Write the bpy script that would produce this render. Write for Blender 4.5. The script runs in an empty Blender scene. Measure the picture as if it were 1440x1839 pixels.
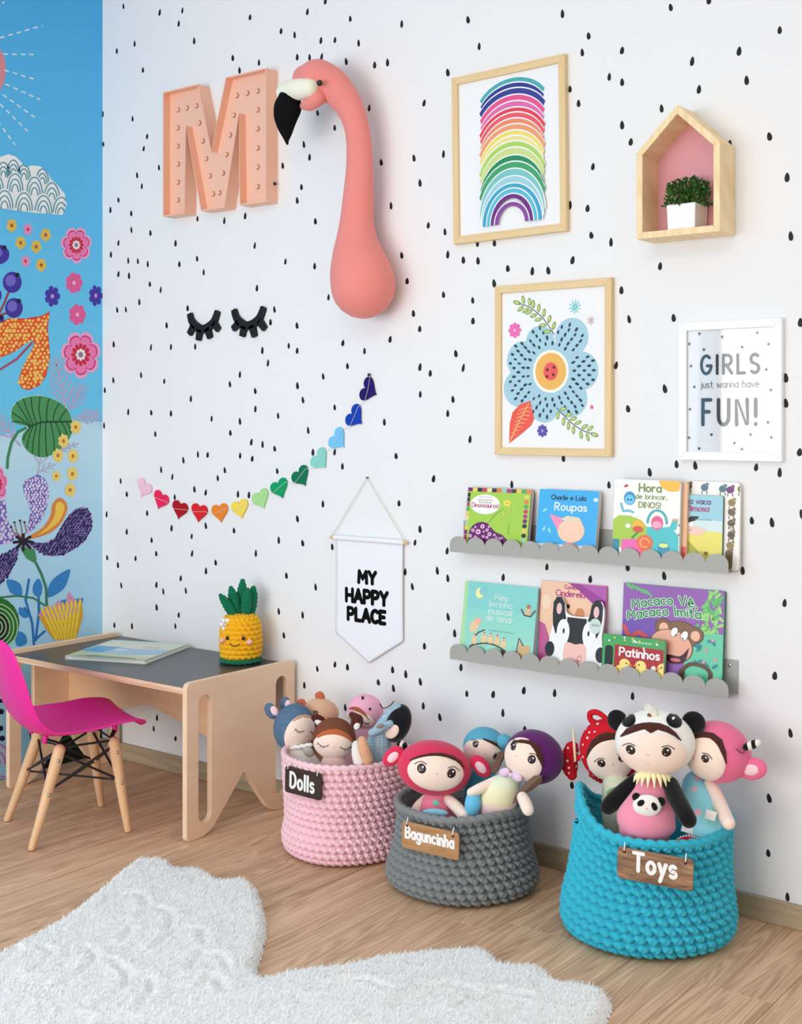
import bpy, bmesh, math, random
import numpy as np
from mathutils import Matrix, Vector

random.seed(7)
rng = np.random.default_rng(7)
SC = bpy.context.scene
COL = SC.collection

# ------------------------------------------------------------------ camera
CAM = (3.5941, -2.9058, 1.2)
YAW = math.radians(37.588)
FPX = 2240.0                       # focal length for the 1440x1839 frame
cd = bpy.data.cameras.new('camera')
cam = bpy.data.objects.new('camera', cd)
COL.objects.link(cam)
cam.location = CAM
cam.rotation_euler = (math.pi / 2, 0, YAW)
cd.sensor_fit = 'VERTICAL'
cd.sensor_height = 24.0
cd.lens = 24.0 * FPX / 1839.0
cd.shift_y = -(919.5 - 755.0) / 1839.0
cd.clip_start = 0.05
SC.camera = cam

# ------------------------------------------------------------------ light and exposure
SC.view_settings.view_transform = 'Standard'
SC.view_settings.look = 'None'
SC.view_settings.gamma = 1.0
SC.view_settings.use_curve_mapping = False
SC.view_settings.exposure = 0.0

world = bpy.data.worlds.new('world')
SC.world = world
world.use_nodes = True
world.node_tree.nodes['Background'].inputs[0].default_value = (1.0, 1.0, 1.0, 1)
world.node_tree.nodes['Background'].inputs[1].default_value = 0.62


def area_light(name, loc, aim, sx, sy, power, color=(1, 1, 1)):
    ld = bpy.data.lights.new(name, 'AREA')
    ld.shape = 'RECTANGLE'
    ld.size, ld.size_y = sx, sy
    ld.energy = power
    ld.color = color
    o = bpy.data.objects.new(name, ld)
    COL.objects.link(o)
    o.location = loc
    d = Vector(aim) - Vector(loc)
    o.rotation_euler = d.to_track_quat('-Z', 'Y').to_euler()
    return o


# daylight: a window in the mural wall out of frame on the left, and a window in the wall behind the camera
area_light('window_daylight', (0.15, -2.75, 1.55), (1.9, 0.0, 0.95), 1.7, 1.6, 16, (1.0, 1.0, 1.0))
area_light('rear_window_daylight', (1.55, -5.4, 1.06), (1.55, 0.0, 1.06), 3.0, 2.1, 100, (1.0, 1.0, 1.0))

# unseen overhead fill light, added to brighten the floor, baskets and dolls
area_light('overhead_fill', (2.5, -2.3, 2.83), (2.3, -1.9, 0.0), 1.8, 1.8, 30, (1.0, 0.99, 0.97))

# ------------------------------------------------------------------ survey: where a sight line meets a plane of the room
FW = (-math.sin(YAW), math.cos(YAW))
RT = (math.cos(YAW), math.sin(YAW))


def sight(px, py, ax, val):
    u = (px - 720.0) / FPX
    d = (FW[0] + u * RT[0], FW[1] + u * RT[1], -(py - 755.0) / FPX)
    t = (val - CAM[ax]) / d[ax]
    return Vector((CAM[0] + t * d[0], CAM[1] + t * d[1], CAM[2] + t * d[2]))


def bw(px, py, d=0.0):             # plane parallel to the white wall, d in front of it
    return sight(px, py, 1, -d)


def lw(px, py, d=0.0):             # plane parallel to the mural wall
    return sight(px, py, 0, d)


def fl(px, py, z=0.0):             # horizontal plane at height z
    return sight(px, py, 2, z)


# ------------------------------------------------------------------ materials
def lin(c):
    out = []
    for v in c[:3]:
        v = v / 255.0
        out.append(v / 12.92 if v <= 0.04045 else ((v + 0.055) / 1.055) ** 2.4)
    return tuple(out)


MATS = {}


def newmat(name):
    m = bpy.data.materials.new(name)
    m.use_nodes = True
    nt = m.node_tree
    return m, nt, nt.nodes['Principled BSDF']


def add_bump(nt, b, scale, strength, dist=0.002, detail=4):
    tc = nt.nodes.new('ShaderNodeTexCoord')
    no = nt.nodes.new('ShaderNodeTexNoise')
    no.inputs['Scale'].default_value = scale
    no.inputs['Detail'].default_value = detail
    bp = nt.nodes.new('ShaderNodeBump')
    bp.inputs['Strength'].default_value = strength
    bp.inputs['Distance'].default_value = dist
    nt.links.new(tc.outputs['Object'], no.inputs['Vector'])
    nt.links.new(no.outputs['Fac'], bp.inputs['Height'])
    nt.links.new(bp.outputs['Normal'], b.inputs['Normal'])
    return tc


def mat(name, col, rough=0.6, bump=None, sheen=0.0, spec=0.5, vary=0.0, metal=0.0):
    if name in MATS:
        return MATS[name]
    m, nt, b = newmat(name)
    c = lin(col)
    b.inputs['Base Color'].default_value = (*c, 1)
    b.inputs['Roughness'].default_value = rough
    b.inputs['Specular IOR Level'].default_value = spec
    b.inputs['Metallic'].default_value = metal
    if sheen:
        b.inputs['Sheen Weight'].default_value = sheen
        b.inputs['Sheen Roughness'].default_value = 0.5
    if bump:
        add_bump(nt, b, bump[0], bump[1], bump[2] if len(bump) > 2 else 0.002)
    if vary:
        tc = nt.nodes.new('ShaderNodeTexCoord')
        no = nt.nodes.new('ShaderNodeTexNoise')
        no.inputs['Scale'].default_value = 60
        no.inputs['Detail'].default_value = 5
        mx = nt.nodes.new('ShaderNodeMix')
        mx.data_type = 'RGBA'
        mx.inputs['A'].default_value = (*[x * (1 - vary) for x in c], 1)
        mx.inputs['B'].default_value = (*[min(1, x * (1 + vary)) for x in c], 1)
        nt.links.new(tc.outputs['Object'], no.inputs['Vector'])
        nt.links.new(no.outputs['Fac'], mx.inputs['Factor'])
        nt.links.new(mx.outputs['Result'], b.inputs['Base Color'])
    MATS[name] = m
    return m


def wood(name, c1, c2, stretch=(3, 40, 40), rough=0.5, rand=0.0, bump=0.15, wave=0.0, contrast=(0.3, 0.7), spec=0.4, rings=15):
    if name in MATS:
        return MATS[name]
    m, nt, b = newmat(name)
    N, L = nt.nodes, nt.links
    tc = N.new('ShaderNodeTexCoord')
    mp = N.new('ShaderNodeMapping')
    mp.inputs['Scale'].default_value = stretch
    L.new(tc.outputs['Object'], mp.inputs['Vector'])
    vec = mp.outputs['Vector']
    oi = N.new('ShaderNodeObjectInfo')
    if rand:
        ad = N.new('ShaderNodeVectorMath')
        ad.operation = 'MULTIPLY_ADD'
        ad.inputs[1].default_value = (1, 1, 1)
        ml = N.new('ShaderNodeMath')
        ml.operation = 'MULTIPLY'
        ml.inputs[1].default_value = 37.0
        L.new(oi.outputs['Random'], ml.inputs[0])
        L.new(vec, ad.inputs[0])
        L.new(ml.outputs[0], ad.inputs[2])
        vec = ad.outputs[0]
    no = N.new('ShaderNodeTexNoise')
    no.inputs['Scale'].default_value = 1.0
    no.inputs['Detail'].default_value = 6
    no.inputs['Roughness'].default_value = 0.62
    no.inputs['Distortion'].default_value = 0.6
    L.new(vec, no.inputs['Vector'])
    fac = no.outputs['Fac']
    if wave:
        wv = N.new('ShaderNodeTexNoise')
        wv.inputs['Scale'].default_value = 0.28
        wv.inputs['Detail'].default_value = 2.0
        L.new(vec, wv.inputs['Vector'])
        mm = N.new('ShaderNodeMath')
        mm.operation = 'MULTIPLY'
        mm.inputs[1].default_value = rings
        L.new(wv.outputs['Fac'], mm.inputs[0])
        fr = N.new('ShaderNodeMath')
        fr.operation = 'SINE'
        m6 = N.new('ShaderNodeMath')
        m6.operation = 'MULTIPLY'
        m6.inputs[1].default_value = 6.283
        L.new(mm.outputs[0], m6.inputs[0])
        L.new(m6.outputs[0], fr.inputs[0])
        ma = N.new('ShaderNodeMath')
        ma.operation = 'MULTIPLY_ADD'
        ma.inputs[1].default_value = 0.5 * wave
        L.new(fr.outputs[0], ma.inputs[0])
        L.new(fac, ma.inputs[2])
        fac = ma.outputs[0]
    cr = N.new('ShaderNodeValToRGB')
    cr.color_ramp.elements[0].position = contrast[0]
    cr.color_ramp.elements[1].position = contrast[1]
    cr.color_ramp.elements[0].color = (*lin(c2), 1)
    cr.color_ramp.elements[1].color = (*lin(c1), 1)
    L.new(fac, cr.inputs['Fac'])
    out = cr.outputs['Color']
    if rand:
        hs = N.new('ShaderNodeHueSaturation')
        mr = N.new('ShaderNodeMapRange')
        mr.inputs['To Min'].default_value = 1 - rand
        mr.inputs['To Max'].default_value = 1 + rand
        L.new(oi.outputs['Random'], mr.inputs['Value'])
        L.new(mr.outputs['Result'], hs.inputs['Value'])
        L.new(out, hs.inputs['Color'])
        out = hs.outputs['Color']
    L.new(out, b.inputs['Base Color'])
    b.inputs['Roughness'].default_value = rough
    b.inputs['Specular IOR Level'].default_value = spec
    bp = N.new('ShaderNodeBump')
    bp.inputs['Strength'].default_value = bump
    bp.inputs['Distance'].default_value = 0.002
    L.new(fac, bp.inputs['Height'])
    L.new(bp.outputs['Normal'], b.inputs['Normal'])
    MATS[name] = m
    return m


def print_mat(name='print_ink', rough=0.5):
    if name in MATS:
        return MATS[name]
    m, nt, b = newmat(name)
    at = nt.nodes.new('ShaderNodeAttribute')
    at.attribute_name = 'Col'
    nt.links.new(at.outputs['Color'], b.inputs['Base Color'])
    b.inputs['Roughness'].default_value = rough
    b.inputs['Specular IOR Level'].default_value = 0.35
    MATS[name] = m
    return m


def dotted(name, base, dot, scale, size, rough=0.8, rand=0.35):
    """cloth with a printed dot pattern"""
    if name in MATS:
        return MATS[name]
    m, nt, b = newmat(name)
    N, L = nt.nodes, nt.links
    tc = N.new('ShaderNodeTexCoord')
    vo = N.new('ShaderNodeTexVoronoi')
    vo.inputs['Scale'].default_value = scale
    vo.inputs['Randomness'].default_value = rand
    L.new(tc.outputs['Object'], vo.inputs['Vector'])
    lt = N.new('ShaderNodeMath')
    lt.operation = 'LESS_THAN'
    lt.inputs[1].default_value = size
    L.new(vo.outputs['Distance'], lt.inputs[0])
    mx = N.new('ShaderNodeMix')
    mx.data_type = 'RGBA'
    mx.inputs['A'].default_value = (*lin(base), 1)
    mx.inputs['B'].default_value = (*lin(dot), 1)
    L.new(lt.outputs[0], mx.inputs['Factor'])
    L.new(mx.outputs['Result'], b.inputs['Base Color'])
    b.inputs['Roughness'].default_value = rough
    b.inputs['Specular IOR Level'].default_value = 0.2
    MATS[name] = m
    return m


def plush(name, col):
    return mat(name, col, 0.9, bump=(420, 0.35, 0.0015), sheen=0.25, spec=0.15)


# ------------------------------------------------------------------ objects
ORG = {}


def tag(o, label=None, cat=None, group=None, kind=None):
    if label: o['label'] = label
    if cat: o['category'] = cat
    if group: o['group'] = group
    if kind: o['kind'] = kind
    return o


def thing(name, label, cat, loc, group=None):
    o = bpy.data.objects.new(name, None)
    o.empty_display_size = 0.05
    COL.objects.link(o)
    o.location = loc
    ORG[o.name] = Vector(loc)
    return tag(o, label, cat, group)


def mk(name, V, F, m, parent=None, smooth=False, cols=None, bevel=0.0, seg=2, origin=None):
    V = np.asarray([tuple(v) for v in V], dtype=float) if not isinstance(V, np.ndarray) else V
    lo, hi = V.min(0), V.max(0)
    c = Vector(((lo[0] + hi[0]) / 2, (lo[1] + hi[1]) / 2, (lo[2] + hi[2]) / 2)) if origin is None else Vector(origin)
    if parent is None and origin is None:
        c.z = lo[2]
    me = bpy.data.meshes.new(name)
    me.from_pydata((V - np.array(c)).tolist(), [], F)
    me.update()
    if smooth:
        me.polygons.foreach_set('use_smooth', [True] * len(me.polygons))
    if cols is not None:
        ca = me.color_attributes.new('Col', 'FLOAT_COLOR', 'CORNER')
        buf = []
        for p, cc in zip(me.polygons, cols):
            buf.extend(list((*cc, 1.0)) * p.loop_total)
        ca.data.foreach_set('color', buf)
    if m is not None:
        me.materials.append(m)
    o = bpy.data.objects.new(name, me)
    COL.objects.link(o)
    o.location = c if parent is None else c - ORG[parent.name]
    if parent is not None:
        o.parent = parent
    ORG[o.name] = c
    if bevel:
        bv = o.modifiers.new('bevel', 'BEVEL')
        bv.width = bevel
        bv.segments = seg
        bv.limit_method = 'ANGLE'
    return o


class MB:
    """collects simple solids into one mesh"""

    def __init__(s):
        s.V, s.F = [], []

    def add(s, V, F):
        n = len(s.V)
        s.V += [tuple(v) for v in V]
        s.F += [tuple(i + n for i in f) for f in F]

    def box(s, lo, hi, M=None):
        V = [Vector((x, y, z)) for x in (lo[0], hi[0]) for y in (lo[1], hi[1]) for z in (lo[2], hi[2])]
        if M is not None: V = [M @ v for v in V]
        s.add(V, [(0, 1, 3, 2), (4, 6, 7, 5), (0, 4, 5, 1), (2, 3, 7, 6), (0, 2, 6, 4), (1, 5, 7, 3)])

    def prism(s, poly, y0, y1, M=None):
        """(x, z) outline pushed from y0 to y1"""
        n = len(poly)
        V = [Vector((p[0], y0, p[1])) for p in poly] + [Vector((p[0], y1, p[1])) for p in poly]
        if M is not None: V = [M @ v for v in V]
        s.add(V, [tuple(range(n)), tuple(range(2 * n - 1, n - 1, -1))] +
              [(i, i + n, (i + 1) % n + n, (i + 1) % n) for i in range(n)])

    def tube(s, P, R, n=12, flat=None, cap=True, sub=4):
        V, F = tube(P, R, n, flat, cap, sub)
        s.add(V, F)

    def ball(s, c, r, n=16, M=None):
        V, F = ball(c, r, n, M)
        s.add(V, F)

    def build(s, name, m, parent=None, smooth=False, bevel=0.0, seg=2):
        return mk(name, s.V, s.F, m, parent, smooth, None, bevel, seg)


def catmull(P, sub):
    P = [np.array(p, float) for p in P]
    if len(P) < 3 or sub <= 1:
        return P
    out = []
    for i in range(len(P) - 1):
        p0 = P[max(i - 1, 0)]; p1 = P[i]; p2 = P[i + 1]; p3 = P[min(i + 2, len(P) - 1)]
        for k in range(sub):
            t = k / sub
            out.append(0.5 * ((2 * p1) + (-p0 + p2) * t + (2 * p0 - 5 * p1 + 4 * p2 - p3) * t * t + (-p0 + 3 * p1 - 3 * p2 + p3) * t ** 3))
    out.append(P[-1])
    return out


def tube(P, R, n=12, flat=None, cap=True, sub=4):
    """round sweep with rounded ends; flat=(axis, factor) squashes the section along axis"""
    if not hasattr(R, '__len__'): R = [R] * len(P)
    Q = catmull([(*p, r) for p, r in zip(P, R)], sub)
    C = [q[:3] for q in Q]; Rr = [max(q[3], 1e-5) for q in Q]
    m = len(C)
    T = []
    for i in range(m):
        t = C[min(i + 1, m - 1)] - C[max(i - 1, 0)]
        T.append(t / (np.linalg.norm(t) + 1e-12))
    rings = []
    ref = np.array((0, 0, 1.0)) if abs(T[0][2]) < 0.9 else np.array((1.0, 0, 0))
    a = np.cross(T[0], ref); a /= np.linalg.norm(a)
    frames = []
    for i in range(m):
        a = a - T[i] * np.dot(a, T[i]); a /= np.linalg.norm(a)
        frames.append((a.copy(), np.cross(T[i], a)))
    if cap:
        for k in (0.0, 0.2, 0.4, 0.6, 0.8, 0.93):
            th = k * math.pi / 2
            rings.append((C[0] - T[0] * Rr[0] * math.cos(th), max(Rr[0] * math.sin(th), Rr[0] * 0.02), 0))
    for i in range(m): rings.append((C[i], Rr[i], i))
    if cap:
        for k in (0.93, 0.8, 0.6, 0.4, 0.2, 0.0):
            th = k * math.pi / 2
            rings.append((C[-1] + T[-1] * Rr[-1] * math.cos(th), max(Rr[-1] * math.sin(th), Rr[-1] * 0.02), m - 1))
    V = []
    for c, r, i in rings:
        A, B = frames[i]
        for k in range(n):
            w = 2 * math.pi * k / n
            off = (A * math.cos(w) + B * math.sin(w)) * r
            if flat is not None:
                ax = np.array(flat[0], float)
                off = off - ax * np.dot(off, ax) * (1 - flat[1])
            V.append(c + off)
    F = []
    for j in range(len(rings) - 1):
        for k in range(n):
            F.append((j * n + k, j * n + (k + 1) % n, (j + 1) * n + (k + 1) % n, (j + 1) * n + k))
    F.append(tuple(range(n - 1, -1, -1)))
    F.append(tuple((len(rings) - 1) * n + k for k in range(n)))
    return V, F


def ball(c, r, n=16, M=None):
    if not hasattr(r, '__len__'): r = (r, r, r)
    h = max(6, n * 2 // 3)
    V = []
    for j in range(1, h):
        th = math.pi * j / h
        for k in range(n):
            ph = 2 * math.pi * k / n
            V.append(Vector((r[0] * math.sin(th) * math.cos(ph), r[1] * math.sin(th) * math.sin(ph), r[2] * math.cos(th))))
    V.append(Vector((0, 0, r[2]))); V.append(Vector((0, 0, -r[2])))
    if M is not None: V = [M @ v for v in V]
    c = Vector(c)
    V = [v + c for v in V]
    F = []
    for j in range(h - 2):
        for k in range(n):
            F.append((j * n + k, (j + 1) * n + k, (j + 1) * n + (k + 1) % n, j * n + (k + 1) % n))
    t, b = len(V) - 2, len(V) - 1
    for k in range(n):
        F.append((t, k, (k + 1) % n))
        F.append((b, (h - 2) * n + (k + 1) % n, (h - 2) * n + k))
    return V, F


def extrude(polys, depth, M, bevel=0.0):
    """closed 2-D outlines (later ones are holes) -> solid of the given depth, mapped by M (x, y in plane; z = normal)"""
    cu = bpy.data.curves.new('tmp', 'CURVE')
    cu.dimensions = '2D'
    cu.fill_mode = 'BOTH'
    cu.extrude = depth / 2 - bevel
    cu.bevel_depth = bevel
    cu.bevel_resolution = 1
    cu.offset = -bevel
    for p in polys:
        sp = cu.splines.new('POLY')
        sp.points.add(len(p) - 1)
        for q, pt in zip(p, sp.points):
            pt.co = (q[0], q[1], 0, 1)
        sp.use_cyclic_u = True
    o = bpy.data.objects.new('tmp', cu)
    COL.objects.link(o)
    dg = bpy.context.evaluated_depsgraph_get()
    me = bpy.data.meshes.new_from_object(o.evaluated_get(dg))
    V = [M @ v.co for v in me.vertices]
    F = [tuple(p.vertices) for p in me.polygons]
    bpy.data.objects.remove(o)
    bpy.data.curves.remove(cu)
    bpy.data.meshes.remove(me)
    return V, F


def rounded(pts, rad, n=5):
    """round the corners of a polygon; rad one number or one per corner"""
    out = []
    m = len(pts)
    for i in range(m):
        r = rad[i] if hasattr(rad, '__len__') else rad
        p = np.array(pts[i], float); a = np.array(pts[i - 1], float) - p; b = np.array(pts[(i + 1) % m], float) - p
        la, lb = np.linalg.norm(a), np.linalg.norm(b)
        if r <= 0:
            out.append(tuple(p)); continue
        k = min(r, la * .49, lb * .49)
        s, e = p + a / la * k, p + b / lb * k
        for j in range(n + 1):
            t = j / n
            q = (1 - t) ** 2 * s + 2 * t * (1 - t) * p + t * t * e
            out.append(tuple(q))
    return out


def ellipse(cx, cy, rx, ry=None, n=24, rot=0.0, a0=0, a1=360):
    ry = rx if ry is None else ry
    full = abs(a1 - a0) >= 360
    out = []
    cr, sr = math.cos(math.radians(rot)), math.sin(math.radians(rot))
    for k in range(n if full else n + 1):
        w = math.radians(a0 + (a1 - a0) * k / n)
        x, y = rx * math.cos(w), ry * math.sin(w)
        out.append((cx + x * cr - y * sr, cy + x * sr + y * cr))
    return out


def soft(poly, sub=4):
    """a closed outline with its bends drawn smooth"""
    q = catmull([(*p, 0) for p in [poly[-1]] + list(poly) + list(poly[:2])], sub)
    return [(p[0], p[1]) for p in q[sub:-sub - 1]]


def inside(pt, poly):
    x, y = pt
    c = False
    j = len(poly) - 1
    for i in range(len(poly)):
        xi, yi = poly[i]; xj, yj = poly[j]
        if (yi > y) != (yj > y) and x < (xj - xi) * (y - yi) / (yj - yi) + xi:
            c = not c
        j = i
    return c


# ------------------------------------------------------------------ flat print (ink layers 0.15 mm apart) and hand lettering
EPS = 0.0002


def A_(cx, cy, rx, ry, a0, a1, n=9):
    return [(cx + rx * math.cos(math.radians(a0 + (a1 - a0) * k / n)), cy + ry * math.sin(math.radians(a0 + (a1 - a0) * k / n))) for k in range(n + 1)]


_o = A_(.26, .31, .26, .31, 0, 360, 14)
_s = A_(.2, .46, .19, .16, 40, 270, 8) + A_(.2, .155, .2, .155, 90, -140, 8)
_c = A_(.27, .31, .27, .31, 50, 310)
_e = [(.02, .34), (.5, .34)] + A_(.26, .31, .25, .31, 5, 300, 12)
_n = [[(0, .62), (0, 0)], [(0, .33)] + A_(.22, .38, .22, .24, 180, 0, 8) + [(.44, 0)]]
GL = {
    'A': (.7, [[(0, 0), (.35, 1), (.7, 0)], [(.14, .33), (.56, .33)]]),
    'B': (.6, [[(0, 0), (0, 1)] + A_(.3, .76, .26, .24, 90, -90) + [(0, .52)], [(0, .52)] + A_(.32, .26, .28, .26, 90, -90) + [(0, 0)]]),
    'C': (.62, [A_(.36, .5, .36, .5, 50, 310, 12)]),
    'D': (.64, [[(0, 0), (0, 1)] + A_(.2, .5, .44, .5, 90, -90, 12) + [(0, 0)]]),
    'E': (.5, [[(.5, 1), (0, 1), (0, 0), (.5, 0)], [(0, .52), (.42, .52)]]),
    'F': (.5, [[(.5, 1), (0, 1), (0, 0)], [(0, .52), (.4, .52)]]),
    'G': (.7, [A_(.36, .5, .36, .5, 50, 350, 14) + [(.7, .44), (.42, .44)]]),
    'H': (.62, [[(0, 0), (0, 1)], [(.62, 0), (.62, 1)], [(0, .5), (.62, .5)]]),
    'I': (.06, [[(.03, 0), (.03, 1)]]),
    'L': (.48, [[(0, 1), (0, 0), (.48, 0)]]),
    'M': (.8, [[(0, 0), (.06, 1), (.4, .35), (.74, 1), (.8, 0)]]),
    'N': (.64, [[(0, 0), (0, 1), (.64, 0), (.64, 1)]]),
    'O': (.72, [A_(.36, .5, .36, .5, 90, 450, 16)]),
    'P': (.58, [[(0, 0), (0, 1)] + A_(.28, .73, .28, .27, 90, -90) + [(0, .46)]]),
    'R': (.6, [[(0, 0), (0, 1)] + A_(.28, .73, .28, .27, 90, -90) + [(0, .46)], [(.2, .46), (.6, 0)]]),
    'S': (.56, [A_(.29, .75, .27, .25, 40, 270, 9) + A_(.28, .25, .28, .25, 90, -140, 9)]),
    'T': (.66, [[(0, 1), (.66, 1)], [(.33, 1), (.33, 0)]]),
    'U': (.64, [[(0, 1)] + A_(.32, .32, .32, .32, 180, 360) + [(.64, 1)]]),
    'V': (.66, [[(0, 1), (.33, 0), (.66, 1)]]),
    'Y': (.64, [[(0, 1), (.32, .5), (.64, 1)], [(.32, .5), (.32, 0)]]),
    'a': (.5, [_o, [(.51, .62), (.51, 0)]]), 'b': (.52, [[(0, 1), (0, 0)], _o]), 'c': (.46, [_c]),
    'ç': (.46, [_c, [(.27, 0), (.32, -.12), (.2, -.2)]]),
    'd': (.52, [_o, [(.52, 1), (.52, 0)]]), 'e': (.5, [_e]), 'ê': (.5, [_e, [(.1, .75), (.25, .92), (.4, .75)]]),
    'á': (.5, [_o, [(.51, .62), (.51, 0)], [(.2, .75), (.35, .95)]]),
    'g': (.52, [_o, [(.52, .62)] + A_(.27, -.12, .25, .22, 0, -150)]),
    'h': (.46, [[(0, 1), (0, 0)], _n[1]]), 'i': (.06, [[(.03, .6), (.03, 0)], [(.03, .84), (.03, .87)]]),
    'j': (.2, [[(.2, .6), (.2, -.15), (.05, -.3)], [(.2, .84), (.2, .87)]]),
    'l': (.06, [[(.03, 1), (.03, 0)]]),
    'm': (.76, [[(0, .62), (0, 0)], [(0, .33)] + A_(.19, .38, .19, .24, 180, 0, 7) + [(.38, 0)], [(.38, .33)] + A_(.57, .38, .19, .24, 180, 0, 7) + [(.76, 0)]]),
    'n': (.44, _n), 'o': (.52, [_o]), 'p': (.52, [[(0, .62), (0, -.35)], _o]),
    'r': (.32, [[(0, .62), (0, 0)], [(0, .33)] + A_(.2, .38, .2, .22, 180, 60, 6)]),
    's': (.4, [_s]), 't': (.34, [[(.14, .92), (.14, .1), (.32, 0)], [(0, .62), (.34, .62)]]),
    'u': (.44, [[(0, .62)] + A_(.22, .22, .22, .22, 180, 360, 8) + [(.44, .62)], [(.44, .62), (.44, 0)]]),
    'v': (.46, [[(0, .62), (.23, 0), (.46, .62)]]), 'w': (.7, [[(0, .62), (.18, 0), (.35, .5), (.52, 0), (.7, .62)]]),
    'y': (.46, [[(0, .62), (.23, .05)], [(.46, .62), (.08, -.35)]]),
    '!': (.06, [[(.03, 1), (.03, .34)], [(.03, .04), (.03, .02)]]), '.': (.06, [[(.03, .03), (.03, .02)]]),
    ',': (.1, [[(.07, .05), (.02, -.14)]]), ' ': (.3, []),
}


def layout(text, x, y, h, gap=.2, rot=0.0, align='l', arch=0.0):
    """strokes of a line of lettering"""
    tot = sum(GL[c][0] for c in text) + gap * (len(text) - 1)
    cx = -tot / 2 if align == 'c' else 0
    cr, sr = math.cos(math.radians(rot)), math.sin(math.radians(rot))
    out = []
    for c in text:
        w, st = GL[c]
        for s in st:
            q = []
            for p in s:
                X, Y = (cx + p[0]) * h, p[1] * h
                if arch: Y += arch * (1 - ((cx + w / 2) / (tot / 2)) ** 2) * h
                q.append((x + X * cr - Y * sr, y + X * sr + Y * cr))
            out.append(q)
        cx += w + gap
    return out


class Art:
    def __init__(s, f):
        s.f, s.V, s.F, s.C, s.lv = f, [], [], [], 1.0

    def poly(s, pts, col, lv=None):
        lv = (s.lv if lv is None else lv) + .075 * (len(s.F) % 11)
        n = len(s.V)
        s.V += [s.f(p[0], p[1], lv * EPS) for p in pts]
        s.F.append(tuple(range(n, n + len(pts))))
        s.C.append(lin(col))

    def ell(s, cx, cy, rx, ry, col, rot=0, n=18, lv=None):
        s.poly(ellipse(cx, cy, rx, ry, n, rot), col, lv)

    def line(s, pts, w, col, lv=None, caps=True):
        """one outline with mitred bends and round ends"""
        P = [np.array(p[:2], float) for p in pts]
        P = [p for i, p in enumerate(P) if i == 0 or np.linalg.norm(p - P[i - 1]) > 1e-9]
        if len(P) < 2: return
        h = w / 2
        D = [(b - a) / np.linalg.norm(b - a) for a, b in zip(P[:-1], P[1:])]
        if np.linalg.norm(P[0] - P[-1]) < 1e-9: caps = False
        L, R = [], []
        for i, p in enumerate(P):
            d0, d1 = D[max(i - 1, 0)], D[min(i, len(D) - 1)]
            n0, n1 = np.array((-d0[1], d0[0])), np.array((-d1[1], d1[0]))
            m = n0 + n1
            k = np.dot(m, m) / 2
            if k < .35:                     # sharp bend: bevel it
                s1 = 1 if d0[0] * d1[1] - d0[1] * d1[0] > 0 else -1
                inn = (d1 - d0); inn = inn / (np.linalg.norm(inn) + 1e-9) * h * 1.3
                if s1 > 0: L.append(p + inn); L.append(p + inn); R.append(p - n0 * h); R.append(p - n1 * h)
                else: R.append(p + inn); R.append(p + inn); L.append(p + n0 * h); L.append(p + n1 * h)
            else:
                L.append(p + m / max(k, .35) * h); R.append(p - m / max(k, .35) * h)
        lv = (s.lv if lv is None else lv) + .075 * (len(s.F) % 11)
        n = len(s.V)
        c = lin(col)
        for a, b in zip(L, R):
            s.V.append(s.f(a[0], a[1], lv * EPS)); s.V.append(s.f(b[0], b[1], lv * EPS))
        for i in range(len(L) - 1):
            s.F.append((n + 2 * i, n + 2 * i + 1, n + 2 * i + 3, n + 2 * i + 2)); s.C.append(c)
        if caps:
            for p, d, sg in ((P[0], D[0], -1), (P[-1], D[-1], 1)):
                a0 = math.degrees(math.atan2(sg * d[1], sg * d[0]))
                n = len(s.V); q = ellipse(p[0], p[1], h, h, 6, 0, a0 - 90, a0 + 90)
                s.V += [s.f(x, y, lv * EPS) for x, y in q]; s.F.append(tuple(range(n, n + len(q)))); s.C.append(c)

    def text(s, t, x, y, h, w, col, gap=.2, rot=0, align='l', arch=0.0, lv=None):
        for k, st in enumerate(layout(t, x, y, h, gap, rot, align, arch)):
            s.line(st, w, col, (s.lv if lv is None else lv) + .15 * (k % 3))

    def flower(s, cx, cy, rx, ry, n, col, pr=.45, rot=0, lv=None, core=None, cr=.3):
        """one scalloped blossom outline"""
        m = n * 8
        dp = (.16 if n < 10 else .12) + .9 * max(0, .42 - pr)
        pts = []
        for k in range(m):
            w = 2 * math.pi * k / m
            r = 1 - dp + dp * abs(math.cos(n * w / 2)) ** .55 - dp * .35 * (1 - abs(math.cos(n * w / 2)) ** .3)
            pts.append((cx + rx * r * math.cos(w + rot), cy + ry * r * math.sin(w + rot)))
        s.poly(pts, col, lv)
        if core: s.ell(cx, cy, rx * cr, ry * cr, core, lv=(s.lv if lv is None else lv) + 1, n=10)

    def build(s, name, parent, m=None):
        # keep every print face turned the same way
        return mk(name, s.V, s.F, m or print_mat(), parent, cols=s.C)

# ================================================================== ROOM
M_WALL = mat('white_wall_paint', (240, 240, 240), 0.75, bump=(90, 0.05, 0.001), spec=0.3)
M_MURAL = mat('mural_paper', (96, 178, 224), 0.7, spec=0.3)
M_DARKGAP = mat('floor_underlay', (70, 52, 40), 0.9)
M_PLANK = wood('oak_laminate', (240, 201, 165), (182, 143, 110), (34, 1.8, 10), 0.55, rand=0.06, bump=0.10, wave=0.26, contrast=(.22, .82), rings=34)
M_BASE = wood('baseboard_wood', (190, 173, 146), (158, 138, 112), (2.5, 60, 60), 0.5, bump=0.05)
M_INK = print_mat('wall_ink', 0.6)

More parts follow.
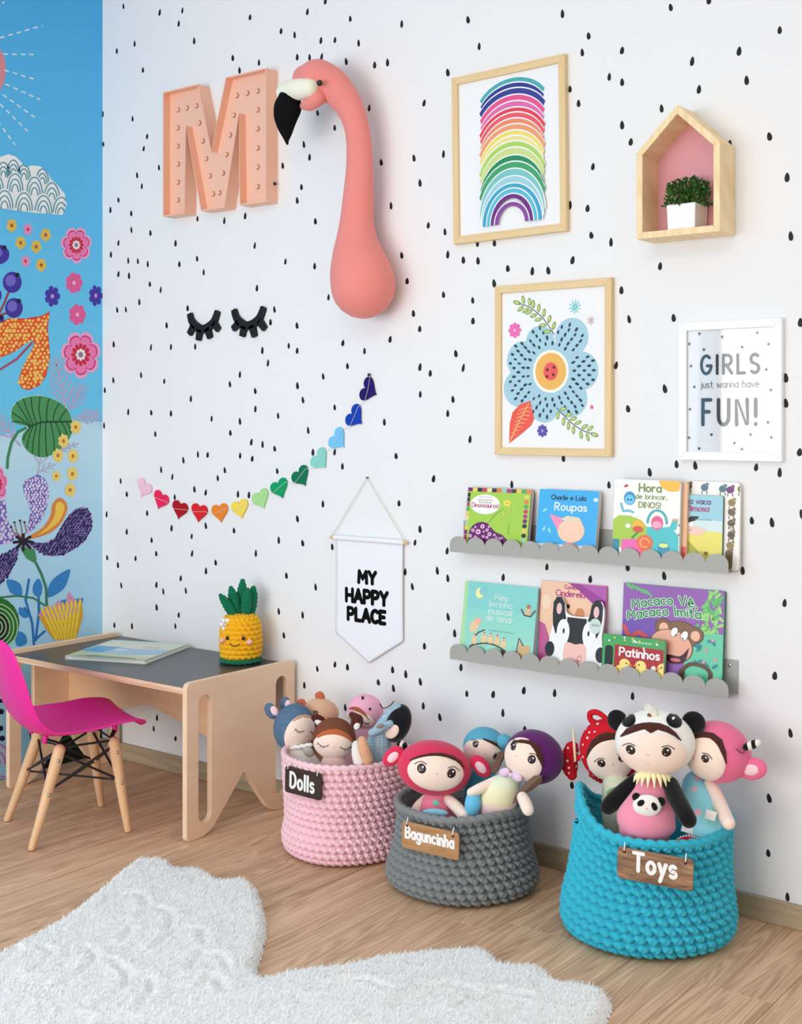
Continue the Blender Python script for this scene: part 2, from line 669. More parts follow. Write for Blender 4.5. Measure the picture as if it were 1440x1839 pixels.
RX, RY, RZ = 4.3, -5.6, 2.85
w = MB(); w.box((-.1, 0, -.05), (RX, .1, RZ))
wall_back = tag(w.build('wall_back', M_WALL), 'white wall scattered with black brush dots', None, None, 'structure')
w = MB(); w.box((-.1, RY, -.05), (0, 0, RZ))
wall_left = tag(w.build('wall_left', M_MURAL), 'blue wall with painted garden mural', None, None, 'structure')
w = MB(); w.box((-.1, RY, RZ), (RX, .1, RZ + .1))
tag(w.build('ceiling', mat('ceiling_paint', (245, 245, 245), 0.9)), None, None, None, 'structure')
w = MB(); w.box((-.1, RY, -.05), (RX, 0, -.012))
floor = tag(w.build('floor', M_DARKGAP), 'oak look plank floor', None, None, 'structure')
w = MB(); w.box((.0, -.012, 0), (RX, 0, .058))
tag(w.build('baseboard_back', M_BASE, None, bevel=.002), 'pale wood baseboard along the dotted wall', None, None, 'structure')

# floor planks run from the dotted wall into the room
PW = .1655
k0 = -4
for i in range(k0, 23):
    x0 = .65 + PW * i
    x1 = min(x0 + PW - .0012, RX)
    x0 = max(x0, 0.0)
    if x1 <= x0: continue
    y = -random.uniform(.35, 1.25)
    ya = 0.0
    while ya > -3.4:
        yb = max(y, -3.4)
        q = MB(); q.box((x0, yb + .0012, -.011), (x1, ya, random.uniform(-.0004, 0.0)))
        q.build('plank', M_PLANK, floor, bevel=.0008, seg=1)
        ya = yb
        y = ya - 1.29

# brush dots printed on the white wallpaper: x, z in millimetres along the wall
DOTS = "2,2303 5,2195 9,1182 13,1309 23,863 26,707 44,1954 47,1794 60,1344 62,1472 66,469 79,2517 81,1594 85,685 88,1721 88,1832 88,1985 100,985 103,614 115,2669 128,1593 133,806 133,939 141,1230 141,1765 145,1711 157,1930 158,1872 161,475 164,2263 175,2525 180,715 188,2061 192,1759 200,1615 209,1359 213,2020 219,2425 223,2150 241,877 241,2190 244,1745 255,1674 258,1852 261,1454 262,1227 264,784 275,131 283,1153 288,739 289,631 290,553 292,171 302,2074 306,2609 311,1651 313,1030 324,611 329,1335 341,1527 363,1224 363,1452 366,831 370,1007 382,938 385,498 386,114 386,1805 402,537 402,2552 405,1732 412,663 420,2593 425,1065 437,623 446,1580 462,1273 466,809 468,751 478,2479 479,968 483,1449 492,1744 494,1878 496,1086 524,1696 534,848 534,959 535,697 543,1085 562,1206 581,728 591,1009 622,1859 624,1036 648,1319 650,1159 661,2389 667,839 685,959 692,2343 694,1197 694,1350 695,1085 718,1865 735,958 740,2507 746,597 746,1130 750,1076 761,1765 763,1295 764,1237 766,771 771,1627 780,2353 795,1425 796,1123 820,1384 831,1514 848,1554 849,1110 860,1039 864,1215 867,593 867,819 877,2436 884,2008 889,519 896,1703 900,709 910,1436 935,2413 945,1498 946,1419 946,1891 946,2341 947,891 947,1309 964,1931 969,591 969,816 970,1264 974,2063 976,372 989,2475 992,1169 998,2020 998,2331 1012,1101 1019,1679 1022,1818 1023,683 1030,430 1031,2153 1045,2375 1048,2324 1053,942 1054,1336 1063,2493 1076,1579 1091,812 1101,1103 1101,1240 1101,2097 1102,452 1102,2366 1132,1060 1134,1436 1143,326 1147,2292 1152,450 1152,1365 1163,2419 1196,2339 1219,1409 1237,2137 1258,2262 1272,419 1283,1968 1295,1195 1307,2261 1317,1440 1320,1835 1326,463 1329,409 1339,1095 1345,627 1346,570 1350,956 1360,1685 1360,2365 1373,756 1375,456 1380,1608 1399,715 1403,1512 1405,1965 1409,844 1426,1466 1427,884 1427,1355 1427,1890 1428,441 1428,1276 1439,372 1442,2120 1443,546 1457,1764 1464,1336 1476,1032 1489,768 1498,348 1511,1560 1511,1963 1516,1740 1524,827 1526,749 1526,1220 1526,1674 1526,2194 1527,639 1544,1260 1550,594 1554,1390 1572,500 1580,1349 1580,1654 1592,428 1596,2331 1603,1147 1612,1538 1613,1480 1628,1698 1630,1648 1634,2249 1681,438 1684,1581 1685,1693 1713,391 1714,766 1729,1619 1742,1024 1781,462 1784,356 1808,1606 1854,805 1858,1604 1878,468 1902,2287 1905,1099 1925,1773 1925,2082 1931,230 1933,1626 1951,2040 1962,2173 1978,1759 1981,2213 1986,782 1989,1687 1994,1867 2041,1032 2042,2095 2047,1664 2062,1343 2077,1537 2079,1964 2079,2075 2079,2157 2095,822 2096,1230 2099,1461 2104,1917 2109,491 2157,1068 2186,1591 2190,1990 2197,807 2199,1280 2215,2241 2223,1458 2231,1090 2273,2095 2281,1088 2291,2022 2317,2238 2371,1875 2395,2098 2404,835 2414,2024 2427,958 2438,1087 2468,163 2470,295 2471,1880 2477,956 2484,590 2496,1076 2496,2130 2508,766 2511,1241 2511,1301 2514,1777 2515,69 2522,459 2523,1637 2544,1125 2546,1431 2549,979"
art = Art(lambda u, v, h: Vector((u, -h, v)))
dr = random.Random(3)
for t in DOTS.split():
    x, z = [int(k) / 1000 for k in t.split(',')]
    lean = dr.choice((-1, 1, 1)) * dr.uniform(0, 14)
    rx, rz = dr.uniform(.0050, .0064), dr.uniform(.0095, .0122)
    pts = []
    for k in range(14):
        a = 2 * math.pi * k / 14
        px, pz = rx * math.cos(a) * (1 - .25 * math.sin(a)), rz * math.sin(a)
        c_, s_ = math.cos(math.radians(lean)), math.sin(math.radians(lean))
        pts.append((x + px * c_ - pz * s_, z + px * s_ + pz * c_))
    art.poly(pts, (22, 22, 24))
dp = art.build('dot_print', wall_back, M_INK)
tag(dp, 'black brush dots printed on the wall', None, None, 'stuff')

# ------------------------------------------------------------------ mural printed on the left wall
art = Art(lambda u, v, h: lw(u, v, h))
SKY = [(-700, (62, 166, 230)), (-20, (74, 178, 236)), (200, (88, 192, 246)), (420, (98, 200, 248)), (620, (106, 206, 248)), (800, (110, 210, 248))]
art.lv = 1
for (a, ca), (b, cb) in zip(SKY[:-1], SKY[1:]):
    for k in range(6):
        t0, t1 = k / 6, (k + 1) / 6
        cc = [ca[j] + (cb[j] - ca[j]) * (t0 + t1) / 2 for j in range(3)]
        art.poly([(-900, a + (b - a) * t0), (184.3, a + (b - a) * t0), (184.3, a + (b - a) * t1), (-900, a + (b - a) * t1)], cc)
edge = [(-900, 800), (-300, 800), (-60, 795), (0, 783), (40, 772), (90, 760), (140, 757), (184.3, 758)]
NB = 10
for k in range(NB):
    t0, t1 = k / NB, (k + 1) / NB
    cc = [(192, 232, 250)[j] * (1 - t0) + (150, 212, 248)[j] * t0 for j in range(3)]
    top = [(x, y + (1450 - y) * t0) for x, y in edge]
    bot = [(x, y + (1450 - y) * t1) for x, y in edge]
    art.poly(top + bot[::-1], cc, 2)
# sun and its dashed rays
art.ell(-40, 125, 51, 62, (224, 142, 150), lv=3)
for a, b in (((0, 68), (76, 46)), ((6, 97), (65, 98)), ((8, 126), (68, 144)), ((10, 151), (72, 179)), ((5, 170), (63, 211)),
             ((0, 187), (50, 236)), ((-4, 218), (27, 260)), ((-6, 18), (8, 3)), ((-60, 200), (-70, 280)), ((-100, 180), (-140, 240))):
    d = np.array(b, float) - np.array(a); L = np.linalg.norm(d); d /= L
    t = 0
    while t < L:
        p = np.array(a) + d * t; q = np.array(a) + d * min(t + 8.5, L)
        art.line([tuple(p), tuple(q)], 2.6, (222, 240, 248), 4, caps=False)
        t += 15.5
# patterned cloud
CLOUD = [(-60, 365), (-40, 310), (-15, 290), (0, 282), (15, 277), (28, 281), (38, 291), (46, 300), (58, 297), (73, 299), (84, 308), (91, 321), (104, 333), (116, 348), (120, 368), (112, 386), (60, 382), (0, 374)]
art.poly(CLOUD, (244, 250, 250), 3)
for row, (cs, rx, ry) in enumerate((([(6, 318), (24, 314), (43, 322), (76, 330)], 13, 30), ([(-8, 345), (27, 344), (62, 350), (93, 360)], 16, 36), ([(8, 374), (43, 378), (78, 383), (110, 386)], 17, 36))):
    for cx, cy in cs:
        art.poly([p for p in ellipse(cx, cy, rx, -ry, 16, 0, 0, 180) if inside(p, CLOUD)] + [(cx - 2, cy)], (246, 251, 251), 4 + row * 2)
        for f in (.88, .62, .36):
            arc = [p for p in ellipse(cx, cy, rx * f, -ry * f, 16, 0, 0, 180) if inside(p, CLOUD)]
            if len(arc) > 1: art.line(arc, 2.4, (98, 160, 176), 5 + row * 2)
# little flowers in the sky
for x, y in ((21, 405), (82, 422), (37, 436), (65, 443), (74, 476)):
    art.flower(x, y, 9.5, 12, 5, (226, 194, 92), lv=3, core=(176, 96, 40), rot=.3)
for x, y in ((50, 412), (46, 469)):
    art.flower(x, y, 8, 10.5, 5, (234, 150, 196), lv=3, core=(190, 50, 110))
for x, y, s in ((133, 508, 1), (139, 565, 1)):
    art.flower(x, y, 15.5, 19, 7, (232, 96, 160), lv=3, core=(240, 190, 214), cr=.2)
for x, y in ((94, 532), (172, 531)):
    art.flower(x, y, 14 if x < 150 else 12.5, 19, 7, (66, 52, 168), lv=3, core=(206, 160, 214), pr=.34, cr=.22)
for x, y, rx, ry in ((137, 440, 28, 33), (145, 637, 36, 43), (-5, 870, 19, 34)):
    n = 7
    art.flower(x, y, rx, ry, n, (240, 174, 212), lv=3, pr=.42, rot=-.25)
    art.flower(x, y, rx * .86, ry * .86, n, (214, 66, 140), lv=4, pr=.40, rot=-.25)
    art.flower(x, y, rx * .78, ry * .78, n, (244, 130, 186), lv=5, pr=.38, rot=-.25)
    art.flower(x, y, rx * .48, ry * .48, 12, (206, 36, 66), lv=6, pr=.25)
    art.flower(x, y, rx * .26, ry * .26, 8, (242, 236, 238), lv=7, pr=.35, core=(150, 120, 140), cr=.45)
# berries
art.line([(-20, 600), (4, 552), (16, 524)], 4, (150, 66, 86), 3)
art.line([(-15, 572), (12, 562)], 4, (150, 66, 86), 3)
for x, y, rx, ry in ((-4, 457, 21, 18), (22, 507, 17, 19), (25, 553, 16, 18), (-13, 530, 16, 18), (-6, 583, 16, 18)):
    art.ell(x, y, rx, ry, (66, 50, 164), lv=4)
    art.ell(x - 3, y - 3, rx * .55, ry * .55, (116, 108, 206), lv=5)
    art.ell(x + rx * .55, y - ry * .7, 4, 4, (18, 20, 60), lv=6)
# orange two-lobed leaf with netted cells
LEAF = [(88, 562), (72, 570), (45, 574), (15, 574), (-10, 590), (-40, 610), (-30, 648), (0, 642), (25, 632), (45, 618), (57, 611), (61, 617), (52, 640), (40, 662), (34, 685), (40, 695), (52, 698), (70, 690), (82, 672), (88, 640), (86, 610), (84, 590)]
art.line([(-10, 670), (30, 645), (57, 616)], 4, (172, 78, 96), 3)
art.poly([(p[0] + (p[0] - 45) * .04, p[1] + (p[1] - 630) * .04) for p in LEAF], (214, 60, 48), 4)
LEAF = soft(LEAF)
art.poly(LEAF, (232, 92, 38), 5)
mr_ = random.Random(5)


def cells(poly, step, rx, ry, col, lv, jit=.2, rot=20):
    xs = [p[0] for p in poly]; ys = [p[1] for p in poly]
    y = min(ys); r = 0
    while y < max(ys):
        x = min(xs) + (step / 2 if r % 2 else 0)
        while x < max(xs):
            p = (x + mr_.uniform(-jit, jit) * step, y + mr_.uniform(-jit, jit) * step)
            if inside(p, poly):
                s = mr_.uniform(.75, 1.25)
                art.ell(p[0], p[1], rx * s, ry * s, col, rot=rot + mr_.uniform(-25, 25), n=9, lv=lv)
            x += step
        y += step * .85; r += 1


cells(LEAF, 7.8, 2.75, 3.0, (252, 206, 104), 6)


def frond(base, tip, n, ln, col, w, lv=3):
    b, t = np.array(base, float), np.array(tip, float)
    d = t - b; L = np.linalg.norm(d); u = d / L; nn = np.array((-u[1], u[0]))
    art.line([base, tip], w, col, lv)
    for k in range(n):
        p = b + d * (.25 + .7 * k / n)
        for s in (-1, 1):
            q = p + (u * .8 + nn * s * .6) * ln * (1 - .5 * k / n)
            art.line([tuple(p), tuple(q)], w * .9, col, lv)


CORAL = (178, 180, 212)
frond((122, 752), (100, 640), 6, 34, CORAL, 4); frond((118, 748), (150, 690), 4, 26, (170, 176, 214), 4)
frond((126, 752), (180, 745), 4, 22, CORAL, 4); frond((36, 800), (-10, 745), 4, 26, CORAL, 4)
frond((66, 860), (84, 760), 3, 22, (186, 190, 214), 3); frond((66, 850), (98, 834), 2, 14, (186, 190, 214), 3); frond((100, 812), (140, 797), 3, 12, (180, 184, 214), 3)
# green ribbed leaf
GLEAF = [(20, 743), (26, 727), (43, 715), (70, 711), (98, 718), (120, 734), (129, 756), (128, 780), (115, 801), (91, 818), (72, 821), (52, 812), (40, 795), (41, 780), (50, 769), (47, 764), (33, 762), (23, 756)]
art.line([(50, 767), (32, 776), (21, 794), (14, 822), (13, 840)], 5.5, (66, 142, 96), 4)
art.poly([(p[0] + (p[0] - 75) * .03, p[1] + (p[1] - 766) * .03) for p in GLEAF], (206, 230, 226), 4)
art.poly(soft(GLEAF), (74, 152, 92), 5)
VE = (18, 78, 46)
art.line([(52, 766), (75, 758), (128, 757)], 3.2, VE, 6)
for a, b, c in (((56, 765), (44, 745), (30, 722)), ((60, 763), (50, 740), (42, 716)), ((66, 761), (58, 735), (56, 714)), ((74, 759), (70, 735), (72, 712)), ((84, 758), (84, 735), (88, 716)),
                ((95, 758), (98, 740), (106, 725)), ((106, 757), (112, 745), (120, 735)), ((54, 765), (38, 752), (22, 741)), ((52, 766), (38, 758), (22, 757)),
                ((56, 766), (46, 780), (42, 790)), ((60, 764), (52, 785), (48, 806)), ((66, 762), (60, 790), (58, 814)), ((73, 760), (70, 790), (70, 820)), ((82, 759), (82, 790), (84, 819)),
                ((91, 758), (96, 785), (98, 813)), ((100, 758), (108, 780), (110, 804)), ((110, 758), (118, 773), (121, 792)), ((119, 757), (125, 768), (128, 778))):
    art.line([tuple(p) for p in catmull([a, b, c], 4)], 2, VE, 6)
for x, y in ((136, 767), (114, 792), (104, 818), (131, 819), (101, 855), (130, 851), (126, 880)):
    art.flower(x, y, 10 if y != 855 else 8, 13 if y != 855 else 10, 7, (244, 218, 118), lv=7, core=(196, 120, 40), pr=.36, cr=.28)


def petal(poly, base, cell, step, rx, ry, rot, lv=4, rim=None):
    if rim: art.poly([(p[0] + (p[0] - sum(q[0] for q in poly) / len(poly)) * .05, p[1] + (p[1] - sum(q[1] for q in poly) / len(poly)) * .05) for p in poly], rim, lv)
    poly = soft(poly)
    art.poly(poly, base, lv + 1)
    if cell: cells(poly, step, rx, ry, cell, lv + 2, .2, rot)


petal([(58, 857), (70, 853), (84, 866), (87, 893), (80, 922), (66, 945), (48, 958), (50, 945), (54, 925), (53, 908), (43, 885), (43, 866)], (122, 102, 188), (224, 222, 246), 6, 1.8, 2.7, 15)
petal([(-60, 905), (0, 900), (9, 901), (15, 938), (28, 966), (0, 978), (-40, 980)], (122, 102, 188), (216, 214, 244), 8, 2.6, 3.6, 10)
petal([(106, 894), (118, 901), (121, 915), (111, 938), (90, 957), (56, 968), (54, 962), (76, 948), (90, 927), (94, 906)], (226, 142, 66), None, 0, 0, 0, 0)
art.poly(soft([(106, 901), (114, 906), (115, 916), (106, 936), (88, 951), (66, 962), (84, 948), (98, 926), (100, 908)]), (250, 208, 84), 6)
petal([(50, 972), (78, 975), (98, 966), (114, 940), (131, 918), (150, 911), (163, 924), (164, 950), (146, 977), (114, 996), (86, 998), (64, 986)], (140, 122, 192), (36, 28, 84), 5.2, 1.9, 2.9, 35, rim=(198, 200, 230))
petal([(34, 982), (20, 1026), (0, 1048), (-40, 1075), (-40, 1010), (0, 998)], (140, 122, 192), (36, 28, 84), 5.2, 1.9, 2.9, 20)
art.poly([(34, 981), (62, 986), (66, 1004), (64, 1012), (48, 1003)], (70, 146, 96), 8)
art.line([(63, 1008), (74, 1030), (83, 1056), (84, 1090)], 4.5, (52, 128, 92), 7)
for a in range(8):
    w_ = a * math.pi / 4
    art.line([(42, 972), (42 + 17 * math.cos(w_), 974 + 14 * math.sin(w_))], 5, (28, 20, 44), 9)
for x, y in ((20, 946), (26, 938), (36, 935), (44, 938)):
    art.line([(38, 966), (x + 4, 955), (x, y)], 1.5, (150, 70, 60), 9); art.ell(x, y, 2, 2, (40, 20, 30), lv=10)
BL, BD = (52, 136, 206), (40, 118, 190)
for pl in ([(125, 1022), (122, 1042), (112, 1060), (87, 1073), (88, 1052), (100, 1036)], [(69, 1039), (76, 1052), (74, 1068), (67, 1072), (59, 1064), (60, 1050)],
           [(12, 1041), (35, 1047), (40, 1068), (30, 1069), (18, 1063)], [(150, 1075), (132, 1076), (110, 1078), (116, 1088), (140, 1090)], [(28, 1135), (44, 1138), (48, 1155), (30, 1160)], [(36, 1090), (54, 1104), (44, 1110), (34, 1102)]):
    art.poly(soft(pl), BL, 4)
for ls in ([(62, 1170), (58, 1120), (46, 1078), (52, 1041)], [(64, 1150), (70, 1100), (69, 1060)], [(62, 1150), (80, 1134)], [(56, 1110), (44, 1092)]):
    art.line(ls, 4.5, BD, 4)
art.line([(-10, 1074), (30, 1070), (60, 1074), (88, 1092)], 3.5, (52, 128, 92), 5)
art.ell(-8, 1118, 43, 46, (34, 118, 44), lv=6)
art.ell(-16, 1128, 34, 36, (16, 44, 24), lv=7)
for r in (.92, .76, .6, .44, .28):
    art.line(ellipse(-8, 1126, 43 * r, 46 * r, 18, 0, -90, 90), 1.8, (196, 222, 176), 8)
BOWL = [(68, 1104), (84, 1132), (97, 1148), (136, 1148), (149, 1108), (147, 1076), (140, 1086), (124, 1062), (116, 1086), (104, 1078), (96, 1092), (84, 1088)]
art.poly(BOWL, (222, 152, 194), 8)
art.poly([(68, 1104), (84, 1132), (97, 1148), (136, 1148), (149, 1108), (147, 1078), (138, 1098), (128, 1106), (116, 1110), (100, 1112), (84, 1110)], (226, 170, 46), 9)
for row in range(4):
    n_ = 7 + row
    for k in range(n_):
        t = (k + .5) / n_
        f = .12 + .24 * row
        x0 = 98 + 38 * t; x1 = 70 + 78 * t
        y0, y1 = 1148, 1092 - 20 * t
        art.ell(x0 + (x1 - x0) * f, y0 + (y1 - y0) * f, 11, 2.6, (248, 216, 66), rot=math.degrees(math.atan2(y1 - y0, x1 - x0)), lv=10 + row % 2, n=10)
# low part of the mural beside and behind the desk
art.poly([(-80, 1165), (0, 1165), (16, 1180), (16, 1262), (-80, 1262)], (18, 26, 60), 5)
art.poly([(-80, 1195), (6, 1200), (8, 1255), (-80, 1255)], (226, 222, 206), 6)
for x, y in ((2, 1278), (1, 1308), (4, 1326), (-14, 1290), (-16, 1316)): art.ell(x, y, 5, 5, (20, 26, 60), lv=6)
for k in range(5):
    art.line(ellipse(-6, 1372, 26 - 5 * k, 36 - 7 * k, 14, 0, 180, 360), 3, (206, 120, 182) if k % 2 == 0 else (236, 190, 220), 6)
    art.line(ellipse(0, 1420, 24 - 5 * k, 26 - 5 * k, 14, 0, 180, 360), 3, (206, 120, 182) if k % 2 == 0 else (130, 150, 214), 7)
art.poly([(40, 1260), (120, 1215), (180, 1240), (184, 1330), (180, 1400), (90, 1400), (60, 1350)], (16, 44, 34), 5)
for k in range(7):
    art.line([(44 + 4 * k, 1262 + 18 * k), (70 + 12 * k, 1240 + 16 * k)], 2.4, (70, 140, 90), 6)
mural = art.build('mural_print', wall_left, M_INK)
tag(mural, 'garden mural of flowers, leaves, sun and cloud', None, None, 'stuff')

# ================================================================== THINGS ON THE WHITE WALL
# ------------------------------------------------------------------ peach marquee letter M
D_M = .053
m_out = [(165, 240), (490, 155), (612, 772), (745, 95), (1118, 5), (1118, 1288), (872, 1262), (868, 432), (732, 1300), (515, 1312), (378, 548), (366, 1362), (165, 1372)]
MP = [bw(260 + x / 5.143, 120 + y / 5.143, D_M) for x, y in m_out]
mx = lambda p: (p.x, p.z)
mp = [mx(p) for p in MP]
x_l, x_r = mp[0][0], mp[4][0]
# straighten into a true block letter: level top and foot
zt = (mp[0][1] + mp[1][1] + mp[3][1] + mp[4][1]) / 4
zb = (mp[5][1] + mp[6][1] + mp[8][1] + mp[9][1] + mp[11][1] + mp[12][1]) / 6
for i in (0, 1, 3, 4): mp[i] = (mp[i][0], zt)
for i in (5, 6, 8, 9, 11, 12): mp[i] = (mp[i][0], zb)
mp[12] = (x_l, zb); mp[5] = (x_r, zb)
M_PEACH = mat('peach_enamel', (250, 196, 168), 0.45, spec=0.4)
M_PEACH2 = mat('peach_enamel_face', (248, 196, 170), 0.5, spec=0.4)
t_m = thing('marquee_letter', 'peach pink marquee letter M with small bulb sockets hung on dotted wall', 'letter', ((x_l + x_r) / 2, 0, zb))


def inset(poly, d):
    n = len(poly); out = []
    ar = sum(poly[i][0] * poly[(i + 1) % n][1] - poly[(i + 1) % n][0] * poly[i][1] for i in range(n))
    sg = 1 if ar > 0 else -1
    for i in range(n):
        p = np.array(poly[i]); a = np.array(poly[i - 1]); b = np.array(poly[(i + 1) % n])
        e1 = (p - a) / np.linalg.norm(p - a); e2 = (b - p) / np.linalg.norm(b - p)
        n1 = np.array((-e1[1], e1[0])) * sg; n2 = np.array((-e2[1], e2[0])) * sg
        bb = n1 + n2
        k = d / max(.28, (1 + np.dot(n1, n2)) / 2) / 1
        out.append(tuple(p + bb / 2 * k))
    return out


XZ = lambda y: Matrix(((1, 0, 0, 0), (0, 0, -1, y), (0, 1, 0, 0), (0, 0, 0, 1)))   # plane x-z, normal towards the room
inner = inset(mp, .004)
V, F = extrude([mp, inner], D_M - .001, XZ(-D_M / 2))
mk('rim', V, F, M_PEACH, t_m)
V, F = extrude([inset(mp, .003)], .004, XZ(-.022))
mk('face', V, F, M_PEACH2, t_m)
bulbs = [(308, 398), (390, 380), (477, 360), (306, 565), (306, 733), (308, 898), (308, 1067), (308, 1230), (505, 520), (537, 685), (568, 848), (602, 1008), (632, 1175),
         (690, 1163), (723, 982), (755, 810), (788, 630), (823, 448), (852, 265), (947, 243), (1043, 222), (1043, 398), (1043, 574), (1043, 750), (1043, 927), (1043, 1107)]
M_SOCK = mat('socket_ring', (186, 122, 102), 0.5)
M_BULB = mat('bulb_glass', (248, 198, 172), .35, spec=.5)
for bx, by in bulbs:
    p = bw(260 + bx / 5.143, 120 + by / 5.143, .025)
    q = MB(); q.tube([(p.x, -.0235, p.z), (p.x, -.0262, p.z)], .0086, 16, None, False, 1)
    so = q.build('bulb_socket', M_SOCK, t_m, smooth=True)
    q = MB(); q.ball((p.x, -.0275, p.z), (.0070, .0060, .0070), 14)
    q.build('bulb', M_BULB, so, smooth=True)
p = bw(494, 329, .02)
q = MB(); q.tube([(x_r - .001, -.014, p.z), (x_r + .0015, -.014, p.z)], .0055, 12)
q.build('cable_hole', mat('black_plastic', (14, 14, 15), 0.4), t_m)

# ------------------------------------------------------------------ plush flamingo head
M_FLAM = mat('flamingo_felt', (240, 144, 136), 0.9, bump=(300, .25, .0015), sheen=.2, spec=.1)
t_f = thing('flamingo_head', 'tall coral pink plush flamingo head with black hooked beak hung on wall', 'wall decoration', tuple(bw(652, 572, 0)))
S = .00160
spine = [(548, 141, 25, .125), (566, 142, 37, .125), (590, 150, 34, .115), (607, 164, 30.5, .105), (624, 186, 27, .095), (637, 215, 24.5, .09), (644, 250, 24, .085), (646, 300, 26, .08), (644, 350, 29.5, .078),
         (641, 395, 32.5, .076), (640.5, 425, 38.5, .078), (642, 455, 48.5, .081), (646.5, 485, 58, .084), (652, 512, 61.5, .086)]
P = [tuple(bw(x, y, d)) for x, y, r, d in spine]
R = [r * S for x, y, r, d in spine]
V, F = tube(P, R, 24, ((0, 1, 0), .92), True, 4)
neck = mk('neck', V, F, M_FLAM, t_f, smooth=True)
M_CREAM = mat('cream_felt', (246, 244, 222), 0.9, bump=(300, .2, .001), spec=.1)
cpath = [(556, 158, 17, .17), (541, 160, 20, .165), (524, 162, 18.5, .16), (511, 166, 16, .155)]
P = [tuple(bw(x, y, d)) for x, y, r, d in cpath]; R = [r * S for x, y, r, d in cpath]
V, F = tube(P, R, 18, None, True, 4)
mk('upper_beak', V, F, M_CREAM, t_f, smooth=True)
kpath = [(520, 178, 24, .158), (517, 191, 28.5, .158), (514, 207, 26.5, .157), (513.5, 224, 20, .156), (514.5, 240, 12, .155), (515, 252, 5, .155), (516, 258, 2.5, .155)]
P = [tuple(bw(x, y, d)) for x, y, r, d in kpath]; R = [r * S for x, y, r, d in kpath]
V, F = tube(P, R, 18, ((0, 1, 0), .8), True, 4)
mk('beak_tip', V, F, mat('black_felt', (16, 16, 17), 0.9, spec=.1), t_f, smooth=True)
jp = [(570, 175, 16, .15), (556, 186, 14, .15), (546, 190, 8, .15)]
P = [tuple(bw(x, y, d)) for x, y, r, d in jp]; R = [r * S for x, y, r, d in jp]
V, F = tube(P, R, 14, None, True, 4)
mk('chin', V, F, M_FLAM, t_f, smooth=True)
q = MB(); q.ball(bw(574, 149, .180), .0092, 14)
ey = q.build('eye', mat('glossy_black', (10, 9, 9), .12, spec=.7), t_f, smooth=True)

# ------------------------------------------------------------------ sleeping eyelashes (two wooden shapes)
M_LASH = mat('black_wood', (20, 20, 21), 0.55, spec=.3)


def lash(arcpts, lashes, label):
    d = .012
    f = lambda x, y: bw(180 + x / 4.235, 440 + y / 4.235, d)
    q = MB()
    path = [f(*p) for p in arcpts]
    path = [Vector(p) for p in catmull(path, 5)]
    wd = [.020 + .008 * math.sin(math.pi * i / (len(path) - 1)) for i in range(len(path))]

    def ribbon(path, wd):
        L_, R_ = [], []
        for i, p in enumerate(path):
            t = path[min(i + 1, len(path) - 1)] - path[max(i - 1, 0)]
            t = Vector((t.x, 0, t.z)).normalized(); n = Vector((-t.z, 0, t.x))
            L_.append((p + n * wd[i] / 2)); R_.append((p - n * wd[i] / 2))
        out = [(p.x, p.z) for p in L_] + [(p.x, p.z) for p in R_[::-1]]
        V, F = extrude([rounded(out, [.004 if i in (0, len(path) - 1, len(path), 2 * len(path) - 1) else 0 for i in range(len(out))])], d, XZ(-d / 2), .0012)
        q.add(V, F)
    ribbon(path, wd)
    for a, b in lashes:
        A, B = f(*a), f(*b)
        ribbon([A, A.lerp(B, .5), B], [.026, .024, .021])
    o = q.build('eyelash', M_LASH)
    tag(o, label, 'wall decoration', 'sleepy eyelash cutouts')


lash([(672, 520), (695, 590), (770, 640), (850, 590), (885, 500)], [((705, 610), (668, 680)), ((750, 640), (738, 726)), ((805, 630), (828, 708)), ((855, 590), (893, 648))],
     'black cutout of closed eyelashes, left one of the pair')
lash([(1008, 490), (1035, 565), (1110, 615), (1195, 565), (1235, 470)], [((1050, 590), (1000, 640)), ((1088, 615), (1070, 696)), ((1145, 610), (1166, 698)), ((1200, 575), (1245, 640))],
     'black cutout of closed eyelashes, right one nearest the flamingo')

# ------------------------------------------------------------------ rainbow heart garland
hearts = [  # centre px, width px, dir of heart axis (tip), colour, colour name
    ((259, 876), (252, 896), (246, 200, 218), 'pale pink'), ((289, 897), (283, 918), (238, 36, 92), 'hot pink'), ((323, 914), (320, 934), (176, 16, 30), 'dark red'),
    ((358, 919), (356, 942), (220, 38, 46), 'red'), ((395, 919), (398, 942), (240, 138, 48), 'orange'), ((431, 912), (435, 934), (250, 222, 92), 'yellow'),
    ((468, 895), (476, 918), (172, 226, 148), 'light green'), ((502, 876), (510, 901), (14, 160, 104), 'green'), ((540, 855), (552, 879), (14, 118, 86), 'dark green'),
    ((574, 825), (590, 847), (140, 216, 204), 'mint'), ((606, 789), (624, 810), (118, 200, 244), 'sky blue'), ((637, 748), (654, 766), (22, 66, 176), 'royal blue'), ((661, 700), (679, 711), (40, 22, 104), 'deep violet')]
t_g = thing('heart_garland', 'rainbow garland of thirteen felt hearts strung across the dotted wall', 'garland', tuple(bw(460, 942, 0)))


def heart2d(n=28):
    pts = []
    for k in range(n):
        t = 2 * math.pi * k / n
        x = 16 * math.sin(t) ** 3
        y = 13 * math.cos(t) - 5 * math.cos(2 * t) - 2 * math.cos(3 * t) - math.cos(4 * t)
        pts.append((x / 16, y / 17))       # tip at y=-1
    return pts


